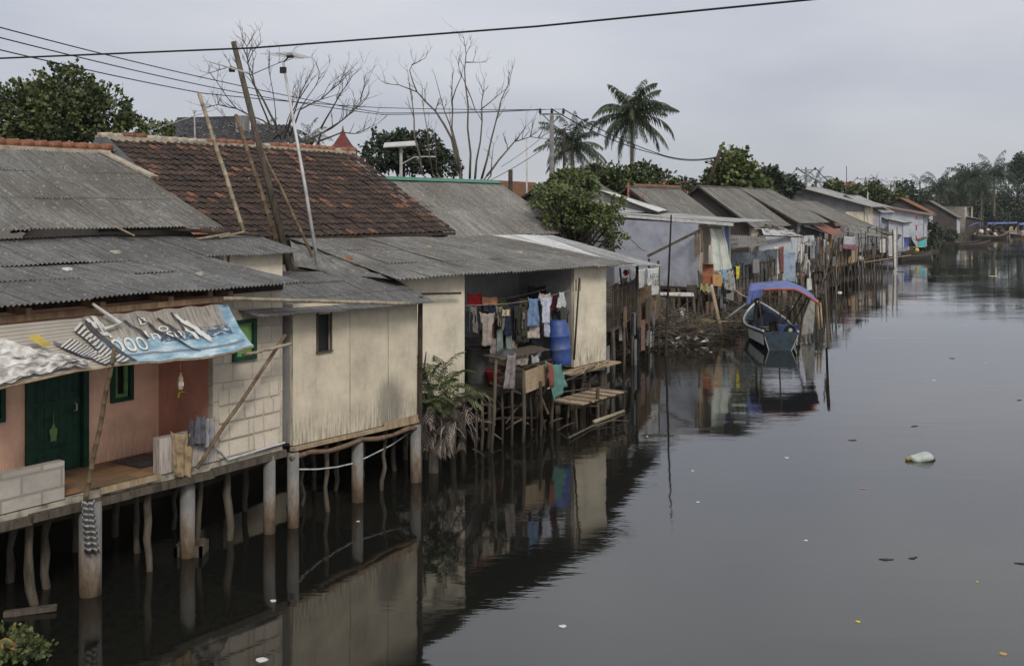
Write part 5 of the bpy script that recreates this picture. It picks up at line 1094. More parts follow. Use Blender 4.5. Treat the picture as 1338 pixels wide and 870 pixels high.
# plastic wrapped shack
ps=thing('plastic_wrapped_shack','tumbledown shack wrapped in torn white plastic with littered roof','shack',(20,66,1.2))
a0=at(996,312,60.5);a1=at(1060,322,66.5)
mb=MB(); rr=random.Random(9)
mb.grid(lambda a,b:bil([at(1000,312,61),at(1058,314,68.5),at(1046,300,74),at(994,297,66)],a,b)+V((0,0,.18*noise.noise(V((a*8,b*6,3)))+.12*noise.noise(V((a*20,b*14,3))))),50,24); mb.build('plastic_roof',plain('shredded_white_plastic',(.36,.36,.36),.7,.8,1.6,1.0,3,c2=(.04,.04,.04)),ps,smooth=False)
W0=at(1036,350,61.5); W1=at(1064,350,68.0); 
mb=MB(); mb.grid(lambda a,b:lerp(E_(V((W0.x,W0.y,0)),lerp(4.0,1.3,b)),E_(V((W1.x,W1.y,0)),lerp(3.9,1.5,b)),a)+V((.0,.15*math.sin(a*17)*b+.12*noise.noise(V((a*6,b*6,8))),0)),40,20); mb.build('plastic_wall',plain('torn_white_wall_plastic',(.40,.40,.38),.7,.9,1.1,.6,4,c2=(.045,.04,.04)),ps)
for i,(x,y0,y1,Y) in enumerate(((1044,318,352,63),(1047,319,353,63.6),(1050,319,353,64.2),(1054,319,352,65),(1057,320,352,65.8))):
    mb=MB(); mb.beam(at(x,y0,Y-.3),at(x,y1,Y-.3),.09,.04); mb.build('white_board',M['white'],ps)
for i in range(10):
    p=lerp(W0,W1,rr.random()); mb=MB(); z=rr.uniform(1.2,3.5); mb.tube([(p.x+rr.uniform(-.5,.5),p.y-.3,z),(p.x+rr.uniform(-.7,.9),p.y-.35,z+rr.uniform(-1.6,1.6))],.035,5); mb.build('loose_stick',M['wood' if i%2 else 'wood_dark'],ps)
stilts(ps,W0,W1,6,1.4,.07,2)
for i in range(14):
    p=bil([at(1000,310,61),at(1058,312,68.5),at(1046,299,74),at(994,296,66)],rr.random(),rr.random())+V((0,0,.15)); mb=MB(); mb.beam(p,p+V((rr.uniform(-1,1),rr.uniform(-1,1),rr.uniform(-.05,.15))),.1,.03); mb.build('roof_litter',M['white' if i%3==0 else 'wood'],ps)
# cloths in front of the dark gap px 1060-1085
for i,(x0,x1,y0,y1,c,lb) in enumerate(((1063,1069,310,345,(.06,.08,.14),'dark blue cloth hanging at the left of the orange awning'),(1068,1074,309,350,(.26,.18,.12),'tan cloth hanging under the left edge of the orange awning'),(1076,1079,312,332,(.40,.41,.4),'narrow white towel hanging in the dark gap under the orange awning'),(1070,1076,325,349,(.33,.31,.28),'off white sheet trailing from the shack edge'),(1082,1087,305,325,(.38,.22,.06),'ochre cloth on the terrace post'),(1082,1084,322,338,(.5,.4,.05),'thin yellow cloth low on the terrace post'))):
    Y=69.5+i*.8; cloth('hanging_clothes',lb,clothmat('far_cloth'+str(i),c,sc(c,.5)),[at(x0,y0,Y),at(x1,y0,Y),at(x1-1,y1,Y),at(x0,y1,Y)],6,10,.06,1.5,60+i,None,None,'clothes')
# terrace house T with orange awning
tt=thing('river_terrace','open stilt terrace with plywood parapet, railings and patched roofs','terrace',(24,76,1.2))
R0=V((22.3,72.8,0)); R1=V((34.6,95.5,0)); td=(R1-R0).normalized(); tn=V((-td.y,td.x,0)); zt=1.35; TL=(R1-R0).length
def tp_(s,o,z): p=R0+td*s+tn*o; return V((p.x,p.y,z))
mb=MB(); q=[tp_(-1,0,0),tp_(TL,0,0),tp_(TL,4.5,0),tp_(-1,4.5,0)]; mb.hexa([E_(p,zt-.12) for p in q],[E_(p,zt) for p in q]); mb.build('deck',M['wood'],tt)
mb=MB(); mb.wall(tp_(.3,.05,0)[:2],tp_(8.2,.05,0)[:2],zt,2.75,.05); mb.build('plywood_parapet',M['ply'],tt)
mb=MB(); mb.beam(tp_(8.6,-.1,zt),tp_(8.8,-.1,2.85),.9,.05,up=tn); mb.build('orange_board',M['board_or'],tt)
mb=MB(); mb.wall(tp_(9.2,0,0)[:2],tp_(12.6,0,0)[:2],zt,2.7,.05); mb.build('tan_board',plain('tan_board',(.34,.26,.16),.85,.25),tt)
mb=MB(); mb.wall(tp_(0,2.4,0)[:2],tp_(TL,2.6,0)[:2],zt,3.9,.1,[(.5,2.6,zt,3.3),(11,13,zt,3.2),(17,19,zt,3.1)]); mb.build('back_wall',M['darkwall'],tt)
for i in range(18):
    s=-.6+i*(TL/17); mb=MB(); up_=(4.1 if i%3==0 else 1.4 if i%3==1 else 2.6); mb.tube([tp_(s,0,-.6),tp_(s,.02,1),tp_(s,0,up_)],.05,6); mb.build('stilt',M['wood_pale' if i in (3,9) else 'wood'],tt)
    mb=MB(); mb.tube([tp_(s,1.5,-.6),tp_(s,1.5,1.3)],.06,5); mb.build('stilt',M['wood_dark'],tt)
for z in (1.9,2.5,3.2):
    mb=MB(); mb.beam(tp_(12.5,-.02,z),tp_(TL,-.02,z),.04,.05); mb.build('railing',M['wood'],tt)
mb=MB(); mb.beam(tp_(12,-.6,zt-.05),tp_(TL+2,-2.2,zt-.05),.06,.06); mb.build('walk_pole',M['wood_pale'],tt)
mb=MB(); corr(mb,[at(1089,308,70.5),at(1103,305,74.5),at(1072,291,78),at(1057,292.5,73)],.2,.02,1,2.4,.01,seed=55); mb.build('orange_awning',M['rust_orange'],tt,smooth=True)
mb=MB(); corr(mb,[at(1093,296,76),at(1099,295.5,79),at(1096,291,82),at(1089,292,79)],.2,.02,1,2.4,.01,seed=56); mb.build('orange_patch',M['rust_orange'],tt,smooth=True)
mb=MB(); corr(mb,[at(1098,303,77),at(1166,312,95),at(1128,296,98),at(1098,293,82)],.2,.03,1.1,2.0,.05,seed=57,rag=.3); mb.build('patched_roof',sheetmat('patched_terrace_sheet',(.23,.22,.2),.5,moss=.7),tt,smooth=True)
mb=MB(); corr(mb,[at(1056,297,68),at(1090,308,73),at(1070,296,78),at(1040,292,74)],.2,.03,1,2,.02,seed=58); mb.build('grey_awning',M['asb_mid'],tt,smooth=True)
cloth('white_sheet','pale grey sheet hanging behind the terrace railing',clothmat('pale_sheet',(.42,.43,.45)),[at(1101,308,76.5),at(1119,309,80),at(1118,323,80),at(1101,321,76.5)],10,8,.08,1.5,71,None,None,'cloth')
cloth('hanging_clothes','row of pinkish clothes hung low under the pale grey sheet',clothmat('pinkish_row',(.25,.12,.14),(.10,.05,.07)),[at(1101,318,76.2),at(1119,319,79.7),at(1118,327,79.7),at(1101,325,76.2)],12,6,.06,3,72,None,None,'clothes')
p=tp_(13.6,-.1,zt+.0); mb=MB(); mb.tube([p,p+V((0,0,.25)),p+V((0,0,.4))],[.2,.22,.1],8); tag(mb.build('white_bundle',M['plastic_white'],None,smooth=True,origin=p),'white bundle sitting on the terrace deck edge','bundle')
for i,(x0,y0,x1,y1) in enumerate(((1125,300,1128,372),(1131,302,1131,360),(1143,310,1142,372),(1152,300,1153,362),(1158,296,1160,360),(1166,300,1168,352),(1172,296,1172,350),(1120,330,1121,378),(1137,312,1150,340),(1145,318,1156,345))):
    Y=83+i*1.6; mb=MB(); mb.tube([at(x1,y1,Y),at(x0,y0,Y)],.05,5); mb.build('railing_pole',M['wood' if i%2 else 'slat_grey'],tt)
for i,(x0,x1,y0,y1,Y) in enumerate(((1161,1166,308,335,93.5),(1168,1173,300,352,98),(1150,1157,312,330,91))):
    a=at(x0,y0,Y); b2=at(x1,y1,Y); mb=MB(); mb.prism([V((a.x,Y,b2.z)),V((b2.x,Y,b2.z)),V((b2.x,Y,a.z)),V((a.x,Y,a.z))],.06); mb.build('white_board',M['white'],tt)
# ---- far row
leanL('long_white_house','long pale blue house with thin lilac roof edge behind the bush',LS,(1216,281),(1141,268),3.5,10,.9,'asb_far',['whitewall','whitewall','board_red'],seed=60,Y=124)
gab('orange_roof_house','dark gabled house with orange tiled roof slope in the distance',LS,(1175,258.5),(1216,279),4.0,10,1.2,'tile_orange','whitewall','darkgable',seed=62,Y=140)
gab('black_gable_house','black gabled house with grey roof beside the orange tiled one',LS,(1213,262),(1253,285),1.5,12,1.2,'asb_far','whitewall','darkgable',seed=64,Y=176)
leanL('white_river_house','pale blue white house standing right at the far water edge',LS,(1255,285),(1200,280),.9,9,.4,'zinc',['whitewall','whitewall'],seed=66,Y=180)
bxh=thing('flat_roof_house','pale grey flat roofed concrete house before the palms','house',at(1250,305,190)); 
a=at(1230,270,222); b_=at(1262,270,210); c_=at(1271,271,222); mb=MB(); mb.wall(a[:2],b_[:2],.8,5.9,.2,[(1.2,2.0,3.2,4.4)]); mb.wall(b_[:2],c_[:2],.8,5.9,.2); mb.build('wall',M['cream2'],bxh)
mb=MB(); mb.prism([E_(a,6.05)-V((.5,1,0)),E_(b_,6.05)-V((-.5,1,0)),E_(c_,6.05)+V((.5,1,0)),E_(a,6.05)+V((0,14,0))],.3); mb.build('roof_slab',M['conc'],bxh)
gable('red_roof_house','low red roofed house beyond the wide grey gable','n' and at(1093,238,190),3.5,4.6,2.0,1.2,'board_red','cream','cream',seed=70,d=V((1,.1,0)),n=V((.1,-1,0)))
gable('dark_red_roof_house','dark red roof showing behind the orange ridge house',at(846,236,118),5,4.5,1.8,1.2,'board_red','cream','cream',seed=72,d=V((1,.1,0)),n=V((.1,-1,0)))
# dark tiled roof behind the big tile roof + pagoda roof
h=thing('grey_tile_house','house with dark grey glazed tile roof behind the big tile roof','house',at(260,200,48))
a=at(205,186,44);b_=at(322,184,44);c_=at(318,154,48);d_=at(232,156,48)
mb=MB(); tiles(mb,[a,b_,c_,d_],.25,.3,.05,.04,5); mb.build('roof',M['tile_grey'],h)
mb=MB(); mb.beam(d_,c_,.2,.15); mb.beam(c_+V((0,0,.02)),b_+V((.05,0,.05)),.16,.1); mb.build('ridge',M['tile_grey'],h)
mb=MB(); mb.box(at(317,165,45.5)+V((0,0,-.2)),(.5,.5,1.3)); mb.build('white_end',M['greywall'],h)
mb=MB(); mb.wall((a.x+.3,a.y+.5),(b_.x-.3,b_.y+.5),1.2,a.z-.1,.15); mb.build('wall',M['cream2'],h)
h=thing('grey_tile_house','second dark grey tile roof seen between the bare branches','house',at(360,200,50)); a=at(322,188,46);b_=at(400,188,46);c_=at(380,164,50);d_=at(330,163,50)
mb=MB(); tiles(mb,[a,b_,c_,d_],.25,.3,.05,.04,6); mb.build('roof',M['tile_grey'],h); mb=MB(); mb.wall((a.x+.2,a.y+.4),(b_.x-.3,b_.y+.4),1.2,a.z-.1,.15); mb.build('wall',M['cream2'],h)
h=thing('pagoda_roof_house','small red tiered pavilion roof with a finial behind the tile ridge','pavilion',at(448,210,62)); c=at(448,200,62)
prof=[(430,203,),(466,203)]
mb=MB()
z0=at(448,199,62).z; 
def pyr(zb,zt,rb,rt,n=4):
    B=[V((c.x+rb*math.cos(i*math.pi/2+.6),c.y+rb*math.sin(i*math.pi/2+.6),zb)) for i in range(4)]; T=[V((c.x+rt*math.cos(i*math.pi/2+.6),c.y+rt*math.sin(i*math.pi/2+.6),zt)) for i in range(4)]
    mb.hexa(B,T)
pyr(z0,z0+.45,1.2,.62); pyr(z0+.45,z0+1.0,.62,.22); pyr(z0+1.0,z0+1.35,.22,.06); mb.build('roof',plain('dark_red_roof',(.13,.03,.025),.7),h)
mb=MB(); mb.tube([(c.x,c.y,z0+1.3),(c.x,c.y,z0+1.6)],[.08,.02],8); mb.build('finial',M['board_red'],h); mb=MB(); mb.box((c.x,c.y,(z0+1.2)/2),(1.5,1.5,z0-1.25)); mb.build('wall',M['cream2'],h)

# ---- clutter along the stilt row: props, boards, rags, all parts of the house they are nailed to
rr=random.Random(91)
def clutter(h,a,b,n,z0,z1,out=.5,tag_='prop'):
    a=V((a[0],a[1],0)); b=V((b[0],b[1],0)); d=(b-a).normalized(); o=V((d.y,-d.x,0))
    for i in range(n):
        p=lerp(a,b,rr.random())+o*rr.uniform(-.5,out); k=rr.random(); mb=MB()
        if k<.38:
            L=rr.uniform(1.0,3.2); zb=rr.uniform(-.4,z0+.6); q=p+V((rr.uniform(-.5,.5),rr.uniform(-.4,.4),0)); mb.tube([V((p.x,p.y,zb)),V((q.x,q.y,zb+L))],rr.uniform(.025,.05),5); mb.build('prop_pole',M[rr.choice(('wood','wood_dark','wood_dark','slat_grey'))],h)
        elif k<.72:
            z=rr.uniform(z0,z1); w=rr.uniform(.3,.9); hh=rr.uniform(.3,1.0); mb.box(V((p.x,p.y,z)),(w,.04,hh),math.atan2(d.y,d.x)+rr.uniform(-.1,.1)); mb.build('scrap_board',M[rr.choice(('wood','ply','slat_grey','wood_dark','white','plastic_black','wood','greywall'))],h)
        else:
            z=rr.uniform(z0+.3,z1); w=rr.uniform(.25,.6); hh=rr.uniform(.5,1.2); ph=rr.random()*6
            mb.grid(lambda u,v:p+d*(u-.5)*w*(1-.3*v)+o*(.07*math.sin(u*9+ph))+V((0,0,z-v*hh)),8,5); mb.build('rag',M[rr.choice(('plastic_white','worn','plastic_black','deadleaf','worn','hullblue'))] if False else rr.choice(RAGS),h,smooth=True)
RAGS=[clothmat('rag_tone'+str(i),c,sc(c,.5)) for i,c in enumerate(((.3,.29,.27),(.06,.06,.07),(.16,.10,.08),(.13,.14,.16),(.22,.20,.14),(.40,.39,.37),(.05,.08,.07)))]
clutter(hE,P0[:2],P2[:2],14,.3,2.2,.3)
clutter(hF,(5.5,50.0),(9.8,48.2),12,.3,1.9,.4)
clutter(hF,(9.2,48.4),(11.6,52.2),16,.6,3.2,.4)
clutter(sf,(11.3,53.4),(15.0,57.0),18,.3,2.6,.4)
clutter(bp,(15.0,58.6),(17.2,60.4),14,.4,3.0,.4)
clutter(ps,(17.0,60.8),(20.8,67.5),30,.4,3.6,.5)
clutter(tt,R0[:2],R1[:2],34,.5,3.4,.5)
clutter(tt,(21.0,70.2),(24.5,76.0),22,.8,3.6,.4)
# ---- more small huts at the end of the row
for i,(lb,pe,pt_,Y,s_,roof,wl) in enumerate((
 ('small dark hut with pale roof right of the flat roofed house',(1283,287),(1262,283),205,5,'zinc',['darkgable','greywall']),
 ('low grey hut under the dark trees beyond the cargo boat',(1299,289),(1281,286),222,6,'asb_far',['greywall','darkgable']),
 ('last little hut of the row with a rusty roof',(1316,290),(1301,287.5),232,6,'rust_orange',['cream2','darkgable']),
 ('pale walled hut at the far right picture edge',(1334,290),(1318,287),240,6,'zinc',['cream2','whitewall']))):
    leanL('far_hut',lb,LS,pe,pt_,0,s_,.3,roof,wl,Y=Y,seed=300+i)
# ================================================================ debris bank, boats, things on the water
mudp=[(3.2,39.2),(5.6,41.9),(8.0,43.2),(9.6,47.0),(12.0,52.5),(15.8,59),(19.2,65.5),(23.6,75.5),(33,94)]
mb=MB()
def mp(k,o):
    a=V((*mudp[max(k-1,0)],0)); c=V((*mudp[min(k+1,len(mudp)-1)],0)); d=(c-a).normalized(); return V((*mudp[k],0))+V((-d.y,d.x,0))*o
def mfn(a,b):
    x=a*(len(mudp)-1); k=min(int(x),len(mudp)-2); o=lerp(-1.2,7.5,b); p=lerp(mp(k,o),mp(k+1,o),x-k)
    z=-.35+1.35*min(1,b*1.25)**.7 if b>0 else -.6
    return p+V((0,0,z+.14*noise.noise(p*.8)+.07*noise.noise(p*2.7)))
mb.grid(mfn,120,26); structure(mb.build('mud_bank',plain('dark_river_mud',(.045,.038,.028),.7,.5,1.5,.9,6)))
rr=random.Random(21)
mb=MB()
for i in range(3800):
    a=rr.random()**1.0*.72; b=rr.uniform(.10,.62); p=mfn(a,b)+V((0,0,rr.uniform(0,.35)))
    if a>.09 and a<.3: p.z+=rr.uniform(0,1.5)*(1-abs(a-.17)/.13) if abs(a-.17)<.13 else 0
    an=rr.uniform(0,6.28); L=rr.uniform(.3,1.5); el=rr.uniform(-.25,.5)
    d=V((math.cos(an)*math.cos(el),math.sin(an)*math.cos(el),math.sin(el)))*L
    mb.tube([p,p+d*.5+V((0,0,rr.uniform(-.04,.06))),p+d],[.016,.02,.008],3,cap=False)
stuff(mb.build('brushwood_heap',woodmat('dark_twigs',(.13,.11,.085),(.04,.033,.026))))
mb=MB()
for i in range(900):
    a=rr.uniform(.04,.75); b=rr.uniform(.10,.5); p=mfn(a,b)+V((0,0,rr.uniform(.0,.2))); s_=rr.uniform(.05,.2); mb.m=rr.choice((0,0,1,2,3,4,1))
    q=[p+V((rr.uniform(-s_,s_)*1.6,rr.uniform(-s_,s_)*1.6,rr.uniform(-s_,s_)*.7)) for _ in range(4)]; mb.face(q)
mb.m=0
stuff(mb.build('litter',[M['deadleaf'],M['plastic_white'],M['plastic_black'],M['ply'],plain('grey_blue_litter',(.18,.22,.26))]))
for i,(a0,b0,a1,b1,Y,r,mt,lb) in enumerate((
 (853,403,918,456,44,.05,'wood_pale','long pale pole lying diagonally down the brushwood heap'),
 (930,375,945,447,45,.09,'wood_pale','pale upright post leaning in the debris below the curtain'),
 (928,420,978,421,46,.05,'wood_pale','level pale plank on the debris left of the blue boat'),
 (948,417,975,397,46,.05,'white','short white stick slanting up behind the level plank'),
 (908,438,920,432,44,.07,'wood_pale','short broken plank end sticking from the brushwood'),
 (898,390,898,435,46,.05,'wood','thin upright post in the middle of the brushwood heap'),
 (906,386,908,422,47,.09,'wood','thick upright post right of the brushwood heap'),
 (845,386,906,389,46,.05,'wood_dark','level dark rail above the brushwood heap'),
 (934,385,968,398,48,.04,'wood','thin rod between curtain and bamboo fence'),
 (1076,348,1085,400,63,.06,'wood','crooked pole standing behind the blue boat canopy'),
 (1082,357,1082,420,57,.05,'wood_dark','upright dark pole at the right of the boat'),
 (1097,350,1092,372,66,.05,'wood','forked stick above the littered bank'))):
    pole_thing('loose_pole',lb,'pole',(at(a0,b0,Y),at(a1,b1,Y-.3)),(r*.8,r),mt,knots=False)
pts=[wat(1079,455,-.4),wat(1079,455,1.0)+V((.1,0,0)),at(1079,385,45.5),at(1077,352,45.8)]
mb=MB(); mb.tube(pts,[.05,.055,.05,.03],7); mb.tube([at(1077,367,45.6),at(1083,358,45.5),at(1089,352,45.4)],[.03,.025,.012],6); tag(mb.build('mooring_pole',M['wood'],None,smooth=True,origin=pts[0]),'forked mooring pole rising from the water right of the blue canopy boat','pole')
mb=MB(); pts=[at(958,377,48),at(968,385,46.5),at(982,391,44)]; mb.tube(pts,.03,6); tag(mb.build('mooring_rope',M['rope'],None,smooth=True,origin=pts[0]),'pale rope running from the curtain corner to the boat canopy','rope')
for i,(px,py,Y,c,lb,sz) in enumerate(((866,451,43.2,'white','pinkish white rubbish bag lying at the foot of the brushwood heap',(.9,.3,.12)),(920,421,46,'yellow','yellow topped dark sack on the debris',(.55,.4,.3)),(891,412,45.5,'white','small white bottle caught in the brushwood',(.12,.12,.35)),(926,453,43,'white','white bag at the water line under the post',(.4,.3,.12)),(941,455,42.5,'white','small white float beside the post foot',(.3,.2,.08)),(1097,383,69,'white','pale round bag on the litter bank beyond the boat',(.28,.25,.18)))):
    p=at(px,py,Y); mb=MB(); 
    mb.grid(lambda a,b,p=p,sz=sz:p+V((sz[0]*math.cos(a*6.283)*math.sin(b*3.1416),sz[1]*math.sin(a*6.283)*math.sin(b*3.1416),sz[2]*math.cos(b*3.1416)))*.62+V((.05*noise.noise(V((a*6,b*5,i))),0,.05*noise.noise(V((a*5,b*7,i+9))))),16,10,flip=True)
    tag(mb.build('rubbish_bag',M['plastic_white'] if c=='white' else plain('olive_yellow_sack',(.22,.19,.05),.7,.4,3),None,smooth=True,origin=p),lb,'bag')

def hull(mb,O,ax,L,W,Hs,Hb,sections=14,rake=.6,bow=1.0,inner=True,bottom=-.25,stern_w=.7):
    """open boat hull, O stern centre on water, ax bow direction"""
    ax=V((ax[0],ax[1],0)).normalized(); sd=V((ax.y,-ax.x,0))
    def prof(t):
        w=W/2*(stern_w+(1-stern_w)*math.sin(min(1,t*1.6)*math.pi/2)) if t<.6 else W/2*math.cos((t-.6)/.4*math.pi/2)**.75
        h=lerp(Hs,Hs*.8,min(1,t*2)) if t<.5 else lerp(Hs*.8,Hb,((t-.5)/.5)**2)
        return max(w,.03),h
    def fn(u,v):
        t=u; w_,h=prof(t); s=v*2-1; x=abs(s); sg=1 if s>0 else -1
        yy=w_*min(1,x**.65*(1.0)) ; z=bottom+(h-bottom)*(x**2.2)
        return O+ax*(t*L+rake*t*t*(z-bottom)/(Hb-bottom))+sd*sg*yy+V((0,0,z))
    mb.grid(fn,sections,16)
    return fn,prof,ax,sd
def boat(name,label,O,ax,L,W,Hs,Hb,hm,gm,inm,extra=None,cat='boat',group=None):
    b=thing(name,label,cat,O,group); mb=MB(); fn,prof,ax,sd=hull(mb,V(O),ax,L,W,Hs,Hb); o=mb.build('hull',M[hm],b,smooth=True)
    md=o.modifiers.new('t','SOLIDIFY'); md.thickness=.05
    for sgn in (0,1):
        mb=MB(); mb.tube([fn(i/16,sgn)+V((0,0,.02)) for i in range(17)],.05,6); mb.build('gunwale',M[gm],b,smooth=True)
    mb=MB(); a=fn(0,0);c=fn(0,1); mb.prism([a,fn(0,.25),fn(0,.5),fn(0,.75),c],.06); mb.build('transom',M[hm],b)
    for t in (.2,.45,.68):
        mb=MB(); a=fn(t,.06);c=fn(t,.94); mb.beam(a-V((0,0,.08)),c-V((0,0,.08)),.25,.04); mb.build('thwart',M[inm],b)
    mb=MB(); mb.grid(lambda u,v:fn(lerp(.03,.9,u),lerp(.22,.78,v))+V((0,0,.12)),10,4); mb.build('floorboards',M['wood_dark'],b)
    return b,fn,ax,sd
O=wat(1020,458,0); bt_,fn,ax,sd=boat('canopy_boat','blue wooden boat with curved blue tarpaulin canopy edged in red',O,(.12,1),7.0,1.95,.75,1.25,'hullblue','hullwhite','hullwhite')
# canopy
cax=V((.24,1,0)).normalized(); csd=V((cax.y,-cax.x,0))
def cfn(u,v):
    s=u*2-1; p=O+cax*(lerp(-.6,4.4,v))+csd*(s*1.34+.10)
    return p+V((0,0,(2.54-.58*((s-.15)/.85)**1.7 if s>.15 else 2.54-.14*((s-.15)/1.15)**2)-.05*v+.05*noise.noise(V((u*5,v*4,2)))-.05*math.sin(v*3.14*3)**2*math.sin(math.pi*u)))
mb=MB(); mb.grid(cfn,26,14); can=mb.build('canopy',M['tarp_blue'],bt_,smooth=True); can.modifiers.new('t','SOLIDIFY').thickness=.02
mb=MB(); mb.tube([cfn(i/20*.8+.2,0)+V((0,-.01,-.03)) for i in range(21)],.045,6); mb.tube([cfn(1,i/10)+V((0,0,-.03)) for i in range(11)],.035,6); mb.build('red_trim',M['tarp_red'],can,smooth=True)
mb=MB(); mb.grid(lambda a,b:lerp(cfn(0,0),cfn(.2,0),a)+V((.08*math.sin(a*8)*b-.12*b,-.03-.05*math.sin(a*14)*b,-.55*b*(1-.5*a))),12,6); mb.build('drooping_flap',M['tarp_blue'],can,smooth=True)
for (s,v) in ((-.75,.05),(-.05,.03),(.75,.04),(-.8,.5),(.8,.5),(-.75,.95),(.75,.95)):
    top=cfn((s+1)/2,v)-V((0,0,.03)); bs=O+ax*(lerp(.0,4.2,v))+sd*(s*.85)+V((0,0,.55)); mb=MB(); mb.tube([bs,top],.03,6); mb.build('canopy_post',M['wood'],bt_)
mb=MB(); mb.tube([cfn(.15,.1)-V((0,0,.3)),cfn(.5,.1)-V((0,0,.35))],.04,6); mb.build('cross_pole',M['wood_pale'],bt_)
p=O+ax*.9+sd*.42+V((0,0,.75)); mb=MB(); mb.box(p,(.85,.5,.35),math.atan2(ax.y,ax.x)-math.pi/2); mb.build('blue_engine_box',M['barrel'],bt_)
mb=MB(); mb.tube([p+V((0,-.3,0)),p+V((0,-.36,0))],[.22,.2],14); mb.build('flywheel',M['black'],bt_); mb=MB(); mb.tube([p+V((0,-.37,0)),p+V((0,-.4,0))],[.09,.06],8); mb.build('hub',M['white'],bt_)
mb=MB(); mb.grid(lambda a,b:O+ax*lerp(1.6,3.2,b)+sd*(a-.5)*1.5+V((0,0,.7+.5*math.sin(math.pi*a)*(.6+.4*b))),14,6); mb.build('navy_cover',plain('navy_cover_cloth',(.02,.025,.07),.8,.3),bt_,smooth=True)
rr=random.Random(17)
for i in range(16):
    p=O+ax*rr.uniform(.3,5.5)+sd*rr.uniform(-.6,.6)+V((0,0,rr.uniform(.25,.6))); mb=MB(); k=i%4
    if k==0: mb.box(p,(.35,.25,.25),rr.random()*3)
    elif k==1: mb.tube([p,p+V((rr.uniform(-.5,.5),1.2,.25))],.025,5)
    elif k==2: mb.grid(lambda a,b:p+V(((a-.5)*.5,(b-.5)*.5,.2*math.sin(3.14*a)*math.sin(3.14*b)+.04*noise.noise(V((a*5,b*5,i))))),6,6)
    else: mb.tube([p,p+V((0,0,.3))],[.14,.15],9)
    mb.build(('crate','oar','net_heap','pail')[k],M[rr.choice(('wood','plastic_black','hulldark','plastic_white','board_red','wood_pale'))],bt_)
mb=MB(); mb.tube([fn(0,.05)+V((0,-.05,0)),fn(0,.3)+V((0,-.12,-.25)),fn(0,.55)+V((0,-.1,-.3)),fn(0,.95)+V((0,-.05,0))],.018,5); mb.build('stern_rope',M['rope'],bt_)
for s_ in (0,1):
    mb=MB(); mb.prism([fn(.02,s_*.94+.03)+V((0,0,.0)),fn(.45,s_*.94+.03),fn(.45,s_*.86+.07)-V((0,0,.25)),fn(.02,s_*.86+.07)-V((0,0,.25))][::(1 if s_ else -1)],.03); mb.build('white_strake',M['hullwhite'],bt_)
cloth('white_sheet','pale patterned sheet hanging on a frame right of the boat canopy',clothmat('pale_patterned_sheet',(.30,.29,.26),(.15,.14,.13)),[at(1053,388,44.2),at(1066,391,44.5),at(1061,436,44.5),at(1048,440,44.2)],10,14,.06,1.6,81,None,None,'cloth')
for i,(x0,y0,x1,y1) in enumerate(((1068,392,1070,430),(1072,395,1074,428),(1033,388,1036,432),(1040,388,1044,430))):
    pole_thing('loose_pole',('first','second','third','fourth')[i]+' thin pole from the right among those standing behind the boat' if 0 else ['tan pole right of the pale patterned sheet','outermost tan pole right of the boat','white pole left of the pale patterned sheet','pale slanting pole under the canopy'][i],'pole',(at(x0,y0,45.5),at(x1,y1,45.2)),(.045,.05),'wood_pale',knots=False)
# far boats
O2=wat(1192,341); b2,fn2,ax2,sd2=boat('tarp_boat','dark boat with a blue tarpaulin tent moored before the bush',O2+V((-1.5,0,0)),(.9,.45),4.6,1.5,.55,.9,'hulldark','wood','wood')
mb=MB(); a=at(1173,310,113); b_=at(1192,310,114); mb.grid(lambda u,v:bil([a,b_,at(1187,323,114),at(1172,323,113)],u,v)+V((0,.2*math.sin(v*3),0)),6,5); mb.build('blue_tarpaulin',M['tarp_blue'],b2,smooth=True)
for x in (1173,1189): 
    mb=MB(); mb.tube([at(x,309,114),at(x,337,114)],.05,5); mb.build('tent_post',M['wood'],b2)
mb=MB(); mb.grid(lambda u,v:bil([at(1190,310,114.5),at(1197,322,114.5),at(1191,323,115.5),at(1187,322,116)],u,v),3,3); mb.build('black_flap',M['plastic_black'],b2)
mb=MB(); P_=[at(1199,317,117),at(1210,312,117),at(1209,322,117),at(1200,323,117)]; mb.prism(P_,.1); o=mb.build('turquoise_board',M['teal'],None,origin=P_[3]); tag(o,'bright turquoise board standing behind the blue tent boat','board')
mb=MB(); P_=[at(1198,312,117.3),at(1211,309,117.3),at(1210,312,117.3),at(1199,317,117.3)]; mb.prism(P_,.1); mb.build('olive_top',M['ply'],o)
p=at(1198,327,113); mb=MB(); mb.tube([p-V((0,0,.25)),p,p+V((0,0,.25))],[.1,.28,.1],8); tag(mb.build('yellow_jerrycan',M['yellow'],None,smooth=True,origin=p),'small yellow can on the dark tent boat','jerrycan')
pp=thing('striped_marker_pole','red and white marker pole in front of the far bush','pole',at(1197,322,120)); 
for i in range(6):
    mb=MB(); mb.tube([at(1197.3,322-7*i,120),at(1197.3,315-7*i,120)],.075,6); mb.build('band',M['white' if i%2==0 else 'red'],pp)
O3=wat(1232,320); boat('dark_canoe','low dark canoe moored under the pale blue white house',O3,(1,.3),6.5,1.2,.35,.7,'hulldark','wood_dark','wood')
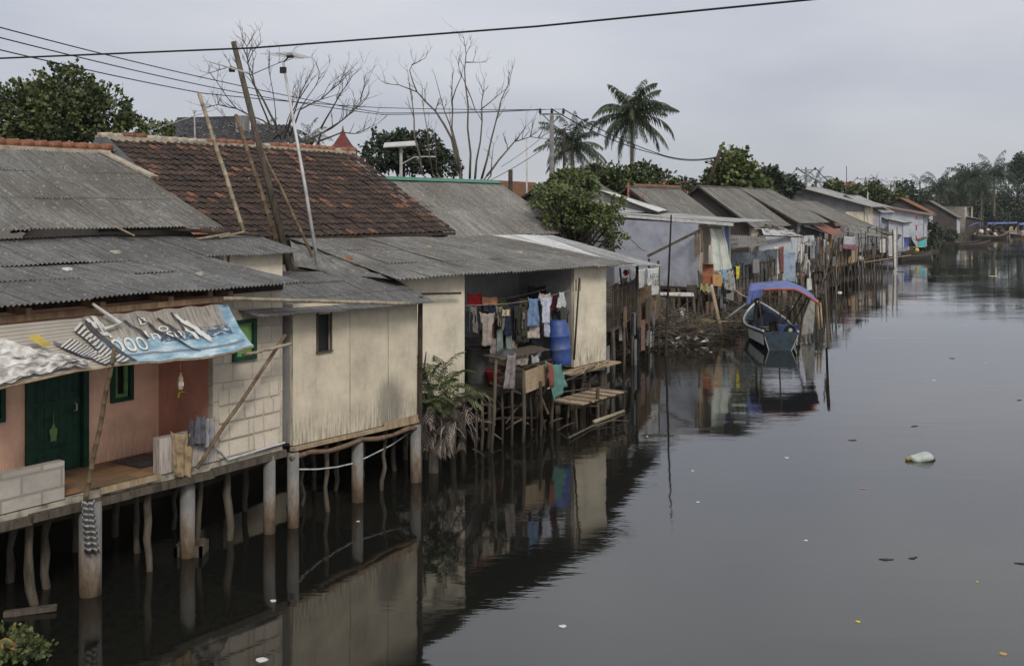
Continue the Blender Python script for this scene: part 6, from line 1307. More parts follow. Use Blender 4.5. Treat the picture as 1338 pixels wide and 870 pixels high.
# cargo boat with heap and blue canopies
O4=wat(1272,313); b4,fn4,ax4,sd4=boat('cargo_boat','cargo boat piled high with dark nets and baskets',O4,(1,.25),7,2.4,.8,1.5,'hulldark','wood_pale','wood')
rr=random.Random(31)
for i in range(40):
    t=rr.uniform(.05,.8); c=O4+ax4*t*7+sd4*rr.uniform(-1,1)+V((0,0,.6+rr.random()*2.0*math.sin(math.pi*t))); r=rr.uniform(.2,.45); mb=MB()
    mb.grid(lambda a,b:c+V((math.cos(a*6.283)*math.sin(b*3.14),math.sin(a*6.283)*math.sin(b*3.14),math.cos(b*3.14)))*r,7,5,flip=True); mb.build('basket' if i%2 else 'net_bundle',M[rr.choice(('plastic_black','wood_dark','plastic_white','wood','ply'))],b4)
def canopy(name,label,P,parent=None):
    h=thing(name,label,'canopy',V((P[0].x,P[0].y,.5))); mb=MB(); mb.grid(lambda u,v:bil(P,u,v)+V((0,0,.15*math.sin(math.pi*v))),10,5); o=mb.build('blue_sheet',M['tarp_blue'],h,smooth=True); o.modifiers.new('t','SOLIDIFY').thickness=.04
    for q in (P[0],P[1],P[2],P[3],lerp(P[0],P[1],.5)): mb=MB(); mb.tube([V((q.x,q.y,-.4)),q],.06,5); mb.build('post',M['wood'],h)
    return h
canopy('boat_shelter','sloping blue shelter at the end of the far row of houses',[at(1264,297,194),at(1272,293,198),at(1292,291,206),at(1276,291,203)])
canopy('boat_shelter','long blue shelter roof stretching along the right far bank',[at(1290,293,203),at(1329,292,210),at(1330,290.5,216),at(1290,290.5,210)])
canopy('boat_shelter','blue shelter at the right picture edge on the far bank',[at(1331,294,208),at(1350,294,212),at(1350,291,218),at(1332,291,214)])
O5=wat(1306,306.5); boat('red_white_boat','white and red wooden boat beneath the long blue shelter',O5,(1,.1),6.5,1.8,.7,1.2,'hullwhite','board_red','wood')
for i,x in enumerate((1268,1284,1301,1318,1334)): pole_thing('far_mooring_pole',['leftmost of the five poles along the far right bank','second from the left of the five far bank poles','middle one of the five far bank poles','fourth from the left of the five far bank poles','rightmost of the five far bank poles'][i],'pole',(wat(x,307),at(x,262+5*(i%3),250)*.8+V((0,0,1.14))),(.1,.07),'wood',knots=False)
# floating sack, floats, bits on the water
p=wat(1203,601,.0); sk=thing('floating_sack','white stuffed sack with yellow tied end floating on the open river','sack',p)
mb=MB()
def sf_(a,b):
    t=a*2-1; r=(1-abs(t)**3.0)**.5*(1+.16*noise.noise(V((a*4,b*4,3)))); an=b*6.283
    return p+V((t*.27+.02,math.cos(an)*r*.16,math.sin(an)*r*.115+.05+.03*math.sin(t*3)))
mb.grid(sf_,26,18,flip=False); mb.build('sack_body',plain('greenish_white_sack',(.36,.39,.36),.6,.3,8,.6,16,c2=(.30,.33,.31)),sk,smooth=True)
mb=MB(); mb.tube([p+V((-.24,0,.04)),p+V((-.30,-.02,.04)),p+V((-.35,-.02,.02))],[.04,.055,.025],7); mb.build('tied_end',plain('dull_yellow',(.3,.25,.08)),sk,smooth=True)
mb=MB(); mb.tube([p+V((.25,0,.02)),p+V((.33,0,.01))],[.05,.02],7); mb.build('dark_end',M['hulldark'],sk)
fl=[(1297,361,.45,'yellow','yellow float far out on the river'),(1179,355,.8,'tarp_blue','deep blue plastic drum floating beside the terrace end'),(1199,350,.25,'white','small white float beyond the blue drum'),(1214,358,.15,'white','tiny white scrap drifting past the blue drum'),
(1287,474,.12,'hullwhite','pale blue scrap floating at mid river'),(1220,497,.12,'white','white flat scrap below the pale blue one'),(1128,638,.08,'board_or','small orange scrap beside the floating sack'),(905,615,.07,'white','small white chip on the water left of centre'),(1028,598,.1,'white','pale chip left of the floating sack'),(912,656,.07,'white','curled white scrap low in the middle'),(1053,706,.06,'white','tiny white dot in the rippled water'),(1121,812,.06,'yellow','pale yellow scrap near the bottom'),(1311,854,.09,'board_or','orange white scrap in the bottom right corner'),(1277,760,.04,'yellow','tiny yellow dot at lower right'),(357,785,.09,'white','white scrap on the dark water under the shed'),(342,862,.12,'white','white foam scrap at the bottom left of centre'),(468,681,.06,'white','bright chip beside a pillar reflection'),(735,818,.10,'white','crumpled clear plastic floating at bottom centre'),(929,460,.12,'white','white rag at the edge of the debris'),(845,570,.06,'white','white chip near the thin mooring pole')]
for i,(px,py,s_,mt,lb) in enumerate(fl):
    s_*=.55 if s_<.3 else .75; c=wat(px,py,0.0); rr=random.Random(i); mb=MB(); n=7
    T=[c+V((math.cos(k/n*6.283)*s_*rr.uniform(.7,1.3),math.sin(k/n*6.283)*s_*rr.uniform(.6,1.1),.008+s_*.06*rr.random())) for k in range(n)]
    mb.prism(T,.02); tag(mb.build('floating_scrap',M[mt],None,origin=c),lb,'litter')
for i,(px,py) in enumerate(((1148,730),(1187,729),(1325,735),(1190,557),(1240,468),(1329,523),(1108,575))):
    c=wat(px,py,.004); rr=random.Random(i+50); mb=MB(); mb.tube([c,c+V((rr.uniform(.05,.15),rr.uniform(-.05,.05),.01)),c+V((rr.uniform(.15,.3),rr.uniform(-.05,.1),.0))],[.006,.011,.005],5); tag(mb.build('floating_twig',M['wood_dark'],None,origin=c),['dark twig left of the yellow scrap','dark twig with a leaf at lower right','dark bit at the right edge of the lower river','thin twig right of the floating sack','long thin stick on the far water','dark twig at the right edge of the picture','twig above the floating sack'][i],'twig')

# ================================================================ vegetation
def leaf(mb,p,dr,sz,rr,wd=.38,sh=None):
    dr=dr.normalized(); s=dr.cross(V((rr.uniform(-1,1),rr.uniform(-1,1),rr.uniform(-.4,1)))); 
    if s.length<1e-3: s=dr.orthogonal()
    s=s.normalized()*sz*wd; sh=rr.random() if sh is None else sh; a=p;b=p+dr*sz*.5+s;c=p+dr*sz;d=p+dr*sz*.5-s
    i=len(mb.v); mb.v+=[a,b,c,d]; mb.f.append((i,i+1,i+2,i+3)); mb.uv+=[(sh,0),(sh,.5),(sh,1),(sh,.5)]; mb.mi.append(mb.m)
def crown(mb,lobes,n,sz,rr,gap=.25,droop=.1,tuft=5):
    """lobes = (centre, rx, ry, rz); leaf tufts through the volume, mostly near the surface, with noise-made gaps"""
    W=[l[1]*l[2]+l[1]*l[3] for l in lobes]; k=0; tries=0
    while k<n and tries<n*6:
        tries+=1
        c,rx,ry,rz=rr.choices(lobes,W)[0]
        d=V((rr.gauss(0,1),rr.gauss(0,1),rr.gauss(0,1))).normalized(); r=rr.uniform(.35,1.06)**.55
        r*=1+.28*noise.noise(d*2.2+c*.7)
        p=c+V((d.x*rx,d.y*ry,d.z*rz))*r
        if noise.noise(p*(1.5/max(.6,rx*.5)))<-gap+.1: continue
        sh=min(1,max(0,.5+.5*noise.noise(p*1.3)+rr.uniform(-.3,.3)))
        for _ in range(tuft):
            q=p+V((rr.uniform(-1,1),rr.uniform(-1,1),rr.uniform(-1,1)))*sz*.9
            leaf(mb,q,d+V((rr.uniform(-.9,.9),rr.uniform(-.9,.9),rr.uniform(-.8,.6)-droop)),sz*rr.uniform(.6,1.25),rr,sh=min(1,max(0,sh+rr.uniform(-.15,.15))))
        k+=tuft
def tree(name,label,base,H,lobes,n,sz,lm='leaf',tr=.18,cat='tree',group=None,seed=0,tm='bark',gap=.25,limbs=True):
    rr=random.Random(seed); t=thing(name,label,cat,base,group); base=V(base)
    top=V((sum(l[0].x for l in lobes)/len(lobes),sum(l[0].y for l in lobes)/len(lobes),base.z+H))
    mb=MB(); mid=lerp(base,top,.5)+V((rr.uniform(-.1,.1)*H*.3,0,0)); mb.tube([base-V((0,0,.2)),mid,top],[tr,tr*.7,tr*.4],8)
    if limbs:
        for (c,rx,ry,rz) in lobes:
            s=lerp(mid,top,rr.random()); m_=lerp(s,c,.5)+V((rr.uniform(-.3,.3),rr.uniform(-.3,.3),.1))*rx*.4; mb.tube([s,m_,c+V((0,0,rz*.4))],[tr*.45,tr*.3,tr*.08],6)
            for _ in range(3):
                d=V((rr.gauss(0,1),rr.gauss(0,1),abs(rr.gauss(0,1)))).normalized(); mb.tube([m_,lerp(m_,c,.5)+d*rx*.3,c+V((d.x*rx,d.y*ry,d.z*rz))*.85],[tr*.2,tr*.12,tr*.04],5)
    mb.build('trunk',M[tm],t,smooth=True)
    mb=MB(); crown(mb,lobes,n,sz,rr,gap); mb.build('crown',M[lm],t)
    return t
def lob(px,py,Y,wpx,hpx,depth=None):
    k=Y/F; return (at(px,py,Y),wpx*k/2,(depth or wpx)*k/2,hpx*k/2)
def G(px,Y,z=1.2): return V(((px-CX)*Y/F,Y,z))
tree('broadleaf_tree','large dense broadleaf tree rising behind the left roof ridge',G(85,34),6.0,[lob(25,150,33,90,80),lob(85,135,34,100,85),lob(130,150,34,90,75),lob(60,160,33,120,70),lob(165,170,34,50,40),lob(90,112,34,60,36),lob(5,170,33,60,60)],13000,.16,'leaf',.25,seed=1,gap=.12)
tree('shrub','light green shrub poking up left of the dark tiled roof',G(212,40),5.8,[lob(205,174,40,46,26),lob(228,172,40,24,18)],700,.16,'leaf_bright',.08,seed=2)
tree('broadleaf_tree','dark round tree behind the green ridged roof and the lamp',G(535,62),6.2,[lob(505,200,62,60,50),lob(545,200,62,70,50),lob(580,214,62,40,32),lob(525,188,62,50,28)],5200,.26,'leaf_dark',.22,seed=3,gap=.15)
# feathery tree before the blue grey house
rr=random.Random(44); LBS=[]
for i in range(46):
    t=rr.random(); px=lerp(703,806,t); lo=lerp(238,262,t)+ (8 if px<720 else 0); hi=lerp(285,328,t); py=rr.uniform(lo,hi) if px>712 else rr.uniform(245,268)
    LBS.append(lob(px,py,44.5+rr.uniform(-1.2,1.2),rr.uniform(20,36),rr.uniform(7,15),30))
tree('leafy_tree','bushy layered tree spilling over the pale roof in front of the blue grey house',G(760,45.5,.9),4.2,LBS,7200,.15,'leaf_bright',.14,seed=4,gap=.35)
tree('leafy_tree','light green tree below the utility pole crossarm',G(745,60),5.2,[lob(742,236,60,44,24),lob(765,243,60,34,18)],2000,.24,'leaf_bright',.15,seed=5)
tree('leafy_tree','low dense green tree between the leafy tree and the tall palm',G(800,66),5.2,[lob(785,233,66,60,34),lob(812,238,66,70,30),lob(838,232,67,52,36),lob(866,240,68,40,26)],5000,.28,'leaf',.18,seed=6)
tree('leafy_tree','faint low tree tops right of the dark red roof',G(900,110),5.2,[lob(893,242,110,34,14),lob(915,246,112,30,10)],600,.4,'leaf_far',.15,seed=7)
# teak like clump tree
tk=tree('clump_leaf_tree','tall tree with clumped big leaves beside the leaning pole',G(955,82),8.6,[lob(952,204,82,26,16),lob(968,202,82,14,8),lob(948,226,82,44,26),lob(962,232,82,46,30),lob(978,226,82,24,20),lob(935,240,82,30,20),lob(985,244,83,40,26),lob(964,214,82,22,14)],3800,.42,'leaf_bright',.22,seed=8,gap=.18)
k=[('dark bushy tree right of the clumped leaf tree',1002,236,100,34,32,'leaf_dark'),('dark tree mass before the small far palms',1022,243,112,44,22,'leaf_far'),('dim tree low behind the second grey roof',990,248,104,50,16,'leaf_far')]
for i,(lb,px,py,Y,w_,h_,lm) in enumerate(k): tree('far_tree',lb,G(px,Y),5,[lob(px,py,Y,w_,h_),lob(px+8,py+4,Y,w_*.7,h_*.7),lob(px-9,py+5,Y,w_*.6,h_*.6)],1300,.45,lm,.15,seed=20+i)
tree('round_bush_tree','neat round bright green tree in the distance',G(1143,165),6.5,[lob(1141,257,165,38,32),lob(1143,254,165,30,26)],3600,.5,'leaf_bright' if 0 else 'leaf',.2,seed=30,gap=.4)
for i,(lb,px,py,Y,w_,h_,lm) in enumerate((('yellow green bush left of the distant red roof',1088,247,150,22,16,'leaf_bright'),('dim bush in front of the distant red roof',1108,251,150,30,12,'leaf'),('low green bush right of the distant red roof',1121,256,150,18,20,'leaf'),('small bright bush right of the round tree',1168,260,170,20,20,'leaf_bright'),('dark bush behind the orange tiled roof',1192,262,185,34,26,'leaf_dark'),('dim tree behind the black gable',1180,246,230,26,20,'leaf_far'))):
    tree('far_bush',lb,G(px,Y),(CH-(py-HY)*Y/F)-1.2,[lob(px,py,Y,w_,h_),lob(px+4,py+3,Y,w_*.7,h_*.6)],700,.6,lm,.15,seed=40+i)
# bush on the waterside
tree('riverside_bush','ragged grey green bush hanging over the water in the distance',G(1208,132,.5),2.6,[lob(1208,303,131,36,30),lob(1190,306,131,24,22),lob(1220,312,133,18,22),lob(1204,318,130,30,14)],3200,.3,'leaf_dark',.12,seed=50,gap=.2,tm='barepale')
tree('riverside_bush','small dark bush at the foot of the pale blue white house',G(1238,168,.4),1.2,[lob(1240,307,165,24,14)],500,.35,'leaf_dark',.1,seed=51)
# right side tree belt
belt=[('dark tree mass left of the big far palms',1238,255,255,60,60,'leaf_dark'),('dense dark trees under the big far palms',1270,262,250,80,50,'leaf_dark'),('tree mass behind the long blue shelter',1300,266,255,70,46,'leaf_dark'),('dark thicket at the right picture edge',1330,258,250,60,62,'leaf_dark'),('green tree between the two big far palms',1262,236,262,50,50,'leaf_far'),('tall airy tree at the right picture edge',1330,218,262,22,40,'leaf_far'),('thicket beyond the right picture edge',1362,262,260,60,60,'leaf_dark'),('dim tree left of the first far palm',1206,262,290,30,20,'leaf_far'),('low thicket above the cargo boat',1285,285,225,60,16,'leaf_dark'),('low thicket behind the shelter at the right edge',1325,284,228,60,18,'leaf_dark')]
for i,(lb,px,py,Y,w_,h_,lm) in enumerate(belt):
    rr=random.Random(i); tree('far_bank_tree',lb,G(px,Y,1.0),max(1.5,(CH-(py-HY)*Y/F)-1.0),[lob(px,py,Y,w_*.7,h_*.7),lob(px-w_*.25,py+h_*.15,Y,w_*.5,h_*.6),lob(px+w_*.25,py+h_*.12,Y,w_*.5,h_*.6),lob(px,py+h_*.3,Y,w_*.9,h_*.4),lob(px+w_*.1,py-h_*.25,Y,w_*.4,h_*.4)],2600,.62,lm,.25,seed=60+i,gap=.2)
# far forest beyond, to the horizon
mb=MB(); rr=random.Random(77)
lb_=[]
for i in range(70):
    px=700+i*11; Y=rr.uniform(380,560); lb_.append((G(px,Y,1)+V((0,0,rr.uniform(3,6))),rr.uniform(9,16),rr.uniform(6,10),rr.uniform(5,9)))
crown(mb,lb_,9000,1.6,rr,.5,tuft=3); stuff(mb.build('distant_forest',M['leaf_far']))

def palm(name,label,base,H,R,lean_=(0,0),seed=0,nf=22,group=None,lm='palmleaf',ll=.115,nl=34,tr=.16,dead=3):
    rr=random.Random(seed); t=thing(name,label,'palm tree',base,group); base=V(base); top=base+V((lean_[0],lean_[1],H))
    mb=MB(); pts=[lerp(base,top,i/8)+V((lean_[0]*.25*math.sin(math.pi*i/8),0,0)) for i in range(9)]; mb.tube(pts,[tr*(1.35-.6*i/8) for i in range(9)],8); mb.build('trunk',M['palmtrunk'],t,smooth=True)
    mb=MB()
    for k in range(nf):
        az=k*2.39996+rr.uniform(-.3,.3); el=lerp(1.45,-.75,(k/nf)**.85)+rr.uniform(-.18,.18); L=R*rr.uniform(.85,1.2)
        h=V((math.cos(az),math.sin(az),0)); P=[]; p=top+V((0,0,.05)); n=nl; st=L/n
        drp=rr.uniform(.9,1.9)*(1 if el>0 else .7)
        for i in range(n+1):
            P.append(V(p)); a=max(el-drp*(i/n)**1.6,-1.5); p=p+(h*math.cos(a)+V((0,0,math.sin(a))))*st
        mb.tube([P[i] for i in range(0,n+1,3)],[lerp(.03,.006,i/n)*R/3 for i in range(0,n+1,3)],4,cap=False)
        sh0=rr.uniform(.0,.75)
        side=V((-h.y,h.x,0)); tw=rr.uniform(-.6,.6)
        for i in range(4,n+1):
            d=(P[i]-P[i-1]).normalized(); u=i/n; ln=R*ll*1.9*(math.sin(math.pi*min(1,u*.9+.1))**.5)*rr.uniform(.7,1.15)
            for sg in (-1,1):
                if rr.random()<.07: continue
                q=side*sg*math.cos(tw*sg)+V((0,0,math.sin(tw)*sg)); dr=(q*.75+d*.7+V((rr.uniform(-.15,.15),rr.uniform(-.15,.15),-.35-.7*rr.random()))).normalized()
                w_=V(d)*.034*R/3; a0=P[i]; m_=a0+dr*ln*.5; e=a0+dr*ln*.9+V((0,0,-ln*.45)); s=len(mb.v); shv=min(1,max(0,sh0+rr.uniform(-.2,.25)))
                mb.v+=[a0-w_*.6,a0+w_*.6,m_+w_,m_-w_,e]; mb.f+= [(s,s+1,s+2,s+3),(s+3,s+2,s+4)]; mb.mi+=[0,0]; mb.uv+=[(shv,0)]*7
    mb.build('fronds',M[lm],t)
    mb=MB()
    for i in range(7):
        an=i*.9; c=top+V((math.cos(an)*.2,math.sin(an)*.2,-.2-.08*(i%2)))*1; mb.tube([c+V((0,0,.13)),c,c-V((0,0,.13))],[.05,.12,.04],7)
    mb.build('coconuts',M['leaf_bright'] if 0 else M['ply'],t,smooth=True)
    return t
def palm_at(px,py,Y,rpx,label,lean_px=0,**k):
    b=G(px-lean_px,Y); top=at(px,py,Y); return palm('coconut_palm',label,b,top.z-b.z,rpx*Y/F,(top.x-b.x,0),**k)
palm_at(826,152,88,60,'tallest coconut palm standing against the open sky',5,seed=3,nf=34,nl=60)
palm_at(748,190,72,50,'coconut palm just right of the near utility pole',3,seed=8,nf=34,nl=42)
palm_at(345,178,60,30,'palm crown showing between the bare branches beside the thick pole',0,seed=5,nf=18,nl=24)
palm_at(404,180,58,30,'palm crown with pale fronds behind the white antenna pole',0,seed=6,nf=18,nl=24)
palm_at(1032,238,150,20,'small palm left of the second utility pole',0,seed=9,nf=16,nl=20,tr=.2)
palm_at(1066,236,140,22,'small palm just right of the second utility pole',-2,seed=10,nf=14,nl=20,tr=.2)
palm_at(1007,243,150,16,'dim palm tuft above the dark far trees',0,seed=11,nf=14,nl=16,tr=.2)
palm_at(1144,236,240,12,'tiny distant palm above the round green tree',0,seed=12,nf=12,nl=14,tr=.2)
palm_at(1164,242,240,14,'tiny distant palm right of the round green tree',0,seed=13,nf=14,nl=14,tr=.2)
palm_at(1202,238,235,16,'small distant palm left of the big far palms',0,seed=14,nf=16,nl=16,tr=.2)
palm_at(1226,246,215,27,'leftmost of the big palms on the far right bank',0,lm='leaf_dark',ll=.15,seed=15,nf=34,nl=26,tr=.25)
palm_at(1268,234,215,30,'middle one of the big palms on the far right bank',2,lm='leaf_dark',ll=.15,seed=16,nf=34,nl=26,tr=.25)
palm_at(1299,229,222,33,'rightmost and tallest of the big palms on the far bank',0,lm='leaf_dark',ll=.15,seed=17,nf=38,nl=28,tr=.25)
palm_at(1283,249,210,24,'shorter palm between the two tallest far palms',0,lm='leaf_dark',ll=.15,seed=18,nf=30,nl=24,tr=.25)
palm_at(1250,253,220,24,'short palm in front of the dark far trees',0,lm='leaf_dark',ll=.15,seed=19,nf=30,nl=24,tr=.25)
palm_at(1105,248,170,10,'tiny palm against the distant red roof',0,seed=20,nf=12,nl=12,tr=.2)

# bare trees traced limb by limb
def bare(name,label,Y,base,limbs,off,scl,mat,seed,r0=.11,twig=1.0,thr=425):
    rr=random.Random(seed); t=thing(name,label,'tree',base); base=V(base); mb=MB()
    def tw(p,d,L,r,dep):
        n=3; P=[p]
        for i in range(n):
            d=(d+V((rr.uniform(-.35,.35),rr.uniform(-.35,.35),rr.uniform(-.1,.3)))).normalized(); P.append(P[-1]+d*L/n)
        mb.tube(P,[lerp(r,r*.35,i/n) for i in range(n+1)],5,cap=False)
        if dep>0:
            for _ in range(rr.choice((1,2))):
                q=rr.choice(P[1:]); tw(q,(d+V((rr.uniform(-1,1),rr.uniform(-.8,.8),rr.uniform(-.2,.6)))).normalized(),L*.6,r*.6,dep-1)
    trunks=[]
    for li,L in enumerate(limbs):
        yy=Y+rr.uniform(-.3,.3); dy=rr.uniform(-.35,.35); P=[]
        for i,(x,y) in enumerate(L): P.append(at(off[0]+x/scl,off[1]+y/scl,yy+dy*i))
        big=len(L)>=4
        # smooth by midpoint jitter
        Q=[P[0]]
        for a,b in zip(P,P[1:]): Q+=[lerp(a,b,.5)+V((rr.uniform(-.04,.04),rr.uniform(-.05,.05),rr.uniform(-.03,.03)))*(b-a).length,b]
        ra=r0*(1 if li==0 else .75 if big else .4); R_=[lerp(ra,.012,(i/(len(Q)-1))**.8) for i in range(len(Q))]
        mb.tube(Q,R_,7)
        if L[0][1]>=thr: trunks.append(P[0])
        for i in range(1,len(Q)):
            for _ in range(2 if twig>1 and i>len(Q)*.4 else 1):
              if i>len(Q)*.3 and rr.random()<.6*twig:
                d=(Q[i]-Q[i-1]).normalized(); tw(Q[i],(d+V((rr.uniform(-1,1),rr.uniform(-.6,.6),rr.uniform(-.1,.9)))).normalized(),rr.uniform(.35,.9),R_[i]*.6+.004,2)
    cx=V((sum(p.x for p in trunks)/len(trunks),Y,min(p.z for p in trunks)))
    mb.tube([base-V((0,0,.2)),lerp(base,cx,.6),cx],[r0*2,r0*1.6,r0*1.4],9)
    for p in trunks: mb.tube([lerp(base,cx,.75),lerp(lerp(base,cx,.75),p,.6),p],[r0*.8,r0*.6,r0*.45],6)
    mb.build('trunk_and_limbs',M[mat],t,smooth=True); return t
bare('bare_tree','leafless grey tree with tangled branches behind the tile ridge',41,G(385,41),[
 [(370,440),(330,350),(270,240),(245,160),(240,90),(222,60)],[(380,440),(420,340),(440,270),(480,190)],[(400,430),(440,330),(520,290),(590,230),(610,180)],
 [(510,460),(520,420),(600,370),(670,300),(685,230)],[(480,440),(560,400),(610,360),(690,290)],[(370,430),(300,370),(200,325),(130,310),(80,320)],
 [(300,440),(200,400),(130,330)],[(330,400),(290,300),(250,195),(180,165),(100,190)],[(440,330),(500,240),(515,190)],[(350,400),(340,270),(325,140)],
 [(510,450),(600,415),(650,420),(715,392)],[(385,400),(410,330),(415,250)],[(250,200),(320,170),(400,140)],[(245,150),(262,110),(292,70)],[(340,440),(395,395),(430,300),(475,230)],[(520,400),(560,330),(600,260),(640,200)],[(200,325),(150,260),(95,185)]],(240,30),2.9,'bark',5,.055,1.6)
bare('bare_tree','tall leafless tree with pale upright limbs behind the green ridge',52,G(610,52),[
 [(290,560),(262,440),(200,335),(130,262),(60,235),(10,230)],[(130,262),(102,180),(120,150)],[(300,580),(270,450),(232,330),(198,200)],[(330,590),(322,400),(313,230),(316,120),(308,60)],
 [(350,590),(370,450),(375,300),(385,220)],[(375,590),(412,440),(450,290),(492,175)],[(395,580),(440,520),(500,450),(560,432),(620,440)],[(295,560),(262,400),(262,260),(268,180)],[(370,330),(420,290),(480,240)],
 [(410,580),(420,460)],[(150,575),(120,430),(112,300),(95,185)],[(190,575),(168,400),(150,240)],[(205,570),(195,410)],[(110,160),(160,135)],[(316,240),(350,330),(330,330)],[(500,450),(540,400)],[(560,432),(575,370)],[(590,435),(610,400)],[(316,150),(370,150)],[(262,300),(300,200),(285,150)]],(500,30),2.9,'barepale',6,.085,1.3,555)

# nipa like plant at the beige shed corner
nb=thing('hanging_fern_palm','bushy plant with green fronds above and withered ones drooping to the water','plant',LB.pt(560,600,.2))
rr=random.Random(12); c0=LB.pt(566,520,.15)
def frond(mb,p,az,el,L,drp,nl=16,w_=.16,rr=rr):
    h=V((math.cos(az),math.sin(az),0)); a=el; P=[V(p)]
    for i in range(nl): a=max(-1.5,el-drp*((i+1)/nl)**1.3); P.append(P[-1]+(h*math.cos(a)+V((0,0,math.sin(a))))*L/nl)
    mb.tube([P[i] for i in range(0,nl+1,2)],.008,3,cap=False); sh=rr.random(); side=V((-h.y,h.x,0))
    for i in range(2,nl+1):
        d=(P[i]-P[i-1]).normalized()
        for sg in (-1,1):
            dr=(side*sg*.7+d*.9+V((0,0,-.3*rr.random()))).normalized(); ln=w_*1.7*math.sin(math.pi*min(1,i/nl*.9+.1))*rr.uniform(.7,1.2); w2=d*.018
            s=len(mb.v); mb.v+=[P[i]-w2*.5,P[i]+w2*.5,P[i]+dr*ln*.6+w2,P[i]+dr*ln*.6-w2,P[i]+dr*ln+V((0,0,-.25*ln))]; mb.f+=[(s,s+1,s+2,s+3),(s+3,s+2,s+4)]; mb.mi+=[0,0]; mb.uv+=[(min(1,max(0,sh+rr.uniform(-.2,.2))),0)]*7
mb=MB()
for i in range(60): frond(mb,c0+V((rr.uniform(-.3,.45),rr.uniform(-.3,.3),rr.uniform(-.5,.35))),rr.uniform(0,6.28),rr.uniform(.2,1.45),rr.uniform(.5,1.25),rr.uniform(.7,1.9))
mb.build('green_fronds',M['leaf'],nb)
mb=MB()
for i in range(110): frond(mb,c0+V((rr.uniform(-.35,.65),rr.uniform(-.35,.35),rr.uniform(-.85,-.05))),rr.uniform(0,6.28),rr.uniform(-.6,.7),rr.uniform(.25,.8),rr.uniform(1.0,2.4),9,.15)
mb.build('withered_fronds',M['deadleaf'],nb)
mb=MB(); mb.tube([V((c0.x,c0.y,-.3)),c0],[.12,.1],8); mb.tube([c0,c0+V((-.2,0,.6)),c0+V((-.15,0,1.0))],[.05,.03,.01],6); mb.build('stem',M['bark'],nb)
# bush at bottom left
lv=[(wat(10,858,.2),.25,.25,.18),(wat(42,848,.15),.2,.18,.10),(wat(2,836,.25),.25,.2,.2),(wat(22,832,.1),.2,.15,.10),(wat(5,880,.3),.25,.25,.16)]
t=thing('water_shrub','leafy green shrub on the water in the bottom left corner','shrub',wat(15,850,0)); mb=MB(); rr=random.Random(4); crown(mb,lv,1100,.07,rr,.1,tuft=4); mb.build('leaves',M['leaf'],t)
mb=MB()
for i in range(9): mb.tube([wat(15,850,-.1),wat(15+rr.uniform(-25,45),840+rr.uniform(-20,20),.35)],[.012,.006],4)
mb.build('stems',M['bark'],t)
mb=MB(); a=wat(5,802,.03);b_=wat(74,793,.05); mb.beam(a,b_,.10,.07); tag(mb.build('floating_plank',M['wood'],None,origin=a),'grey plank floating between the first two stilts','plank')
mb=MB(); p=wat(12,842,.25); mb.grid(lambda a,b:p+V(((a-.5)*.22,0,(b-.5)*.12+.03*math.sin(a*5))),4,3); tag(mb.build('dead_leaf',M['board_or'],None,origin=p),'single orange brown dead leaf on the bottom left shrub','leaf')

# ================================================================ poles, antennas, lamps, cables
pole_thing('tall_pole','thickest grey brown pole leaning over the tile roof beside the antenna','pole',(at(380,357,23.6),at(305,55,23.9)),(.085,.06),'wood',n=10,knots=False)
pole_thing('tall_pole','shorter bamboo pole lashed alongside the thickest pole','pole',(at(372,345,23.9),at(308,150,24.3)),(.06,.045),'bamboo_old')
pole_thing('tall_pole','thin dark pole crossing behind the antenna mast','pole',(at(417,352,24.2),at(328,165,25.5)),(.04,.03),'bamboo_old')
pole_thing('tall_pole','short pale bamboo pole standing at the left of the tile roof','pole',(at(319,306,23.4),at(260,122,23.6)),(.05,.045),'bamboo')
an=thing('antenna_mast','pale leaning antenna mast with a television aerial on top','antenna',at(417,357,23.8)); 
mb=MB(); mb.tube([at(417,357,23.8),at(398,240,23.9),at(370,82,24.0)],[.045,.04,.03],8); mb.build('mast',M['metalpole'],an,smooth=True)
def yagi(parent,c,ax_,L,n,el,name='aerial'):
    ax_=V(ax_).normalized(); s=V((0,0,1)).cross(ax_).normalized(); mb=MB(); mb.tube([c-ax_*L/2,c+ax_*L/2],.014,5)
    for i in range(n): p=c+ax_*L*(i/(n-1)-.5); mb.tube([p-s*el*(1-.4*i/n),p+s*el*(1-.4*i/n)],.007,4)
    return mb.build(name,M['metalpole'],parent)
c=at(379,73,24.0); o=yagi(an,c,(.3,1,.05),1.3,9,.42)
mb=MB(); mb.box(c,(.14,.18,.08)); mb.tube([at(370,82,24),c],.02,5); mb.build('aerial_box',M['black'],an)
mb=MB(); mb.box(at(370,92,24),(.14,.1,.14)); mb.build('amplifier',M['black'],an)
an2=thing('old_aerial','small broken aerial fixed to the upper thick pole','antenna',at(306,95,23.7)); o=yagi(an2,at(298,88,23.7),(-.8,.4,.25),1.2,6,.3); mb=MB(); mb.box(at(303,92,23.7),(.12,.1,.08)); mb.build('aerial_box',M['black'],an2)
an3=thing('old_aerial','long rusty aerial reaching left over the dark tiled roof','antenna',at(255,150,38)); yagi(an3,at(235,158,38),(1,.1,.35),2.8,10,.25)
mb=MB(); mb.box(at(254,146,38),(.1,.1,.1)); mb.tube([at(254,146,38),G(256,38,6.5)],.03,6); mb.build('mast',M['metalpole'],an3)
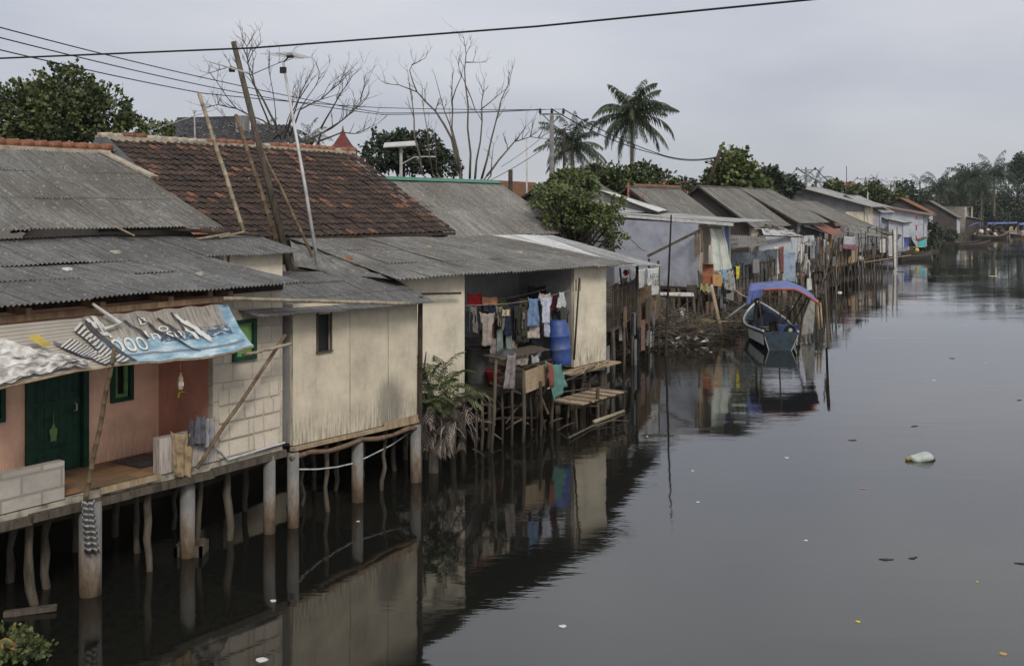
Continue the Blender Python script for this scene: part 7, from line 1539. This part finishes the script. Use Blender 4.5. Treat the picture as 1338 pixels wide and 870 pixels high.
def upole(px,ytop,Y,label,w_=.32,arms=1.6):
    b=G(px,Y); top=at(px,ytop,Y); h=thing('utility_pole',label,'utility pole',b); mb=MB(); mb.tube([b,top-V((0,0,.2))],[w_*.6,w_*.42],10); mb.build('shaft',M['utility'],h,smooth=True)
    mb=MB(); mb.beam(top+V((-arms/2,0,-.12)),top+V((arms/2,0,-.12)),.10,.1); mb.tube([top+V((-arms*.36,0,-.15)),top+V((0,0,-.75))],.04,5); mb.tube([top+V((arms*.36,0,-.15)),top+V((0,0,-.75))],.04,5); mb.build('crossarm',M['utility'],h)
    for s in (-.47,0,.47): mb=MB(); c=top+V((s*arms,0,-.07)); mb.tube([c,c+V((0,0,.1)),c+V((0,0,.32))],[.07,.1,.05],8); mb.build('insulator',M['black'],h)
    return top
u1=upole(721,147,66,'nearest concrete utility pole with three insulators beside the palm')
u2=upole(1053,221,135,'second utility pole above the wide gable house',.4,2.6)
u3=upole(1131,233,190,'third utility pole above the round green tree',.5,3.2)
u4=upole(1192,240,260,'farthest utility pole before the big far palms',.6,4.0)
pole_thing('thin_pole','thin white lamp pole left of the nearest utility pole','pole',(G(689,70),at(688,181,70)),(.08,.05),'metalpole',knots=False)
pole_thing('thin_pole','stubby dark post at the right end of the green ridge','pole',(G(667,56),at(667,222,56)),(.13,.12),'wood_dark',knots=False)
pole_thing('thin_pole','dark leaning post left of the clumped leaf tree','pole',(at(922,250,80),at(941,197,80)),(.17,.14),'wood_dark',knots=False)
pole_thing('thin_pole','dark post standing behind the palm beside the utility pole','pole',(G(738,71),at(737,168,71)),(.12,.1),'wood_dark',knots=False)
pole_thing('thin_pole','thin bent mast over the distant red roof','pole',(G(1107,120),at(1106,217,120)),(.07,.04),'wood_dark',knots=False)
pole_thing('thin_pole','short pale post left of the round green tree','pole',(G(1133,130,4),at(1134,251,130)),(.08,.06),'metalpole',knots=False)
for i,(x0,y0,x1,y1) in enumerate(((1232,285,1231,300),)): pass
# solar street lamps
def solar(px,py,Y,label,k=1.0,arm=True):
    b=G(px,Y); h=thing('solar_street_lamp',label,'street lamp',b); top=at(px,py,Y); mb=MB(); mb.tube([b,top],.09*k,8); mb.build('pole',M['metalpole'],h)
    c=top+V((0,0,.1)); mb=MB(); q=[c+V((-.95*k,-.5*k,-.12)),c+V((1.0*k,-.5*k,.0)),c+V((.8*k,.5*k,.28)),c+V((-1.0*k,.5*k,.16))]; mb.hexa([p-V((0,0,.06)) for p in q],q); mb.build('solar_panel',M['metalpole'],h)
    if arm:
        mb=MB(); mb.tube([top-V((0,0,1.0*k)),top+V((.7*k,0,-.6*k)),top+V((1.5*k,0,-.55*k))],.035*k,6); mb.build('arm',M['metalpole'],h); mb=MB(); mb.box(top+V((1.7*k,0,-.56*k)),(.5*k,.2*k,.07*k)); mb.build('lamp_head',M['metalpole'],h)
    return h
solar(524,192,58,'solar street lamp with flat panel above the green ridge')
solar(1169,236,180,'distant mushroom like solar lamp right of the round tree',1.4,False)
def cable(label,P,r=.02,sag=0,n=24,name='overhead_cable'):
    pts=[]
    for a,b in zip(P,P[1:]):
        for i in range(n): t=i/n; p=lerp(a,b,t); p.z-=sag*4*t*(1-t); pts.append(p)
    pts.append(P[-1]); mb=MB(); mb.tube(pts,r,5); return tag(mb.build(name,M['wire'],None,smooth=True,origin=pts[0]),label,'cable')
cable('thick black cable crossing the whole sky from the left edge up to the top',[at(-60,79,21),at(330,63,20),at(700,35,18.5),at(1200,-14,15.5)],.019)
cable('uppermost of the three cables sagging in from the left edge',[at(-60,20,26),at(290,107,42),at(500,148,54),u1+V((-.75,0,.2))],.019,.06)
cable('middle one of the three cables sagging in from the left edge',[at(-60,34,26),at(290,117,42),at(500,150,54),u1+V((0,0,.2))],.019,.06)
cable('lowest of the three cables sagging in from the left edge',[at(-60,51,26),at(265,122,40),at(500,141,54),u1+V((.75,0,.2))],.019,.06)
cable('upper cable falling from the nearest utility pole past the tall palm',[u1+V((.75,0,.2)),at(870,204,82),at(938,205,80),at(960,195,84)],.035,.25)
cable('lower cable falling from the nearest utility pole past the tall palm',[u1+V((0,0,.2)),at(860,202,82),at(938,206,80),at(960,199,84)],.035,.35)
cable('upper cable between the clumped leaf tree and the second utility pole',[at(966,200,84),u2+V((-1.2,0,.2))],.05,2.3)
cable('lower cable between the clumped leaf tree and the second utility pole',[at(966,207,84),u2+V((1.2,0,.2))],.05,2.2)
cable('upper cable between the second and third utility poles',[u2+V((1.2,0,.2)),u3+V((-1.5,0,.2))],.06,2.0)
cable('lower cable between the second and third utility poles',[u2+V((-1.2,0,.2)),u3+V((1.5,0,.2))],.06,2.3)
cable('faint cable from the third to the farthest utility pole',[u3+V((1.5,0,.2)),u4+V((-1.9,0,.2))],.06,1.5)
cable('thin dark cable sloping from the stubby post up to the bare branch',[at(640,236,56),at(716,190,65)],.02,.1)
cable('second thin cable sloping up behind the bare branch',[at(655,218,60),at(712,176,66)],.015,.1)
cable('thin wire trailing down the blue grey wall',[at(809,296,49.5),at(832,320,49),at(843,328,48.4)],.015,.05)
# ---------------------------------------------------------------- haze
hz=MB(); x0,x1,y0,y1,z0,z1=-1450,880,-55,690,-1.5,34
hz.hexa([V((x0,y0,z0)),V((x1,y0,z0)),V((x1,y1,z0)),V((x0,y1,z0))],[V((x0,y0,z1)),V((x1,y0,z1)),V((x1,y1,z1)),V((x0,y1,z1))])
m=bpy.data.materials.new('haze_air'); m.use_nodes=True; nt=m.node_tree; nt.nodes.clear(); o=nt.nodes.new('ShaderNodeOutputMaterial'); v=nt.nodes.new('ShaderNodeVolumePrincipled'); v.inputs['Color'].default_value=(.93,.95,1,1); v.inputs['Density'].default_value=0.00013; v.inputs['Anisotropy'].default_value=.2
nt.links.new(v.outputs[0],o.inputs['Volume'])
if HAZE: stuff(hz.build('haze',m))

for i,(px,wl,L,W,hm,gm,lb) in enumerate(((1322,309,6,1.6,'hulldark','wood_pale','dark open boat in front of the red and white one'),(1250,323,5,1.1,'hulldark','wood','small black canoe nearest the far bush'),(1288,310.5,4,1.2,'hullblue','hullwhite','little blue boat beside the cargo boat'),(1337,311,6,1.6,'board_red','white','reddish boat cut by the right picture edge'))):
    O_=wat(px,wl); boat('moored_boat',lb,O_,(1,.2),L,W,.5,1.0,hm,gm,'wood')
